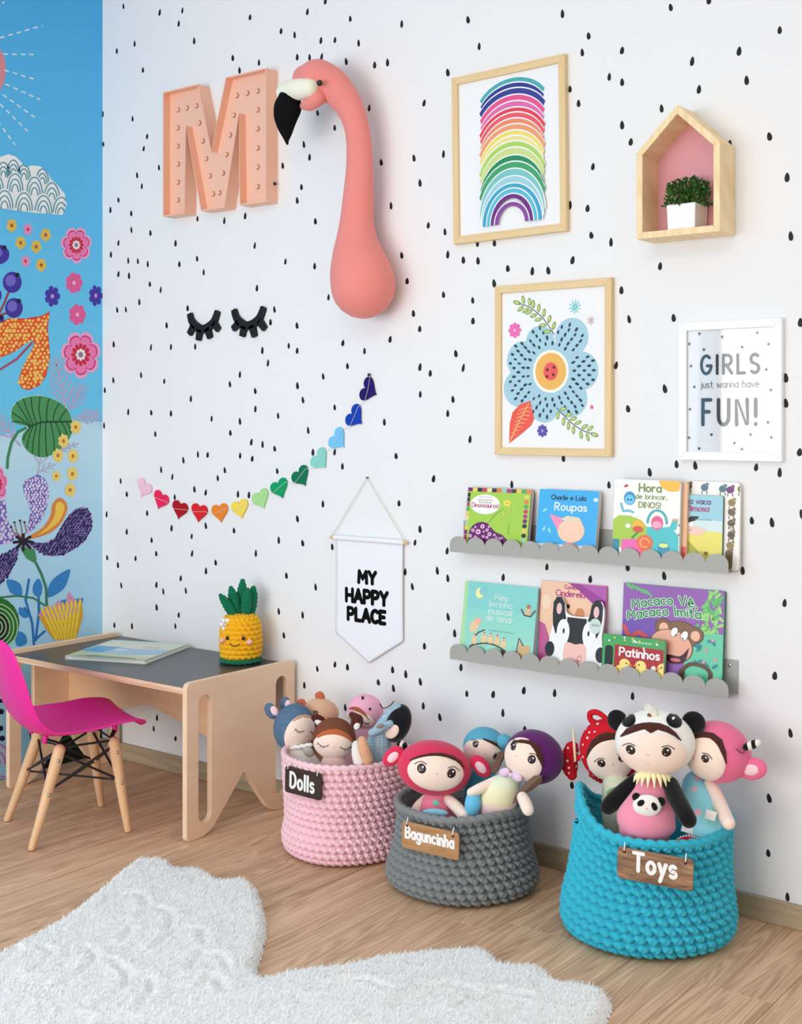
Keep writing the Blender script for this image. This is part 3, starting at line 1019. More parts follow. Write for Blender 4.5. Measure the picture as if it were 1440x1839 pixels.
stringp = []
for i, (c, tip, col, nm) in enumerate(hearts):
    C0 = bw(*c, .004); T = bw(*tip, .004)
    ax = Vector((T.x - C0.x, 0, T.z - C0.z))
    hl = .030
    ax.normalize()
    rt = Vector((-ax.z, 0, ax.x)) * -1
    if rt.x < 0: rt = -rt
    pts = []
    for x, y in heart2d():
        p = C0 + rt * (x * .0385) + ax * (-y * .0365)
        pts.append((p.x, p.z))
    V, F = extrude([pts], .004, XZ(-.004 - .0006 * (i % 2)), .0006)
    h = mk('felt_heart', V, F, mat('felt_' + nm.replace(' ', '_'), col, .9, bump=(350, .15, .001), sheen=.15, spec=.1), t_g)
    h['label'] = nm + ' felt heart'
    e = rt * .033 + ax * -.006
    stringp += [C0 - e + Vector((0, -.004, 0)), C0 + e + Vector((0, -.004, 0))]
q = MB(); q.tube([tuple(bw(243, 854, .002))] + [tuple(p) for p in stringp] + [tuple(bw(662, 672, .002))], .0006, 6, None, True, 2)
q.build('string', mat('cotton_string', (236, 232, 222), .9), t_g)
q = MB(); q.tube([tuple(bw(662, 673, .005)), tuple(bw(662, 673, .009))], .0045, 10)
q.build('wall_hook', mat('black_plastic', (14, 14, 15), 0.4), t_g)

# ------------------------------------------------------------------ fabric banner
t_b = thing('pennant_banner', 'white pointed cloth banner lettered MY HAPPY PLACE hanging from a dowel', 'banner', tuple(bw(657, 1187, 0)))
a, b = bw(594, 966, .012), bw(729, 973, .012)
zz = (a.z + b.z) / 2
q = MB(); q.tube([(a.x, -.012, zz), (b.x, -.012, zz)], .0055, 12)
q.build('dowel', wood('pale_wood', (238, 212, 164), (226, 192, 140), (4, 50, 50), .5), t_b, smooth=True)
n_ = bw(660, 858, .004)
q = MB(); q.tube([(a.x + .006, -.012, zz + .006), (n_.x, -.007, n_.z), (b.x - .006, -.012, zz + .006)], .0011, 6, None, True, 1)
q.build('hanging_cord', mat('jute_cord', (214, 202, 172), .9), t_b)
q = MB(); q.tube([(n_.x, -.0035, n_.z), (n_.x, -.009, n_.z)], .003, 8)
q.build('nail', mat('nail_steel', (120, 120, 120), .3, metal=.8), t_b)
xl, xr = a.x + .018, b.x - .014
zs, zt_ = bw(712, 1150, .008).z, bw(658, 1190, .008).z
xm = (xl + xr) / 2
nx, nz = 22, 40
V, F = [], []
for side in (0, 1):
    for j in range(nz + 1):
        for i in range(nx + 1):
            u = i / nx
            x = xl + (xr - xl) * u
            zlow = zs + (zt_ - zs) * (1 - abs(2 * u - 1))
            z = zz - .0065 + (zlow - zz + .0065) * (j / nz)
            wav = .0012 * math.sin(u * 9 + j * .12) * (.3 + .7 * j / nz) + .0008 * math.sin(j * .7) * math.exp(-j * .15)
            V.append((x, -.0085 - (.0013 if side else 0) + wav, z))
N1 = (nx + 1) * (nz + 1)
for side in (0, 1):
    for j in range(nz):
        for i in range(nx):
            k = side * N1 + j * (nx + 1) + i
            F.append((k, k + 1, k + nx + 2, k + nx + 1) if not side else (k, k + nx + 1, k + nx + 2, k + 1))
bd = [j * (nx + 1) for j in range(nz + 1)] + [nz * (nx + 1) + i for i in range(1, nx + 1)] + [j * (nx + 1) + nx for j in range(nz - 1, -1, -1)]
for p_, q_ in zip(bd[:-1], bd[1:]): F.append((p_, q_, q_ + N1, p_ + N1))
M_CLOTH = mat('white_cotton', (243, 244, 250), .85, bump=(500, .15, .0008), spec=.2)
mk('cloth', V, F, M_CLOTH, t_b, smooth=True)
q = MB(); q.tube([(xl, -.012, zz), (xr, -.012, zz)], .0078, 14)
q.build('rod_sleeve', M_CLOTH, t_b, smooth=True)
q = MB()


def letter_strip(q, strokes, wd, y, depth):
    for st in strokes:
        for p0, p1 in zip(st[:-1], st[1:]):
            q.tube([(p0[0], y, p0[1]), (p1[0], y, p1[1])], wd / 2, 8, ((0, 1, 0), depth / wd), True, 1)


def line_between(txt, pl, pr, pt, d, h=None, gap=.2):
    A, B = bw(*pl, d), bw(*pr, d)
    tot = sum(GL[c][0] for c in txt) + gap * (len(txt) - 1)
    return layout(txt, A.x, (A.z + B.z) / 2, 1.0, gap), A, B, tot


q = MB()
for txt, xa, xb, yb, yt in (('MY', 642, 676, 1050, 1024), ('HAPPY', 620, 697, 1086, 1058), ('PLACE', 623, 693, 1119, 1092)):
    A, B = bw(xa + 2, (yb + yt) / 2, .0105), bw(xb - 2, (yb + yt) / 2, .0105)
    hh = (bw(660, yt + 3, .0105).z - bw(660, yb - 3, .0105).z)
    gap = .24
    tot = sum(GL[c][0] for c in txt) + gap * (len(txt) - 1)
    sx = (B.x - A.x) / tot
    zb_ = (A.z + B.z) / 2 - hh / 2
    sts = [[(A.x + p[0] * sx, zb_ + p[1] * hh) for p in st] for st in layout(txt, 0, 0, 1.0, gap)]
    letter_strip(q, sts, .0122, -.0105, .0018)
q.build('lettering', mat('black_felt', (16, 16, 17), 0.9, spec=.1), t_b)

# ------------------------------------------------------------------ framed prints
M_PINE = wood('pine_frame', (238, 212, 164), (226, 194, 142), (3, 60, 60), .5, bump=.05)
M_PINEV = wood('pine_frame_upright', (238, 212, 164), (226, 194, 142), (60, 60, 3), .5, bump=.05)
M_PAPER = mat('print_paper', (244, 245, 246), .6, spec=.3)


def frame(name, label, x0, x1, z0, z1, wv, wh, mh, mv, dep, rot=0.0, glass=False):
    cx, cz = (x0 + x1) / 2, (z0 + z1) / 2
    t = thing(name, label, 'picture frame', (cx, 0, z0))
    RM = Matrix.Translation((cx, 0, cz)) @ Matrix.Rotation(rot, 4, 'Y') @ Matrix.Translation((-cx, 0, -cz))
    y = -dep
    for nm, poly, m_ in (('frame_bar', [(x0, z1), (x1, z1), (x1 - wv, z1 - wh), (x0 + wv, z1 - wh)], mh), ('frame_bar', [(x0, z0), (x0 + wv, z0 + wh), (x1 - wv, z0 + wh), (x1, z0)], mh),
                         ('frame_bar', [(x0, z0), (x0, z1), (x0 + wv, z1 - wh), (x0 + wv, z0 + wh)], mv), ('frame_bar', [(x1, z0), (x1 - wv, z0 + wh), (x1 - wv, z1 - wh), (x1, z1)], mv)):
        q = MB(); q.prism(poly, -.0005, y, RM)
        q.build(nm, m_, t, bevel=.0012)
    q = MB(); q.box((x0 + wv * .5, y + .008, z0 + wh * .5), (x1 - wv * .5, y + .011, z1 - wh * .5), RM)
    paper = q.build('paper', M_PAPER, t)
    if glass:
        q = MB(); q.box((x0 + wv * .6, y + .0045, z0 + wh * .6), (x1 - wv * .6, y + .0060, z1 - wh * .6), RM)
        q.build('glass_pane', glass, t)
    return t, RM, y + .008


D_F = .018
fx0, fz1 = bw(812, 139, D_F).x, bw(912, 118, D_F).z
fx1, fz0 = bw(1015, 95, D_F).x, bw(912, 427, D_F).z
t1, RM1, yp = frame('framed_print', 'pine frame with a print of stacked rainbow arcs, highest on the wall', fx0, fx1, fz0, fz1, .0195, .0215, M_PINE, M_PINEV, D_F, rot=math.radians(-.8))
art = Art(lambda u, v, h: RM1 @ Vector((fx0 + u * (fx1 - fx0), yp - h - .0001, fz0 + v * (fz1 - fz0))))
W_ = (fx1 - fx0); H_ = (fz1 - fz0)
# arcs in frame units: (top height, half width, sagitta, thickness, colour)
RAIN = [(.929, (74, 172, 178)), (.898, (44, 60, 140)), (.866, (52, 62, 146)), (.827, (232, 84, 144)), (.79, (226, 108, 172)), (.753, (230, 62, 84)), (.724, (238, 92, 104)), (.69, (240, 140, 104)), (.656, (240, 160, 112)),
        (.62, (240, 222, 110)), (.588, (240, 226, 150)), (.556, (176, 214, 100)), (.52, (206, 222, 140)), (.475, (34, 142, 88)), (.437, (66, 164, 108)), (.397, (124, 200, 198)), (.354, (160, 210, 222)), (.312, (64, 168, 200)), (.283, (96, 190, 214)), (.251, (112, 40, 130)), (.205, (140, 72, 156))]
cxr = .535
for i, (zt_, col) in enumerate(RAIN):
    f = i / (len(RAIN) - 1)
    if i < 15:
        hw = .285 - .006 * math.sin(i * 2.1)
        sag = .095 + .085 * (i / 14)
        bow = .86 + .1 * (i / 14)
        th = .043
        for wht, off, lv in ((True, .008, 2 + 2 * i), (False, 0, 3 + 2 * i)):
            top, bot = [], []
            for k in range(17):
                s = -1 + 2 * k / 16
                z = zt_ + (off if wht else 0) - sag * (1 - math.sqrt(max(0, 1 - (s * bow) ** 2))) / (1 - math.sqrt(1 - bow ** 2))
                top.append((cxr + s * hw, z))
                bot.append((cxr + s * (hw - .028), z - th))
            art.poly(top + bot[::-1], (246, 248, 250) if wht else col, lv)
    else:
        hw = {15: .285, 16: .272, 17: .262, 18: .222, 19: .187, 20: .150}[i]
        foot = .14 if i == 15 else (.105 if i == 16 else .082)
        wd = .048 if i < 19 else .034
        hgt = zt_ - foot
        for wht, ex, lv in ((True, .009, 2 + 2 * i), (False, 0, 3 + 2 * i)):
            o_ = ellipse(cxr, foot, hw + ex, hgt + ex * .8, 24, 0, 0, 180)
            in_ = ellipse(cxr, foot, hw - wd, hgt - wd * .72, 24, 0, 180, 0)
            art.poly(o_ + in_, (246, 248, 250) if wht else col, lv)
art.build('art_print', t1)

gx0, gz1 = bw(888, 515, D_F).x, bw(992, 506, D_F).z
gx1, gz0 = bw(1097, 497, D_F).x, bw(992, 818.5, D_F).z
t2, RM2, yp2 = frame('framed_print', 'pine frame with a print of one big blue flower, below the rainbow print', gx0, gx1, gz0, gz1, .0195, .0205, M_PINE, M_PINEV, D_F)
# flower print drawn in centimetres from the lower left corner of the frame
W2, H2 = gx1 - gx0, gz1 - gz0


def u2(x, y):      # survey of the print: crop reading -> frame units
    p = bw(860 + x / 5.107, 480 + y / 5.107, D_F - .008)
    return (p.x, p.z)


art = Art(lambda u, v, h: Vector((u, yp2 - h - .0001, v)))
cx2, cz2 = u2(660, 955)
LB = (168, 208, 222)
for px_, py_, r1 in ((560, 690, .045), (850, 640, .05), (940, 950, .05), (840, 1200, .05), (600, 1270, .045), (370, 1110, .05), (400, 850, .05)):
    a_, b_ = u2(px_, py_)
    art.ell(a_, b_, r1, r1 * 1.02, LB, lv=3, n=24)
art.ell(cx2, cz2, .072, .078, LB, lv=4)
fr_ = random.Random(11)
for ring, (n_d, rr) in enumerate(((21, .072), (24, .087), (28, .102), (32, .117), (34, .130))):
    for k in range(n_d):
        w_ = 2 * math.pi * (k + .5 * (ring % 2)) / n_d
        x_, z_ = cx2 + rr * math.cos(w_), cz2 + rr * 1.05 * math.sin(w_)
        okk = any((x_ - u2(a, b)[0]) ** 2 + (z_ - u2(a, b)[1]) ** 2 < (c_ * .9) ** 2 for a, b, c_ in ((560, 690, .045), (850, 640, .05), (940, 950, .05), (840, 1200, .05), (600, 1270, .045), (370, 1110, .05), (400, 850, .05))) 
        if okk: art.ell(x_, z_, fr_.uniform(.0052, .0070), fr_.uniform(.0030, .0040), (34, 58, 78), rot=math.degrees(w_), lv=5, n=10)
art.ell(cx2, cz2, .056, .058, (248, 246, 232), lv=6)
art.ell(cx2, cz2, .048, .050, (240, 184, 92), lv=7)
art.ell(cx2, cz2, .0225, .0245, (234, 92, 88), lv=8)
for a, b in ((630, 940), (690, 918), (626, 1002), (685, 985)):
    art.ell(*u2(a, b), .0045, .0045, (120, 30, 40), lv=9)


def sprig(pts, n, ln, flip):
    P_ = [u2(*p) for p in pts]
    C_ = catmull(P_, 8)
    art.line([tuple(c) for c in C_], .0022, (76, 84, 84), 6)
    for k in range(n):
        i = int((.12 + .82 * k / n) * (len(C_) - 1))
        t_ = C_[min(i + 1, len(C_) - 1)] - C_[max(i - 1, 0)]; t_ = t_ / np.linalg.norm(t_)
        for s in (-1, 1):
            w_ = math.atan2(t_[1], t_[0]) + s * .95 * flip
            c = C_[i] + np.array((math.cos(w_), math.sin(w_))) * ln * .75
            art.ell(c[0], c[1], ln * .55, ln * .25, (132, 170, 84), rot=math.degrees(w_), lv=6, n=12)
            art.ell(c[0], c[1], ln * .33, ln * .13, (206, 222, 140), rot=math.degrees(w_), lv=7, n=10)
    w_ = math.degrees(math.atan2(*(C_[-1] - C_[-3])[::-1]))
    art.ell(C_[-1][0], C_[-1][1], ln * .6, ln * .28, (132, 170, 84), rot=w_, lv=6, n=12)
    art.ell(C_[-1][0], C_[-1][1], ln * .36, ln * .14, (206, 222, 140), rot=w_, lv=7, n=10)


sprig([(690, 615), (590, 470), (470, 370), (350, 325)], 7, .021, 1)
sprig([(715, 1290), (810, 1390), (930, 1485), (1060, 1535)], 6, .020, 1)
RL = [u2(*p) for p in ((472, 1225), (380, 1255), (310, 1330), (285, 1430), (278, 1615), (400, 1520), (480, 1450), (508, 1385))]
art.poly(RL, (238, 92, 76), 6)
art.line([u2(460, 1250), u2(390, 1380), u2(285, 1600)], .002, (250, 206, 130), 7)
for k in range(8):
    t_ = .1 + .1 * k
    mx_, my_ = 460 - 175 * t_, 1250 + 350 * t_
    art.line([u2(mx_, my_), u2(mx_ - 70 * (1 - t_) - 12, my_ + 30)], .0016, (250, 206, 130), 7)
    art.line([u2(mx_, my_), u2(mx_ + 80 * (1 - abs(t_ - .35)) - 20, my_ + 6)], .0016, (250, 206, 130), 7)
art.flower(*u2(330, 578), .0205, .021, 8, (238, 108, 178), lv=5, core=(248, 190, 220), cr=.2, pr=.34)
art.flower(*u2(583, 1500), .0165, .017, 8, (88, 80, 166), lv=5, core=(170, 164, 216), cr=.25, pr=.34)
for (a, b), n_d, ln, cc in (((882, 363), 10, .0175, (116, 208, 218)), ((1027, 488), 7, .011, (206, 184, 180))):
    c = np.array(u2(a, b))
    for k in range(n_d):
        w_ = 2 * math.pi * k / n_d + .2
        art.line([tuple(c + np.array((math.cos(w_), math.sin(w_))) * ln * .2), tuple(c + np.array((math.cos(w_), math.sin(w_))) * ln)], .0026, cc, 5)
art.ell(*u2(1036, 1283), .0048, .0052, (226, 110, 140), lv=5)
art.build('art_print', t2)

# white frame behind glass
gm, nt, b = newmat('clear_glass')
tr = nt.nodes.new('ShaderNodeBsdfTransparent')
gl = nt.nodes.new('ShaderNodeBsdfGlossy'); gl.inputs['Roughness'].default_value = .03
fr = nt.nodes.new('ShaderNodeFresnel'); fr.inputs['IOR'].default_value = 1.5
mxs = nt.nodes.new('ShaderNodeMixShader')
nt.links.new(fr.outputs[0], mxs.inputs[0]); nt.links.new(tr.outputs[0], mxs.inputs[1]); nt.links.new(gl.outputs[0], mxs.inputs[2])
nt.links.new(mxs.outputs[0], nt.nodes['Material Output'].inputs['Surface'])
M_WFR = mat('white_frame_lacquer', (246, 248, 247), .35)
hx0, hz1 = bw(1219, 581, .016).x, bw(1312, 575, .016).z
hx1, hz0 = bw(1404, 568, .016).x, bw(1312, 827.5, .016).z
t3, RM3, yp3 = frame('framed_print', 'white frame under glass lettered GIRLS just wanna have FUN, rightmost on the wall', hx0, hx1, hz0, hz1, .021, .021, M_WFR, M_WFR, .018, glass=gm)


def u3(x, y):
    p = bw(1180 + x / 5.538, 540 + y / 5.538, .010)
    return (p.x, p.z)


art = Art(lambda u, v, h: Vector((u, yp3 - h - .0001, v)))
BK = (34, 36, 38)


def fit(art, txt, pa, pb, hpx, wd, col, gap=.28, lv=3):
    A, B = u3(*pa), u3(*pb)
    hh = abs(u3(pa[0], pa[1] - hpx)[1] - A[1])
    tot = sum(GL[c][0] for c in txt) + gap * (len(txt) - 1)
    sx = (B[0] - A[0]) / tot
    for st in layout(txt, 0, 0, 1.0, gap):
        art.line([(A[0] + p[0] * sx, (A[1] + B[1]) / 2 + p[1] * hh) for p in st], wd, col, lv)


fit(art, 'GIRLS', (440, 728), (1010, 715), 178, .0075, BK, .42)
fit(art, 'just wanna have', (432, 868), (1010, 858), 68, .0017, BK, .2)
fit(art, 'FUN!', (455, 1238), (985, 1228), 245, .0092, BK, .5)
for a, b in ((420, 330), (648, 360), (996, 320), (320, 430), (465, 487), (845, 462), (1108, 432), (336, 650), (1085, 685), (370, 857), (1130, 888), (326, 1080), (1102, 1210), (540, 1332), (318, 1363), (928, 1332), (1135, 1360), (418, 1470), (768, 1416), (842, 1476)):
    art.ell(*u3(a, b), .0034, .0036, BK, lv=3, n=12)
art.build('art_print', t3)

# ------------------------------------------------------------------ house-shaped shelf
D_H = .092
L0 = bw(1144, 432, D_H); R0 = bw(1294, 413, D_H); AP = bw(1212, 188, D_H); ER = bw(1291, 250, D_H); EL = bw(1141, 279, D_H)
x0, x1 = (L0.x + EL.x) / 2, (R0.x + ER.x) / 2
z0 = (L0.z + R0.z) / 2; ze = (EL.z + ER.z) / 2; za = AP.z; xa = (x0 + x1) / 2
t_h = thing('house_shelf', 'small pine house-shaped wall shelf with pink back panel', 'shelf', (xa, 0, z0))
TH = .0165
M_P1 = wood('pine_plank', (252, 230, 186), (238, 206, 154), (50, 3, 4), .5, bump=.05, wave=.16)
ix0, ix1 = x0 + TH, x1 - TH
iz0 = z0 + TH
sl = (za - ze) / (xa - x0)
nrm = math.hypot(sl, 1)
drop = TH * nrm          # vertical drop of the roof underside
iza = za - drop
ize = ze + sl * TH - drop
for nm, poly in (('side_panel', [(x0, z0 + 0), (ix0, iz0), (ix0, ize), (x0, ze)]), ('side_panel', [(x1, z0), (x1, ze), (ix1, ize), (ix1, iz0)]), ('base_panel', [(x0, z0), (x1, z0), (ix1, iz0), (ix0, iz0)]),
                 ('roof_panel', [(x0, ze), (ix0, ize), (xa, iza), (xa, za)]), ('roof_panel', [(x1, ze), (xa, za), (xa, iza), (ix1, ize)])):
    q = MB(); q.prism(poly, -.0005, -D_H)
    q.build(nm, M_P1, t_h, bevel=.0012)
q = MB(); q.prism([(ix0, iz0), (ix1, iz0), (ix1, ize), (xa, iza), (ix0, ize)], -.001, -.005)
q.build('back_panel', mat('pink_board', (226, 158, 166), .6), t_h)

# potted plant inside it
pl0, pr0 = bw(1192, 408, .082), bw(1254, 402, .082)
pw = .076; ph = .062
pcx = ix1 - .012 - pw / 2
pcx = (pl0.x + pr0.x) / 2
t_p = thing('potted_plant', 'small bushy green plant in a white square pot inside the house shelf', 'plant', (pcx, -.046, iz0))
yc = -.046
q = MB()
o_ = .5 * pw; i_ = o_ - .005
V = []
for sx_, sz_, hh in ((o_ * .94, o_ * .94, 0), (o_, o_, ph), (i_, i_, ph), (i_ * .95, i_ * .95, ph - .012)):
    for a, b in ((-1, -1), (1, -1), (1, 1), (-1, 1)): V.append((pcx + a * sx_, yc + b * sz_, iz0 + hh))
F = [(3, 2, 1, 0)] + [(r * 4 + k, r * 4 + (k + 1) % 4, (r + 1) * 4 + (k + 1) % 4, (r + 1) * 4 + k) for r in range(3) for k in range(4)] + [(12, 13, 14, 15)]
mk('pot', V, F, mat('white_ceramic', (246, 246, 244), .3), t_p, bevel=.003)
pr_ = random.Random(21)
V, F, cols = [], [], []
stems = MB()
for k in range(820):
    a = pr_.uniform(0, 2 * math.pi); rr = math.sqrt(pr_.uniform(0, 1))
    hgt = pr_.uniform(.0, 1)
    ex = .058 * (1 - .12 * hgt); ey = .043 * (1 - .1 * hgt)
    c = Vector((pcx + ex * rr * math.cos(a), max(min(yc + ey * rr * math.sin(a), -.009), -.094), iz0 + ph - .006 + .072 * hgt * (1 - .22 * rr * rr)))
    dirv = Vector((math.cos(a) * rr, math.sin(a) * rr, .6 + pr_.uniform(-.5, .5))).normalized()
    sd = dirv.cross(Vector((pr_.uniform(-1, 1), pr_.uniform(-1, 1), pr_.uniform(-1, 1)))).normalized()
    L = pr_.uniform(.008, .013); W = L * .36
    n = len(V)
    nn = dirv.cross(sd) * (L * .12)
    V += [c, c + dirv * L * .5 + sd * W + nn, c + dirv * L, c + dirv * L * .5 - sd * W + nn]
    F += [(n, n + 1, n + 2), (n, n + 2, n + 3)]
    g = pr_.uniform(.7, 1.3)
    cc = lin((58 * g, 104 * g, 44 * g)); cols += [cc, cc]
V = [Vector((min(max(v.x, ix0 + .001), ix1 - .001), min(v.y, -.007), v.z)) for v in V]
fo = mk('foliage', V, F, print_mat('leaf_green', .45), t_p, cols=cols)
tag(fo, None, None, None, 'stuff')

# ================================================================== BOOK LEDGES
M_GREY = mat('grey_powder_coat', (170, 170, 164), .55, bump=(700, .05, .0005))
M_SCREW = mat('screw_steel', (190, 188, 180), .3, metal=.9)


def ledge(label, xl, xr, z, nsc):
    t = thing('book_ledge', label, 'shelf', ((xl + xr) / 2, 0, z), 'grey scalloped book ledges')
    d = .062
    q = MB(); q.box((xl + .004, -.0022, z), (xr, -.0004, z + .083))
    q.build('back_plate', M_GREY, t, bevel=.0006)
    q = MB(); q.box((xl, -d, z), (xr, -.0004, z + .0018))
    q.build('shelf_plate', M_GREY, t)
    w = (xr - xl) / nsc
    pts = [(xl, z)]
    pts = [(xr, z), (xl, z)]
    for i in range(nsc):
        c = xl + w * (i + .5)
        for k in range(11):
            a = math.pi - math.pi * k / 10
            pts.append((c + w * .5 * math.cos(a), z + .022 + w * .40 * math.sin(a)))
    V, F = extrude([pts], .002, XZ(-d), .0004)
    mk('scalloped_front', V, F, M_GREY, t)
    for sx in (xl + .03, (xl + xr) / 2, xr - .022):
        q = MB(); q.ball((sx, -.0022, z + .068), (.0045, .0018, .0045), 12)
        q.build('screw', M_SCREW, t, smooth=True)
    return z + .0018


xl1, xr1 = bw(808, 992, .062).x, bw(1308, 1028, .062).x
za1 = (bw(808, 992, .062).z + bw(1300, 1028, .062).z) / 2
zb1 = (bw(808, 1185, .062).z + bw(1308, 1253, .062).z) / 2
Z1 = ledge('upper grey metal book ledge with scalloped front on dotted wall', xl1, xr1, za1, 14)
Z2 = ledge('lower grey metal book ledge with scalloped front on dotted wall', xl1, xr1, zb1, 14)

# ================================================================== BOOKS
M_PAGES = mat('page_block', (240, 238, 230), .8, bump=(200, .2, .0006))
M_PR = print_mat('cover_ink', .32)


def book(name, label, pl, pr, ptop, zf, yb, th, col, art_fn, lean=.16, cr=.006, board=False, roll=0.0):
    """a book leaning back on a ledge: pl, pr, ptop survey its upper corners and upper edge; yb = distance of its foot from the wall"""
    h = .2
    for _ in range(4):
        dtop = max(yb - math.sin(lean) * h, .004)
        A, B = bw(pl, ptop, dtop), bw(pr, ptop, dtop)
        h = ((A.z + B.z) / 2 - zf) / math.cos(lean)
    w = B.x - A.x
    t = thing(name, label, 'book', ((A.x + B.x) / 2, -yb, zf), None)
    # local frame: u along the wall, v up the cover, n out of the cover
    M = Matrix.Translation((A.x + w / 2, -yb, zf)) @ Matrix.Rotation(roll, 4, 'Y') @ Matrix.Rotation(-lean, 4, 'X') @ Matrix.Translation((-w / 2, 0, 0))
    mc = mat('cover_' + '_'.join(map(str, col)), col, .35)
    cov = rounded([(0, 0), (w, 0), (w, h), (0, h)], [.001, cr, cr, .001], 5)
    if board:
        q = MB(); q.prism(cov, 0, .0022, M)
        q.prism(cov, th - .0022, th, M)
        q.box((0, .001, .001), (.004, th - .001, h - .001), M)
        q.build('cover', mc, t)
        ins = rounded([(.003, .0005), (w - .0008, .0005), (w - .0008, h - .0008), (.003, h - .0008)], [.001, cr, cr, .001], 5)
        q = MB()
        nl = 4
        for k in range(nl):
            y0 = .0024 + (th - .0048) * k / nl
            q.prism(ins, y0, y0 + (th - .0048) / nl - .0003, M)
        q.build('pages', M_PAGES, t)
    else:
        q = MB(); q.prism(cov, 0, .0018, M); q.prism(cov, th - .0018, th, M); q.box((0, .001, 0), (.002, th - .001, h), M)
        q.build('cover', mc, t)
        q = MB(); q.box((.002, .0019, .003), (w - .004, th - .0019, h - .003), M)
        q.build('pages', M_PAGES, t)
    rise = lambda v: max(v, .003) if v < .035 else .15 + .85 * v          # the artwork sits clear of the ledge lip
    art = Art(lambda u, v, e: M @ Vector((min(max(u * h, .0008), w - .0008), -e, rise(v) * h)))
    art.w = w / h
    art.cov = [(p[0] / h, p[1] / h if p[1] / h < .035 else (p[1] / h - .15) / .85) for p in cov]
    art_fn(art, w / h)
    art.build('cover_print', t, M_PR)
    return t


def squig(a, x0, x1, y, n, w, col, lv=5, amp=.012):
    """an illegible printed line"""
    st = (x1 - x0) / n
    for k in range(n):
        a.line([(x0 + st * (k + .15), y - amp * (k % 2)), (x0 + st * (k + .45), y + amp), (x0 + st * (k + .75), y - amp)], w, col, lv, caps=False)


def art_dino(a, w):
    a.poly(a.cov, (168, 210, 74), 1)
    pal = [(124, 36, 110), (232, 214, 110), (44, 40, 48), (200, 60, 100), (240, 224, 160), (60, 40, 70), (236, 120, 70), (160, 208, 190), (176, 62, 130), (70, 64, 70), (240, 204, 90), (90, 170, 110), (238, 130, 84)]
    n = 13
    for k in range(n):
        x = w * (k + .5) / n
        a.poly([(x - w / n * .48, .925), (x - w / n * .48, .995), (x + w / n * .48, .995), (x + w / n * .48, .925)], pal[k % len(pal)], 2)
    for k in range(11):
        y = .9 - .085 * k
        a.poly([(.005, y - .075), (.055, y - .075), (.055, y), (.005, y)], pal[(k * 3 + 2) % len(pal)], 2)
        a.ell(w - .075, y - .04, .04, .038, pal[(k * 5 + 1) % len(pal)], lv=2)
    a.ell(.34, .70, .27, .18, (250, 250, 246), lv=3, n=30)
    a.text('Dinossauros!', .345, .645, .076, .012, (178, 62, 96), .16, align='c', lv=4)
    squig(a, .22, .46, .83, 8, .006, (180, 180, 170)); squig(a, .2, .48, .775, 8, .009, (196, 130, 80)); squig(a, .22, .46, .73, 8, .007, (130, 120, 150))
    body = [(.09, .03), (.09, .2), (.14, .30), (.22, .36), (.32, .385), (.42, .36), (.5, .28), (.56, .22), (.7, .17), (.8, .08), (.8, .0), (.7, .02), (.56, .08), (.48, .08), (.48, -.0), (.3, .0), (.2, .0)]
    a.poly(body, (110, 26, 104), 4)
    rr = random.Random(4)
    for x, y, r in ((.12, .12, .03), (.16, .22, .03), (.26, .2, .045), (.33, .3, .038), (.42, .24, .028), (.47, .17, .035), (.22, .1, .028), (.36, .12, .026), (.43, .11, .026), (.2, .28, .02), (.45, .3, .022), (.56, .16, .022), (.6, .11, .022), (.66, .1, .024), (.7, .12, .016), (.36, .21, .018)):
        a.ell(x, y, r, r, (246, 208, 232), lv=5); a.ell(x, y, r * .45, r * .45, (150, 60, 140), lv=6)
    a.line([tuple(p) for p in catmull([(.44, .38), (.52, .5), (.68, .64)], 5)], .008, (84, 150, 60), 4)
    a.flower(.74, .74, .07, .06, 5, (240, 226, 90), lv=4, core=(230, 160, 60))
    for x, y in ((.72, .56), (.66, .44), (.82, .62)): a.ell(x, y, .03, .016, (246, 230, 120), lv=4); a.ell(x, y, .012, .014, (140, 100, 40), lv=5)
    a.line([(.8, .38), (.8, .2), (.84, .2)], .008, (96, 160, 70), 4)


def art_blue(a, w):
    a.poly(a.cov, (64, 176, 236), 1)
    a.poly([(0, 0), (w, 0), (w, .07), (0, .07)], (246, 250, 252), 2)
    a.text('Charlie e Lola', w / 2, .83, .075, .013, (24, 40, 60), .18, align='c', lv=3)
    a.text('Roupas', w * .55, .65, .125, .02, (236, 246, 250), .24, align='c', lv=3)
    for x, y, r in ((.12, .64, 40), (.13, .32, 70), (.22, .3, 110)):
        a.ell(x, y, .045, .022, (150, 222, 212), rot=r, lv=3)
    a.ell(.95 * w, .85, .04, .035, (206, 232, 240), lv=3)
    # a plain peach balloon with a pink bow stands in for the printed figure
    a.poly([(.2, .58), (.42, .52), (.46, .36), (.36, .3)], (240, 150, 190), 4)
    a.ell(.58, .31, .22, .2, (250, 206, 178), lv=5, n=26)
    a.poly([(.4, .5), (.5, .56), (.7, .54), (.76, .44), (.64, .47), (.5, .46)], (230, 216, 190), 6)
    a.poly([(.45, .02), (.58, .1), (.72, .02), (.7, .08), (.58, .12), (.47, .09)], (240, 150, 180), 6)


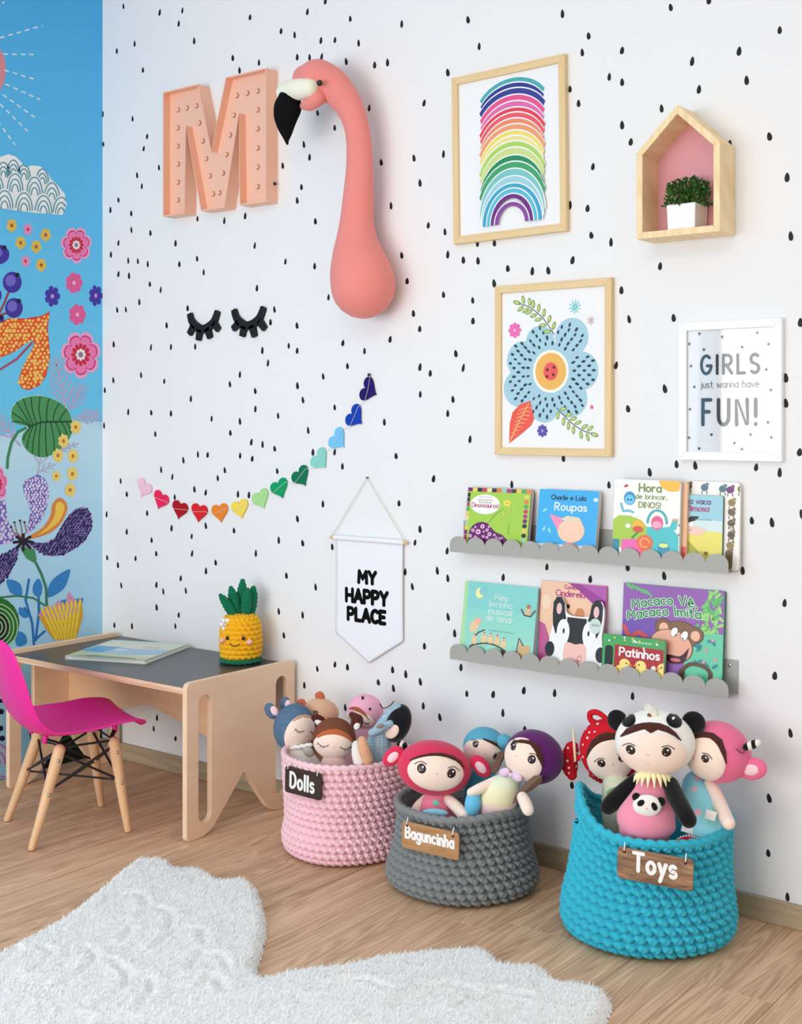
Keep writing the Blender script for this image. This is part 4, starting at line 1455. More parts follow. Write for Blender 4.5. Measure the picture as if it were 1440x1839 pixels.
def art_hora(a, w):
    a.poly(a.cov, (246, 246, 240), 1)
    OL = (126, 144, 66)
    a.poly([p for p in ellipse(w * .88, 1.0, .17, .15, 24, 0, 180, 360) if p[0] < w - .006] + [(w - .006, .995)], (250, 190, 70), 3)
    a.text('Hora', w * .55, .84, .105, .02, OL, .22, align='c', lv=3)
    a.text('de brincar,', w * .57, .74, .066, .010, OL, .2, align='c', lv=3)
    a.text('DINOS!', w * .55, .62, .075, .013, OL, .2, align='c', lv=3)
    a.poly([(.005, .06), (.005, .44), (.08, .5), (.22, .5), (.36, .45), (.44, .36), (.44, .06)], (172, 206, 74), 3)
    a.poly([(.12, .03), (.12, .17), (.36, .19), (.44, .1), (.42, .03)], (240, 110, 180), 5)
    a.poly([(.0, .03), (.0, .17), (.09, .17), (.09, .03)], (64, 140, 170), 5)
    a.poly([(.44, .02), (.44, .36), (.62, .36), (.74, .38), (.84, .26), (.84, .02)], (84, 196, 200), 4)
    a.poly([(.72, .34), (.76, .47), (.83, .47), (.81, .34)], (84, 196, 200), 4); a.ell(.795, .47, .04, .02, (214, 176, 140), lv=5)
    a.line(ellipse(.57, .42, .12, .17, 20, 0, 0, 180), .03, (84, 170, 184), 5)
    a.ell(.57, .42, .075, .095, (232, 96, 140), lv=6); a.ell(.57, .395, .06, .05, (248, 170, 200), lv=7)
    a.ell(.33, .36, .075, .085, (244, 186, 60), lv=6); a.ell(.33, .32, .07, .045, (214, 90, 70), lv=7)
    a.ell(.42, .14, .105, .11, (238, 110, 66), lv=6); a.line(ellipse(.42, .14, .06, .06, 14, 0, 0, 300), .016, (250, 180, 110), 7)
    a.ell(.66, .08, .075, .085, (66, 150, 180), lv=6); a.ell(.66, .12, .06, .03, (226, 240, 150), lv=7)
    a.ell(.21, .74, .075, .095, (62, 150, 200), lv=4); a.ell(.21, .72, .06, .07, (116, 200, 236), lv=5)
    a.line([(.1, .66), (.13, .56), (.2, .57), (.26, .55)], .03, (110, 190, 210), 4)
    a.ell(.19, .72, .012, .014, (30, 70, 120), lv=6); a.ell(.23, .72, .012, .014, (30, 70, 120), lv=6)
    for x, y in ((.16, .91), (.86, .41), (.86, .28)): a.ell(x, y, .03, .018, (200, 80, 80), rot=30, lv=4)
    a.ell(.2, .36, .035, .03, (246, 246, 240), lv=5)
    a.line([(.26, .2), (.33, .28)], .03, (80, 150, 60), 5)


def art_peach(a, w):
    a.poly(a.cov, (240, 190, 150), 1)
    a.poly([(0, 0), (w, 0), (w, .12), (0, .12)], (226, 96, 90), 2)


def art_vaca(a, w):
    a.poly(a.cov, (158, 208, 222), 1)
    a.poly([(0, 0), (w, 0), (w, .42), (w * .5, .44), (0, .38)], (238, 226, 110), 2)
    a.poly([(0, .42), (0, .66), (w * .4, .62), (w, .6), (w, .42), (w * .5, .44)], (214, 232, 232), 2)
    a.poly([(0, .5), (.0, .9), (.16, .9), (.16, .5)], (244, 176, 140), 3)
    a.poly([(0, .0), (.0, .36), (.22, .36), (.22, .0)], (236, 150, 120), 3)
    a.text('Diário', .0, .89, .1, .012, (200, 110, 100), .12, lv=5)
    a.text('da vaca', w * .34, .86, .085, .013, (110, 70, 130), .16, lv=5)
    a.text('Mimosa', w * .34, .745, .088, .014, (176, 64, 120), .16, lv=5)
    a.ell(.2, .52, .2, .14, (248, 248, 246), lv=4)
    a.poly([(.0, .44), (.06, .42), (.1, .5), (.03, .6), (.0, .6)], (26, 26, 28), 5)
    a.poly([(.28, .58), (.36, .66), (.48, .66), (.44, .6), (.32, .55)], (26, 26, 28), 5)
    a.ell(.42, .43, .16, .07, (244, 206, 192), lv=5); a.ell(.36, .44, .012, .012, (170, 90, 90), lv=6)
    a.poly([(.2, .06), (.2, .34), (.26, .34), (.5, .08)], (180, 178, 60), 4)
    squig(a, .42, .66, .61, 8, .007, (120, 160, 160))
    a.line([(0, .17), (.14, .16)], .03, (40, 20, 24), 6)
    a.flower(w * .72, .08, .03, .03, 5, (150, 120, 60), lv=5)


def art_anim(a, w):
    a.poly(a.cov, (246, 244, 238), 1)
    rr = random.Random(9)
    brown = [(116, 96, 66), (90, 120, 130), (150, 130, 80), (120, 60, 120)]
    for x, y, c in ((.10, .93, 0), (.30, .92, 1), (.52, .91, 1), (.74, .91, 2), (w - .12, .9, 3), (w - .1, .73, 2), (w - .1, .6, 0), (w - .1, .46, 0), (w - .1, .3, 0), (w - .11, .16, 2), (w - .12, .06, 0)):
        c_ = brown[c]
        a.ell(x, y, .045, .05, c_, rot=rr.uniform(-40, 40), lv=3)
        a.ell(x + .03, y + .045, .022, .022, tuple(min(255, v + 30) for v in c_), lv=4)
        a.line([(x - .03, y - .05), (x - .03, y - .085)], .012, c_, 3); a.line([(x + .025, y - .05), (x + .03, y - .085)], .012, c_, 3)
        a.ell(x + .036, y + .05, .006, .006, (20, 20, 20), lv=5)
    for k in range(9):
        a.line([(w - .13 + .02 * (k % 2), .24 + .025 * k), (w - .07, .25 + .025 * k)], .009, (30, 28, 30), 4)
    a.poly([(.1, .1), (w - .2, .1), (w - .2, .82), (.1, .82)], (206, 216, 160), 2)


def art_ninar(a, w):
    a.poly(a.cov, (136, 212, 206), 1)
    a.poly([(0, 0), (.055, 0), (.055, 1), (0, 1)], (176, 226, 160), 2)
    for k in range(6):
        t = k / 6
        a.poly([(.055, .0 + .1 * k), (w - .004, .0 + .1 * k), (w - .004, .1 + .1 * k), (.055, .1 + .1 * k)], (158 - 3 * k, 222 - 1 * k, 200 + k), 2)
    a.ell(.24, .84, .065, .08, (246, 240, 160), lv=3); a.ell(.28, .87, .05, .06, (136, 206, 212), lv=4)
    for i, t in enumerate(('Meu', 'livrinho', 'musical', 'de ninar')):
        a.text(t, w * .52, .76 - .105 * i, .09, .011, (226, 240, 236), .2, align='c', lv=4)
    br = (96, 72, 52)
    a.line([tuple(p) for p in catmull([(.36, .3), (.26, .24), (.2, .12), (.2, .05)], 5)], .02, br, 4)
    a.line([tuple(p) for p in catmull([(.16, .04), (.34, .1), (.52, .1), (.72, .02)], 6)], .022, br, 4)
    a.ell(.2, .34, .065, .1, (236, 206, 160), rot=-20, lv=4); a.ell(.25, .42, .055, .05, (240, 190, 160), lv=5)
    for x, y in ((.22, .12), (.36, .16), (.46, .16), (.56, .15), (.66, .12)):
        a.ell(x, y, .045, .05, (238, 206, 150), lv=5); a.ell(x, y + .055, .035, .034, (240, 214, 180), lv=5)
        a.ell(x - .012, y + .06, .006, .007, (50, 36, 30), lv=6); a.ell(x + .012, y + .06, .006, .007, (50, 36, 30), lv=6)
        a.ell(x, y + .095, .014, .012, (206, 90, 80), lv=6)
    a.poly([(.84, .03), (.9, .22), (.95, .14), (1.04, .16), (1.06, .04), (.96, .0)], (214, 180, 130), 5); a.line([(.84, .03), (.88, .24), (.95, .14)], .016, br, 6)
    a.ell(.98, .64, .05, .055, (220, 190, 150), lv=5); a.line([(.88, .66), (.93, .58), (1.02, .57), (1.08, .66)], .02, br, 5); a.ell(.98, .71, .03, .03, (190, 120, 90), lv=6)
    squig(a, .42, .8, .3, 14, .006, (110, 180, 190))


def art_cind(a, w):
    a.poly(a.cov, (246, 202, 170), 1)
    a.poly([(w * .42, .995), (w - .004, .995), (w - .004, .62), (w * .82, .74), (w * .6, .9)], (160, 62, 150), 3)
    a.poly([(w * .6, .995), (w - .004, .995), (w - .004, .8), (w * .8, .9)], (186, 90, 176), 4)
    a.poly([(0, .0), (0, .45), (.08, .42), (.16, .2), (.16, .0)], (196, 96, 150), 3)
    a.text('Conta', w * .46, .915, .05, .009, (190, 60, 140), .15, align='c', lv=5)
    a.text('Cinderela', w * .46, .815, .078, .012, (190, 60, 140), .15, align='c', lv=5)
    a.ell(w * .38, .6, .08, .1, (240, 196, 170), lv=3)
    a.poly([(w * .32, .64), (w * .34, .72), (w * .46, .71), (w * .46, .66), (w * .4, .66)], (34, 24, 30), 4)
    a.ell(w * .62, .6, .06, .08, (214, 140, 90), lv=3)
    a.ell(.08, .72, .06, .1, (248, 220, 190), lv=2)


def art_macaco(a, w):
    a.poly(a.cov, (150, 96, 178), 1)
    a.poly([(0, .3), (0, .55), (.2, .62), (.45, .6), (.45, .3)], (120, 84, 176), 2)
    a.poly([(w * .58, 0), (w - .004, 0), (w - .004, .5), (w * .7, .5)], (108, 206, 166), 2)
    rr = random.Random(8)
    for k in range(70):
        x, y = rr.uniform(w * .7, w - .03), rr.uniform(.5, .98)
        if x + .35 * (1 - y) > w * .86: a.ell(x, y, .05, .018, rr.choice(((126, 206, 110), (98, 186, 110), (160, 220, 120))), rot=rr.uniform(20, 160), lv=3)
    for k in range(14):
        a.ell(.05 + .02 * k, .985 - .006 * k - rr.uniform(0, .03), .035, .012, (110, 190, 120), rot=-50, lv=3)
    G_, WH = (36, 130, 76), (206, 240, 206)
    for t, y, h_ in (('Macaco Vê,', .735, .105), ('Macaco Imita', .605, .105)):
        for wd, cc, lv in ((.034, WH, 4), (.016, G_, 5)):
            a.text(t, w * .42, y, h_, wd, cc, .22, rot=7, align='c', arch=.45, lv=lv)
    BR, PK = (134, 98, 66), (240, 176, 148)
    for x, y in ((w * .42, .52), (w * .73, .46)):
        a.ell(x, y, .095, .10, (96, 66, 46), lv=6); a.ell(x, y, .085, .09, BR, lv=7); a.ell(x + .005, y - .01, .05, .06, (244, 190, 160), lv=8)
    a.ell(w * .58, .44, .21, .17, (96, 66, 46), lv=6, n=26); a.ell(w * .58, .44, .2, .16, BR, lv=7, n=26)
    a.ell(w * .5, .3, .24, .2, (120, 84, 64), rot=-12, lv=8, n=28); a.ell(w * .5, .3, .23, .19, PK, rot=-12, lv=9, n=28)
    for x, y in ((w * .53, .47), (w * .63, .44)):
        a.ell(x, y, .04, .062, (70, 50, 40), rot=-20, lv=9); a.ell(x, y, .035, .057, (250, 250, 246), rot=-20, lv=10)
    a.ell(w * .545, .435, .008, .012, (30, 26, 30), lv=11); a.ell(w * .615, .405, .008, .012, (30, 26, 30), lv=11)
    a.poly([tuple(p) for p in catmull([(w * .38, .19), (w * .5, .2), (w * .6, .2), (w * .68, .31)], 4)] + [tuple(p) for p in catmull([(w * .68, .31), (w * .64, .14), (w * .52, .1), (w * .38, .19)], 4)], (70, 26, 40), 10)
    a.ell(w * .55, .145, .06, .02, (220, 120, 130), lv=11)
    a.line([tuple(p) for p in catmull([(w * .6, .02), (w * .7, .12), (w * .84, .1), (w * .9, .02)], 5)], .045, (100, 72, 52), 8)
    a.line([tuple(p) for p in catmull([(.02, .48), (.1, .36), (.2, .42), (.3, .34)], 5)], .05, (214, 80, 80), 4)
    for k in range(12):
        x, y = rr.uniform(w * .74, w - .08), rr.uniform(.1, .42)
        a.ell(x, y, .04, .018, (50, 140, 150), rot=rr.uniform(0, 180), lv=5)
    for x, y in ((w * .9, .42), (w * .84, .3), (w * .93, .2), (w * .82, .16)): a.ell(x, y, .018, .018, (236, 150, 170), lv=6)


def art_pat(a, w):
    a.poly(a.cov, (70, 168, 92), 1)
    a.poly([(.3, .1), (.3, .76), (w - .03, .76), (w - .03, .1)], (176, 34, 44), 2)
    a.text('Patinhos', (.3 + w) / 2, .5, .2, .04, (248, 246, 240), .2, align='c', lv=4)
    squig(a, .7, w - .3, .87, 13, .016, (206, 236, 206), amp=.02)
    rr = random.Random(2)
    for k in range(14):
        a.ell(rr.uniform(.03, w - .05), rr.choice((rr.uniform(.82, .96), rr.uniform(.82, .96), rr.uniform(.1, .9))) if k % 2 else rr.uniform(.82, .96), .025, .025, rr.choice(((206, 60, 60), (246, 246, 240), (236, 210, 90))), lv=3)
    a.poly(rounded([(.07, .0), (.07, .72), (.26, .72), (.26, .0)], [0, .09, .09, 0]), (24, 40, 34), 4)
    for x, fl_ in ((.52, 1), (.98, -1), (1.5, -1)):
        a.ell(x, .1, .24, .17, (248, 220, 110), lv=5); a.ell(x + .04 * fl_, .3, .13, .13, (250, 226, 130), lv=6)
        a.ell(x + .08 * fl_, .32, .02, .022, (40, 30, 30), lv=7); a.ell(x + .17 * fl_, .28, .05, .026, (232, 140, 60), lv=7)
    a.ell(1.24, .25, .06, .09, (246, 240, 226), lv=5)


book('picture_book', 'lime green board book with a purple spotted dinosaur, leftmost on the upper ledge', 841, 955, 877, Z1, .052, .016, (120, 60, 100), art_dino, board=True, cr=.012)
book('picture_book', 'bright blue board book titled Roupas on the upper ledge', 969, 1077, 880, Z1, .052, .015, (206, 200, 188), art_blue, board=True, cr=.010)
book('picture_book', 'white board book Hora de brincar DINOS with cartoon dinosaurs on upper ledge', 1103, 1223, 862, Z1, .058, .012, (196, 204, 196), art_hora, lean=.062, board=True, cr=.008)
book('picture_book', 'peach backed book mostly hidden behind the white dinosaur book on upper ledge', 1150, 1235, 866, Z1, .044, .010, (240, 196, 160), art_peach, lean=.055, board=True, cr=.004)
book('picture_book', 'book about a spotted cow with blue sky and yellow field on upper ledge', 1198, 1299, 889, Z1, .033, .008, (120, 150, 140), art_vaca, lean=.055)
book('picture_book', 'large white book bordered with tiny animals, rightmost and rearmost on upper ledge', 1222, 1330, 865, Z1, .024, .010, (240, 238, 230), art_anim, lean=.05, board=True, cr=.014)

book('picture_book', 'aqua bedtime songbook with moon and animals on a branch, leftmost on lower ledge', 836, 967, 1049, Z2, .054, .024, (110, 200, 190), art_ninar, cr=.004)
book('picture_book', 'pink and purple fairy tale book behind the cow book on lower ledge', 972, 1090, 1047, Z2, .030, .007, (206, 130, 170), art_cind, lean=.10)
book('picture_book', 'big purple and green book with a laughing monkey on the lower ledge', 1120, 1302, 1054, Z2, .030, .009, (70, 140, 110), art_macaco, lean=.08)
book('picture_book', 'small green and red board book titled Patinhos in front of the monkey book', 1083, 1195, 1144, Z2, .058, .010, (90, 120, 90), art_pat, lean=.10, board=True, cr=.006)

# cow-shaped board book, cut out along its ears
yb = .054
A0, B0 = bw(981, 1180, yb), bw(1078, 1180, yb)
w_c = B0.x - A0.x
h_c = (bw(1030, 1074, .03).z - Z2) / math.cos(.15)
M_C = Matrix.Translation((A0.x, -yb, Z2)) @ Matrix.Rotation(-.15, 4, 'X')
t = thing('cow_book', 'black and white board book cut in the shape of a cow on lower ledge', 'book', (A0.x + w_c / 2, -yb, Z2))
cow = [(.06, 0), (.94, 0), (1.0, .1), (1.0, .36), (.97, .55), (.99, .75), (.98, .9), (.93, .985), (.84, .985), (.77, .9), (.74, .78), (.6, .76), (.4, .76), (.28, .8), (.25, .92), (.18, 1.0), (.1, 1.0), (.04, .92), (.04, .76), (.06, .62), (.02, .5), (.0, .36), (.0, .1)]
cow = rounded(cow, .03, 3)
sc = lambda P_: [(p[0] * w_c, p[1] * h_c) for p in P_]
q = MB(); q.prism(sc(cow), .0, .0026, M_C)
q.prism(sc([(.5 + (p[0] - .5) * .99, p[1] * .992) for p in cow]), .003, .0056, M_C); q.prism(sc([(.5 + (p[0] - .5) * .985, p[1] * .985) for p in cow]), .006, .0086, M_C)
q.build('pages', M_PAGES, t)
art = Art(lambda u, v, e: M_C @ Vector((u * w_c, -e, v * h_c)))
BKc, WHc = (26, 26, 28), (246, 246, 244)
art.poly(cow, WHc, 1)
ear = lambda s: [(.5 + s * (x - .5), y) for x, y in ((.06, .62), (.04, .76), (.04, .92), (.1, .995), (.18, .995), (.25, .92), (.27, .8), (.3, .72), (.2, .62), (.12, .5))]
for s in (1, -1):
    art.poly(ear(s), BKc, 2)
    art.ell(.5 - s * .345, .84, .05, .075, (240, 190, 190), lv=3)
    art.ell(.5 - s * .47, .30, .09, .1, BKc, lv=2)
art.poly([(.32, .74), (.68, .74), (.69, .5), (.64, .4), (.5, .36), (.36, .4), (.31, .5)], BKc, 3)
for s in (1, -1): art.ell(.5 - s * .24, .54, .12, .17, WHc, lv=4); art.ell(.5 - s * .23, .555, .02, .035, (30, 30, 36), lv=5)
art.poly(rounded([(.28, .2), (.3, .4), (.4, .42), (.5, .39), (.6, .42), (.7, .4), (.72, .2), (.6, .13), (.4, .13)], .05), (246, 196, 186), 5)
art.line(ellipse(.6, .22, .035, .035, 12), .012, (206, 120, 100), 6); art.line([(.54, .19), (.6, .18)], .012, (206, 120, 100), 6)
squig(art, .22, .78, .085, 12, .012, (90, 60, 60), amp=.014)
art.ell(.84, .66, .11, .1, (206, 222, 214), lv=5)
squig(art, .77, .92, .67, 5, .01, (120, 140, 130), lv=6)
art.poly([(.3, .0), (.34, .05), (.46, .04), (.5, .0)], (60, 130, 190), 6)
art.build('cover_print', t, M_PR)

# ================================================================== DESK
DX0, DX1, DYF, DYB, DH = .095, .951, -.470, -.016, .452
PT = .018
M_PLY = wood('birch_ply_face', (252, 222, 190), (238, 202, 168), (6, 3, 22), .45, rand=.03, bump=.03, contrast=(.2, .8))
M_PLYX = wood('birch_ply_board', (240, 202, 162), (220, 178, 136), (3, 20, 24), .45, bump=.03, contrast=(.2, .8))
M_EDGE = wood('ply_edge', (244, 214, 182), (206, 164, 130), (4, 4, 130), .55, bump=.04)
M_TOP = mat('blackboard_top', (66, 68, 72), .34, bump=(300, .05, .0005), spec=.5)
desk = thing('kids_desk', 'low birch plywood kids desk with black top and slotted side panels', 'desk', ((DX0 + DX1) / 2, (DYF + DYB) / 2, 0))
YZ = lambda x: Matrix(((0, 0, 1, x), (1, 0, 0, 0), (0, 1, 0, 0), (0, 0, 0, 1)))      # plane y-z, normal along x


def slot(yc_, z0_, z1_, w_):
    return ellipse(yc_, z1_ - w_ / 2, w_ / 2, w_ / 2, 14, 0, 0, 180) + ellipse(yc_, z0_ + w_ / 2, w_ / 2, w_ / 2, 14, 0, 180, 360)


side = rounded([(DYF, 0), (DYF, DH), (DYB, DH), (DYB, 0), (-.124, 0), (-.240, .152), (-.383, 0)], [.014, .022, .022, .004, .045, .004, .045], 6)
slots = [slot(-.399, .04, .408, .050), slot(-.077, .045, .410, .050)]
for x in (DX0 + PT / 2, DX1 - PT / 2):
    V, F = extrude([side] + slots, PT, YZ(x), .0015)
    mk('side_panel', V, F, M_PLY, desk)
q = MB(); q.box((DX0 + PT, DYF + .004, .418), (DX1 - PT, DYB, .4365))
q.build('top_board', M_EDGE, desk, bevel=.001)
q = MB(); q.box((DX0 + PT, DYF + .006, .4366), (DX1 - PT, DYB, .4376))
q.build('black_writing_top', M_TOP, desk)
cxd = (DX0 + DX1) / 2
ap = [(DX0 + PT, .418), (DX1 - PT, .418), (DX1 - PT, .192), (cxd + .028, .285), (cxd - .005, .2885), (cxd - .03, .285), (DX0 + PT, .192)]
q = MB(); q.prism(ap, -.235, -.217)
q.build('apron', M_PLYX, desk, bevel=.001)

# picture book lying on the desk
B_ = [fl(*p, .4376) for p in ((117, 1184), (262, 1193), (318, 1153), (186, 1149))]
o = B_[0]; ex = (B_[1] - B_[0]); ey = (B_[3] - B_[0])
ex2 = Vector((ex.x, ex.y, 0)).normalized(); ey2 = Vector((-ex2.y, ex2.x, 0))
bwid, bdep = ex.length, abs((B_[2] - B_[1]).dot(ey2))
bdep = min(bdep, .30)
MBk = Matrix(((ex2.x, ey2.x, 0, o.x), (ex2.y, ey2.y, 0, o.y), (0, 0, 1, .4377), (0, 0, 0, 1)))
t = thing('picture_book', 'wide picture book with blue and green scenery lying flat on the black desk', 'book', tuple(MBk @ Vector((bwid / 2, bdep / 2, 0))))
q = MB(); q.box((0, 0, 0), (bwid, bdep, .002), MBk); q.box((0, 0, .0095), (bwid - .004, bdep, .0115), MBk); q.box((0, 0, .001), (.003, bdep, .011), MBk)
q.build('cover', mat('book_cover_pale', (222, 234, 220), .3), t)
q = MB(); q.box((.003, .003, .0022), (bwid - .006, bdep - .003, .0094), MBk)
q.build('pages', M_PAGES, t)
art = Art(lambda u, v, e: MBk @ Vector((u * bwid * .985, v * bdep, .0115 + e)))
art.poly([(0, 0), (1, 0), (1, 1), (0, 1)], (206, 222, 214), 1)
art.poly([(0, .55), (1, .5), (1, .85), (0, .8)], (224, 224, 204), 2)
art.poly([(.02, .3), (.3, .28), (.34, .62), (.04, .62)], (72, 160, 214), 3)
art.poly([(.3, .26), (.6, .24), (.98, .35), (.98, .6), (.55, .55), (.34, .6)], (158, 198, 224), 3)
art.poly([(.0, .02), (1, .02), (1, .18), (.5, .24), (0, .28)], (196, 206, 166), 3)
art.poly([(.1, .02), (.9, .02), (.8, .09), (.3, .12)], (120, 140, 100), 4)
art.ell(.45, .44, .09, .04, (232, 240, 240), lv=5); art.ell(.7, .7, .12, .05, (226, 214, 196), lv=5)
art.build('cover_print', t, M_PR)

# ================================================================== CHAIR
CC = Vector((.578, -.596, 0)); CF = Vector((.353, .936, 0)).normalized(); CS = Vector((CF.y, -CF.x, 0))
ch = lambda f, s, z: CC + CF * f + CS * s + Vector((0, 0, z))
chair = thing('kids_chair', 'hot pink moulded plastic kids chair on wooden dowel legs at the desk', 'chair', tuple(CC))
prof = [(.188, .300, .10), (.183, .312, .145), (.165, .319, .168), (.11, .316, .182), (.04, .303, .188), (-.03, .297, .19), (-.085, .300, .19), (-.125, .316, .188), (-.155, .348, .184), (-.176, .395, .178),
        (-.190, .445, .168), (-.200, .495, .152), (-.207, .54, .126), (-.211, .565, .095), (-.213, .578, .055)]
pc = catmull([(f, 0, z, w_) for f, z, w_ in prof], 3)
NS = 20
V, F = [], []
for i, p in enumerate(pc):
    t_ = np.array(pc[min(i + 1, len(pc) - 1)][:3]) - np.array(pc[max(i - 1, 0)][:3]); t_ /= np.linalg.norm(t_)
    nrm_ = (t_[2], -t_[0])                    # normal in the f-z plane, up out of the seat / forward off the back
    nrm_ = (nrm_[0], nrm_[1]) if nrm_[1] > 0 or nrm_[0] > 0 else (-nrm_[0], -nrm_[1])
    ff = i / (len(pc) - 1)
    cup = .030 * min(1, ff * 3) * (1 if ff < .75 else max(.25, 1 - (ff - .75) * 2.4))
    for k in range(NS + 1):
        s = -1 + 2 * k / NS
        e = cup * abs(s) ** 2.4
        V.append(ch(p[0] + nrm_[0] * e, s * p[3], p[2] + nrm_[1] * e))
for i in range(len(pc) - 1):
    for k in range(NS):
        n = i * (NS + 1) + k
        F.append((n, n + 1, n + NS + 2, n + NS + 1))
M_PINKP = mat('pink_plastic', (238, 30, 152), .38, spec=.45)
sh = mk('seat_shell', V, F, M_PINKP, chair, smooth=True)
so = sh.modifiers.new('thickness', 'SOLIDIFY'); so.thickness = .005; so.offset = 0
bv = sh.modifiers.new('bevel', 'BEVEL'); bv.width = .0018; bv.segments = 2; bv.limit_method = 'ANGLE'
M_LEG = wood('beech_leg', (238, 198, 156), (222, 176, 130), (30, 30, 4), .45, bump=.03)
M_BLKM = mat('black_metal', (20, 20, 22), .4, spec=.5)
feet = [fl(57, 1527), fl(230, 1494), fl(182, 1448), fl(13, 1475)]
tops = [ch(-.055, .105, .262), ch(.105, .105, .262), ch(.105, -.105, .262), ch(-.055, -.105, .262)]
tops2 = []
for ft, tp in zip(feet, tops):
    q = MB()
    d = (tp - ft)
    q.tube([tuple(ft + Vector((0, 0, .006))), tuple(ft + d * .3), tuple(ft + d * .8), tuple(tp)], [.0105, .013, .0165, .0165], 16, None, True, 2)
    lg = q.build('leg', M_LEG, chair, smooth=True)
    q = MB(); q.tube([tuple(ft + Vector((0, 0, .0012))), tuple(ft + Vector((0, 0, .004)))], .0098, 12)
    q.build('foot_pad', mat('felt_pad', (120, 90, 66), .9), lg, smooth=True)
    ct = Vector((sum(t.x for t in tops) / 4, sum(t.y for t in tops) / 4, 0))
    for fr_ in (.9, .56):
        p = ft + d * fr_
        # bolt heads on the outer face of the leg
        outw = Vector((p.x - ct.x, p.y - ct.y, 0)).normalized()
        sdw = CS if (p - ct).dot(CS) > 0 else -CS
        q = MB(); q.ball(p + sdw * .0165 * (1 if fr_ > .8 else .95), (.005, .005, .005), 10)
        q.build('bolt_head', M_SCREW, lg, smooth=True)


def rod(a, b, r=.0036):
    q = MB(); q.tube([tuple(a), tuple(b)], r, 10)
    q.build('brace_rod', M_BLKM, chair, smooth=True)


mid = [f + (t - f) * .58 for f, t in zip(feet, tops)]
hi = [f + (t - f) * .97 for f, t in zip(feet, tops)]
for i in range(4):
    j = (i + 1) % 4
    if i % 2 == 0:
        rod(mid[i], hi[j]); rod(hi[i], mid[j])
    else:
        rod(mid[i], hi[j]); rod(hi[i], mid[j])
rod(mid[0], mid[2], .003); rod(mid[1], mid[3], .003)
mount = [ch(-.085, .07, .289), ch(.115, .085, .298), ch(.115, -.085, .298), ch(-.085, -.07, .289)]
for i in range(4):
    q = MB()
    inw = (Vector((ct.x, ct.y, tops[i].z)) - tops[i]).normalized()
    q.tube([tuple(hi[i]), tuple(tops[i] + inw * .008 + Vector((0, 0, .012))), tuple(mount[i] + Vector((0, 0, -.004)))], [.0075, .006, .007], 10, None, True, 3)
    q.build('mount_bracket', M_BLKM, chair, smooth=True)
    q = MB(); q.tube([tuple(mount[i] + Vector((0, 0, -.006))), tuple(mount[i] + Vector((0, 0, .006)))], .0085, 12)
    q.build('seat_stud', M_PINKP, chair, smooth=True)
for i, j in ((0, 1), (3, 2), (0, 3), (1, 2)):
    rod(tops[i] + Vector((0, 0, .006)), tops[j] + Vector((0, 0, .006)), .0032)

# ================================================================== CROCHET PINEAPPLE
ZD = .4377
pb = fl(414, 1183, ZD)
PC = Vector((pb.x - .005, pb.y + .05, ZD))
PC = Vector((.795, -.098, ZD + .0012))
pine = thing('crochet_pineapple', 'yellow crochet pineapple with smiling face and green leaves on the black desk', 'toy', tuple(PC))


def stitched(c, prof, cols, rows, amp, m, name, parent, res=6, sq=(1, 1)):
    """crochet surface of revolution with one raised lump per stitch"""
    nv, nu = rows * res, cols * res
    zs = np.array([p[0] for p in prof]); rs = np.array([p[1] for p in prof])
    s = np.concatenate([[0], np.cumsum(np.hypot(np.diff(zs), np.diff(rs)))]); s /= s[-1]
    vv = np.linspace(0, 1, nv + 1)
    z = np.interp(vv, s, zs); r = np.interp(vv, s, rs)
    dz, dr_ = np.gradient(z), np.gradient(r)
    L = np.hypot(dz, dr_) + 1e-9
    V = []
    for j in range(nv + 1):
        row = j / res; fv = row - math.floor(row)
        for k in range(nu):
            cu_ = k / res + (.5 if int(row) % 2 else 0) + .25 * fv
            fu = cu_ - math.floor(cu_)
            b = math.sqrt(max(0.0, 1 - .92 * abs(2 * fu - 1) ** 2.3 - .80 * abs(2 * fv - 1) ** 2.3))
            a = 2 * math.pi * k / nu
            rr = r[j] + (b - .6) * amp * (dz[j] / L[j])
            V.append((c[0] + rr * math.cos(a) * sq[0], c[1] + rr * math.sin(a) * sq[1], c[2] + z[j] - (b - .6) * amp * dr_[j] / L[j]))
    F = []
    for j in range(nv):
        for k in range(nu):
            F.append((j * nu + k, j * nu + (k + 1) % nu, (j + 1) * nu + (k + 1) % nu, (j + 1) * nu + k))
    F.append(tuple(range(nu - 1, -1, -1))); F.append(tuple(nv * nu + k for k in range(nu)))
    return mk(name, V, F, m, parent, smooth=True)


def yarn(name, col):
    return mat(name, col, .85, bump=(260, .35, .0012), sheen=.15, spec=.15, vary=.06)


RP = .0655
body = stitched(PC, [(.006, .048), (.012, .058), (.03, .0635), (.06, RP), (.09, .0645), (.115, .0625), (.134, .056), (.147, .044), (.153, .014)], 20, 12, .0105, yarn('yellow_yarn', (252, 186, 30)), 'body', pine, 5)
M_GY = yarn('green_yarn', (14, 112, 78))
stitched(PC, [(.0008, .046), (.002, .062), (.008, .0675), (.014, .062), (.015, .05)], 22, 3, .006, M_GY, 'base_ruffle', pine, 5)
cdir = Vector((CAM[0] - PC.x, CAM[1] - PC.y, 0)).normalized()
cside = Vector((-cdir.y, cdir.x, 0))       # viewer's right
if cside.dot(Vector((RT[0], RT[1], 0))) < 0: cside = -cside


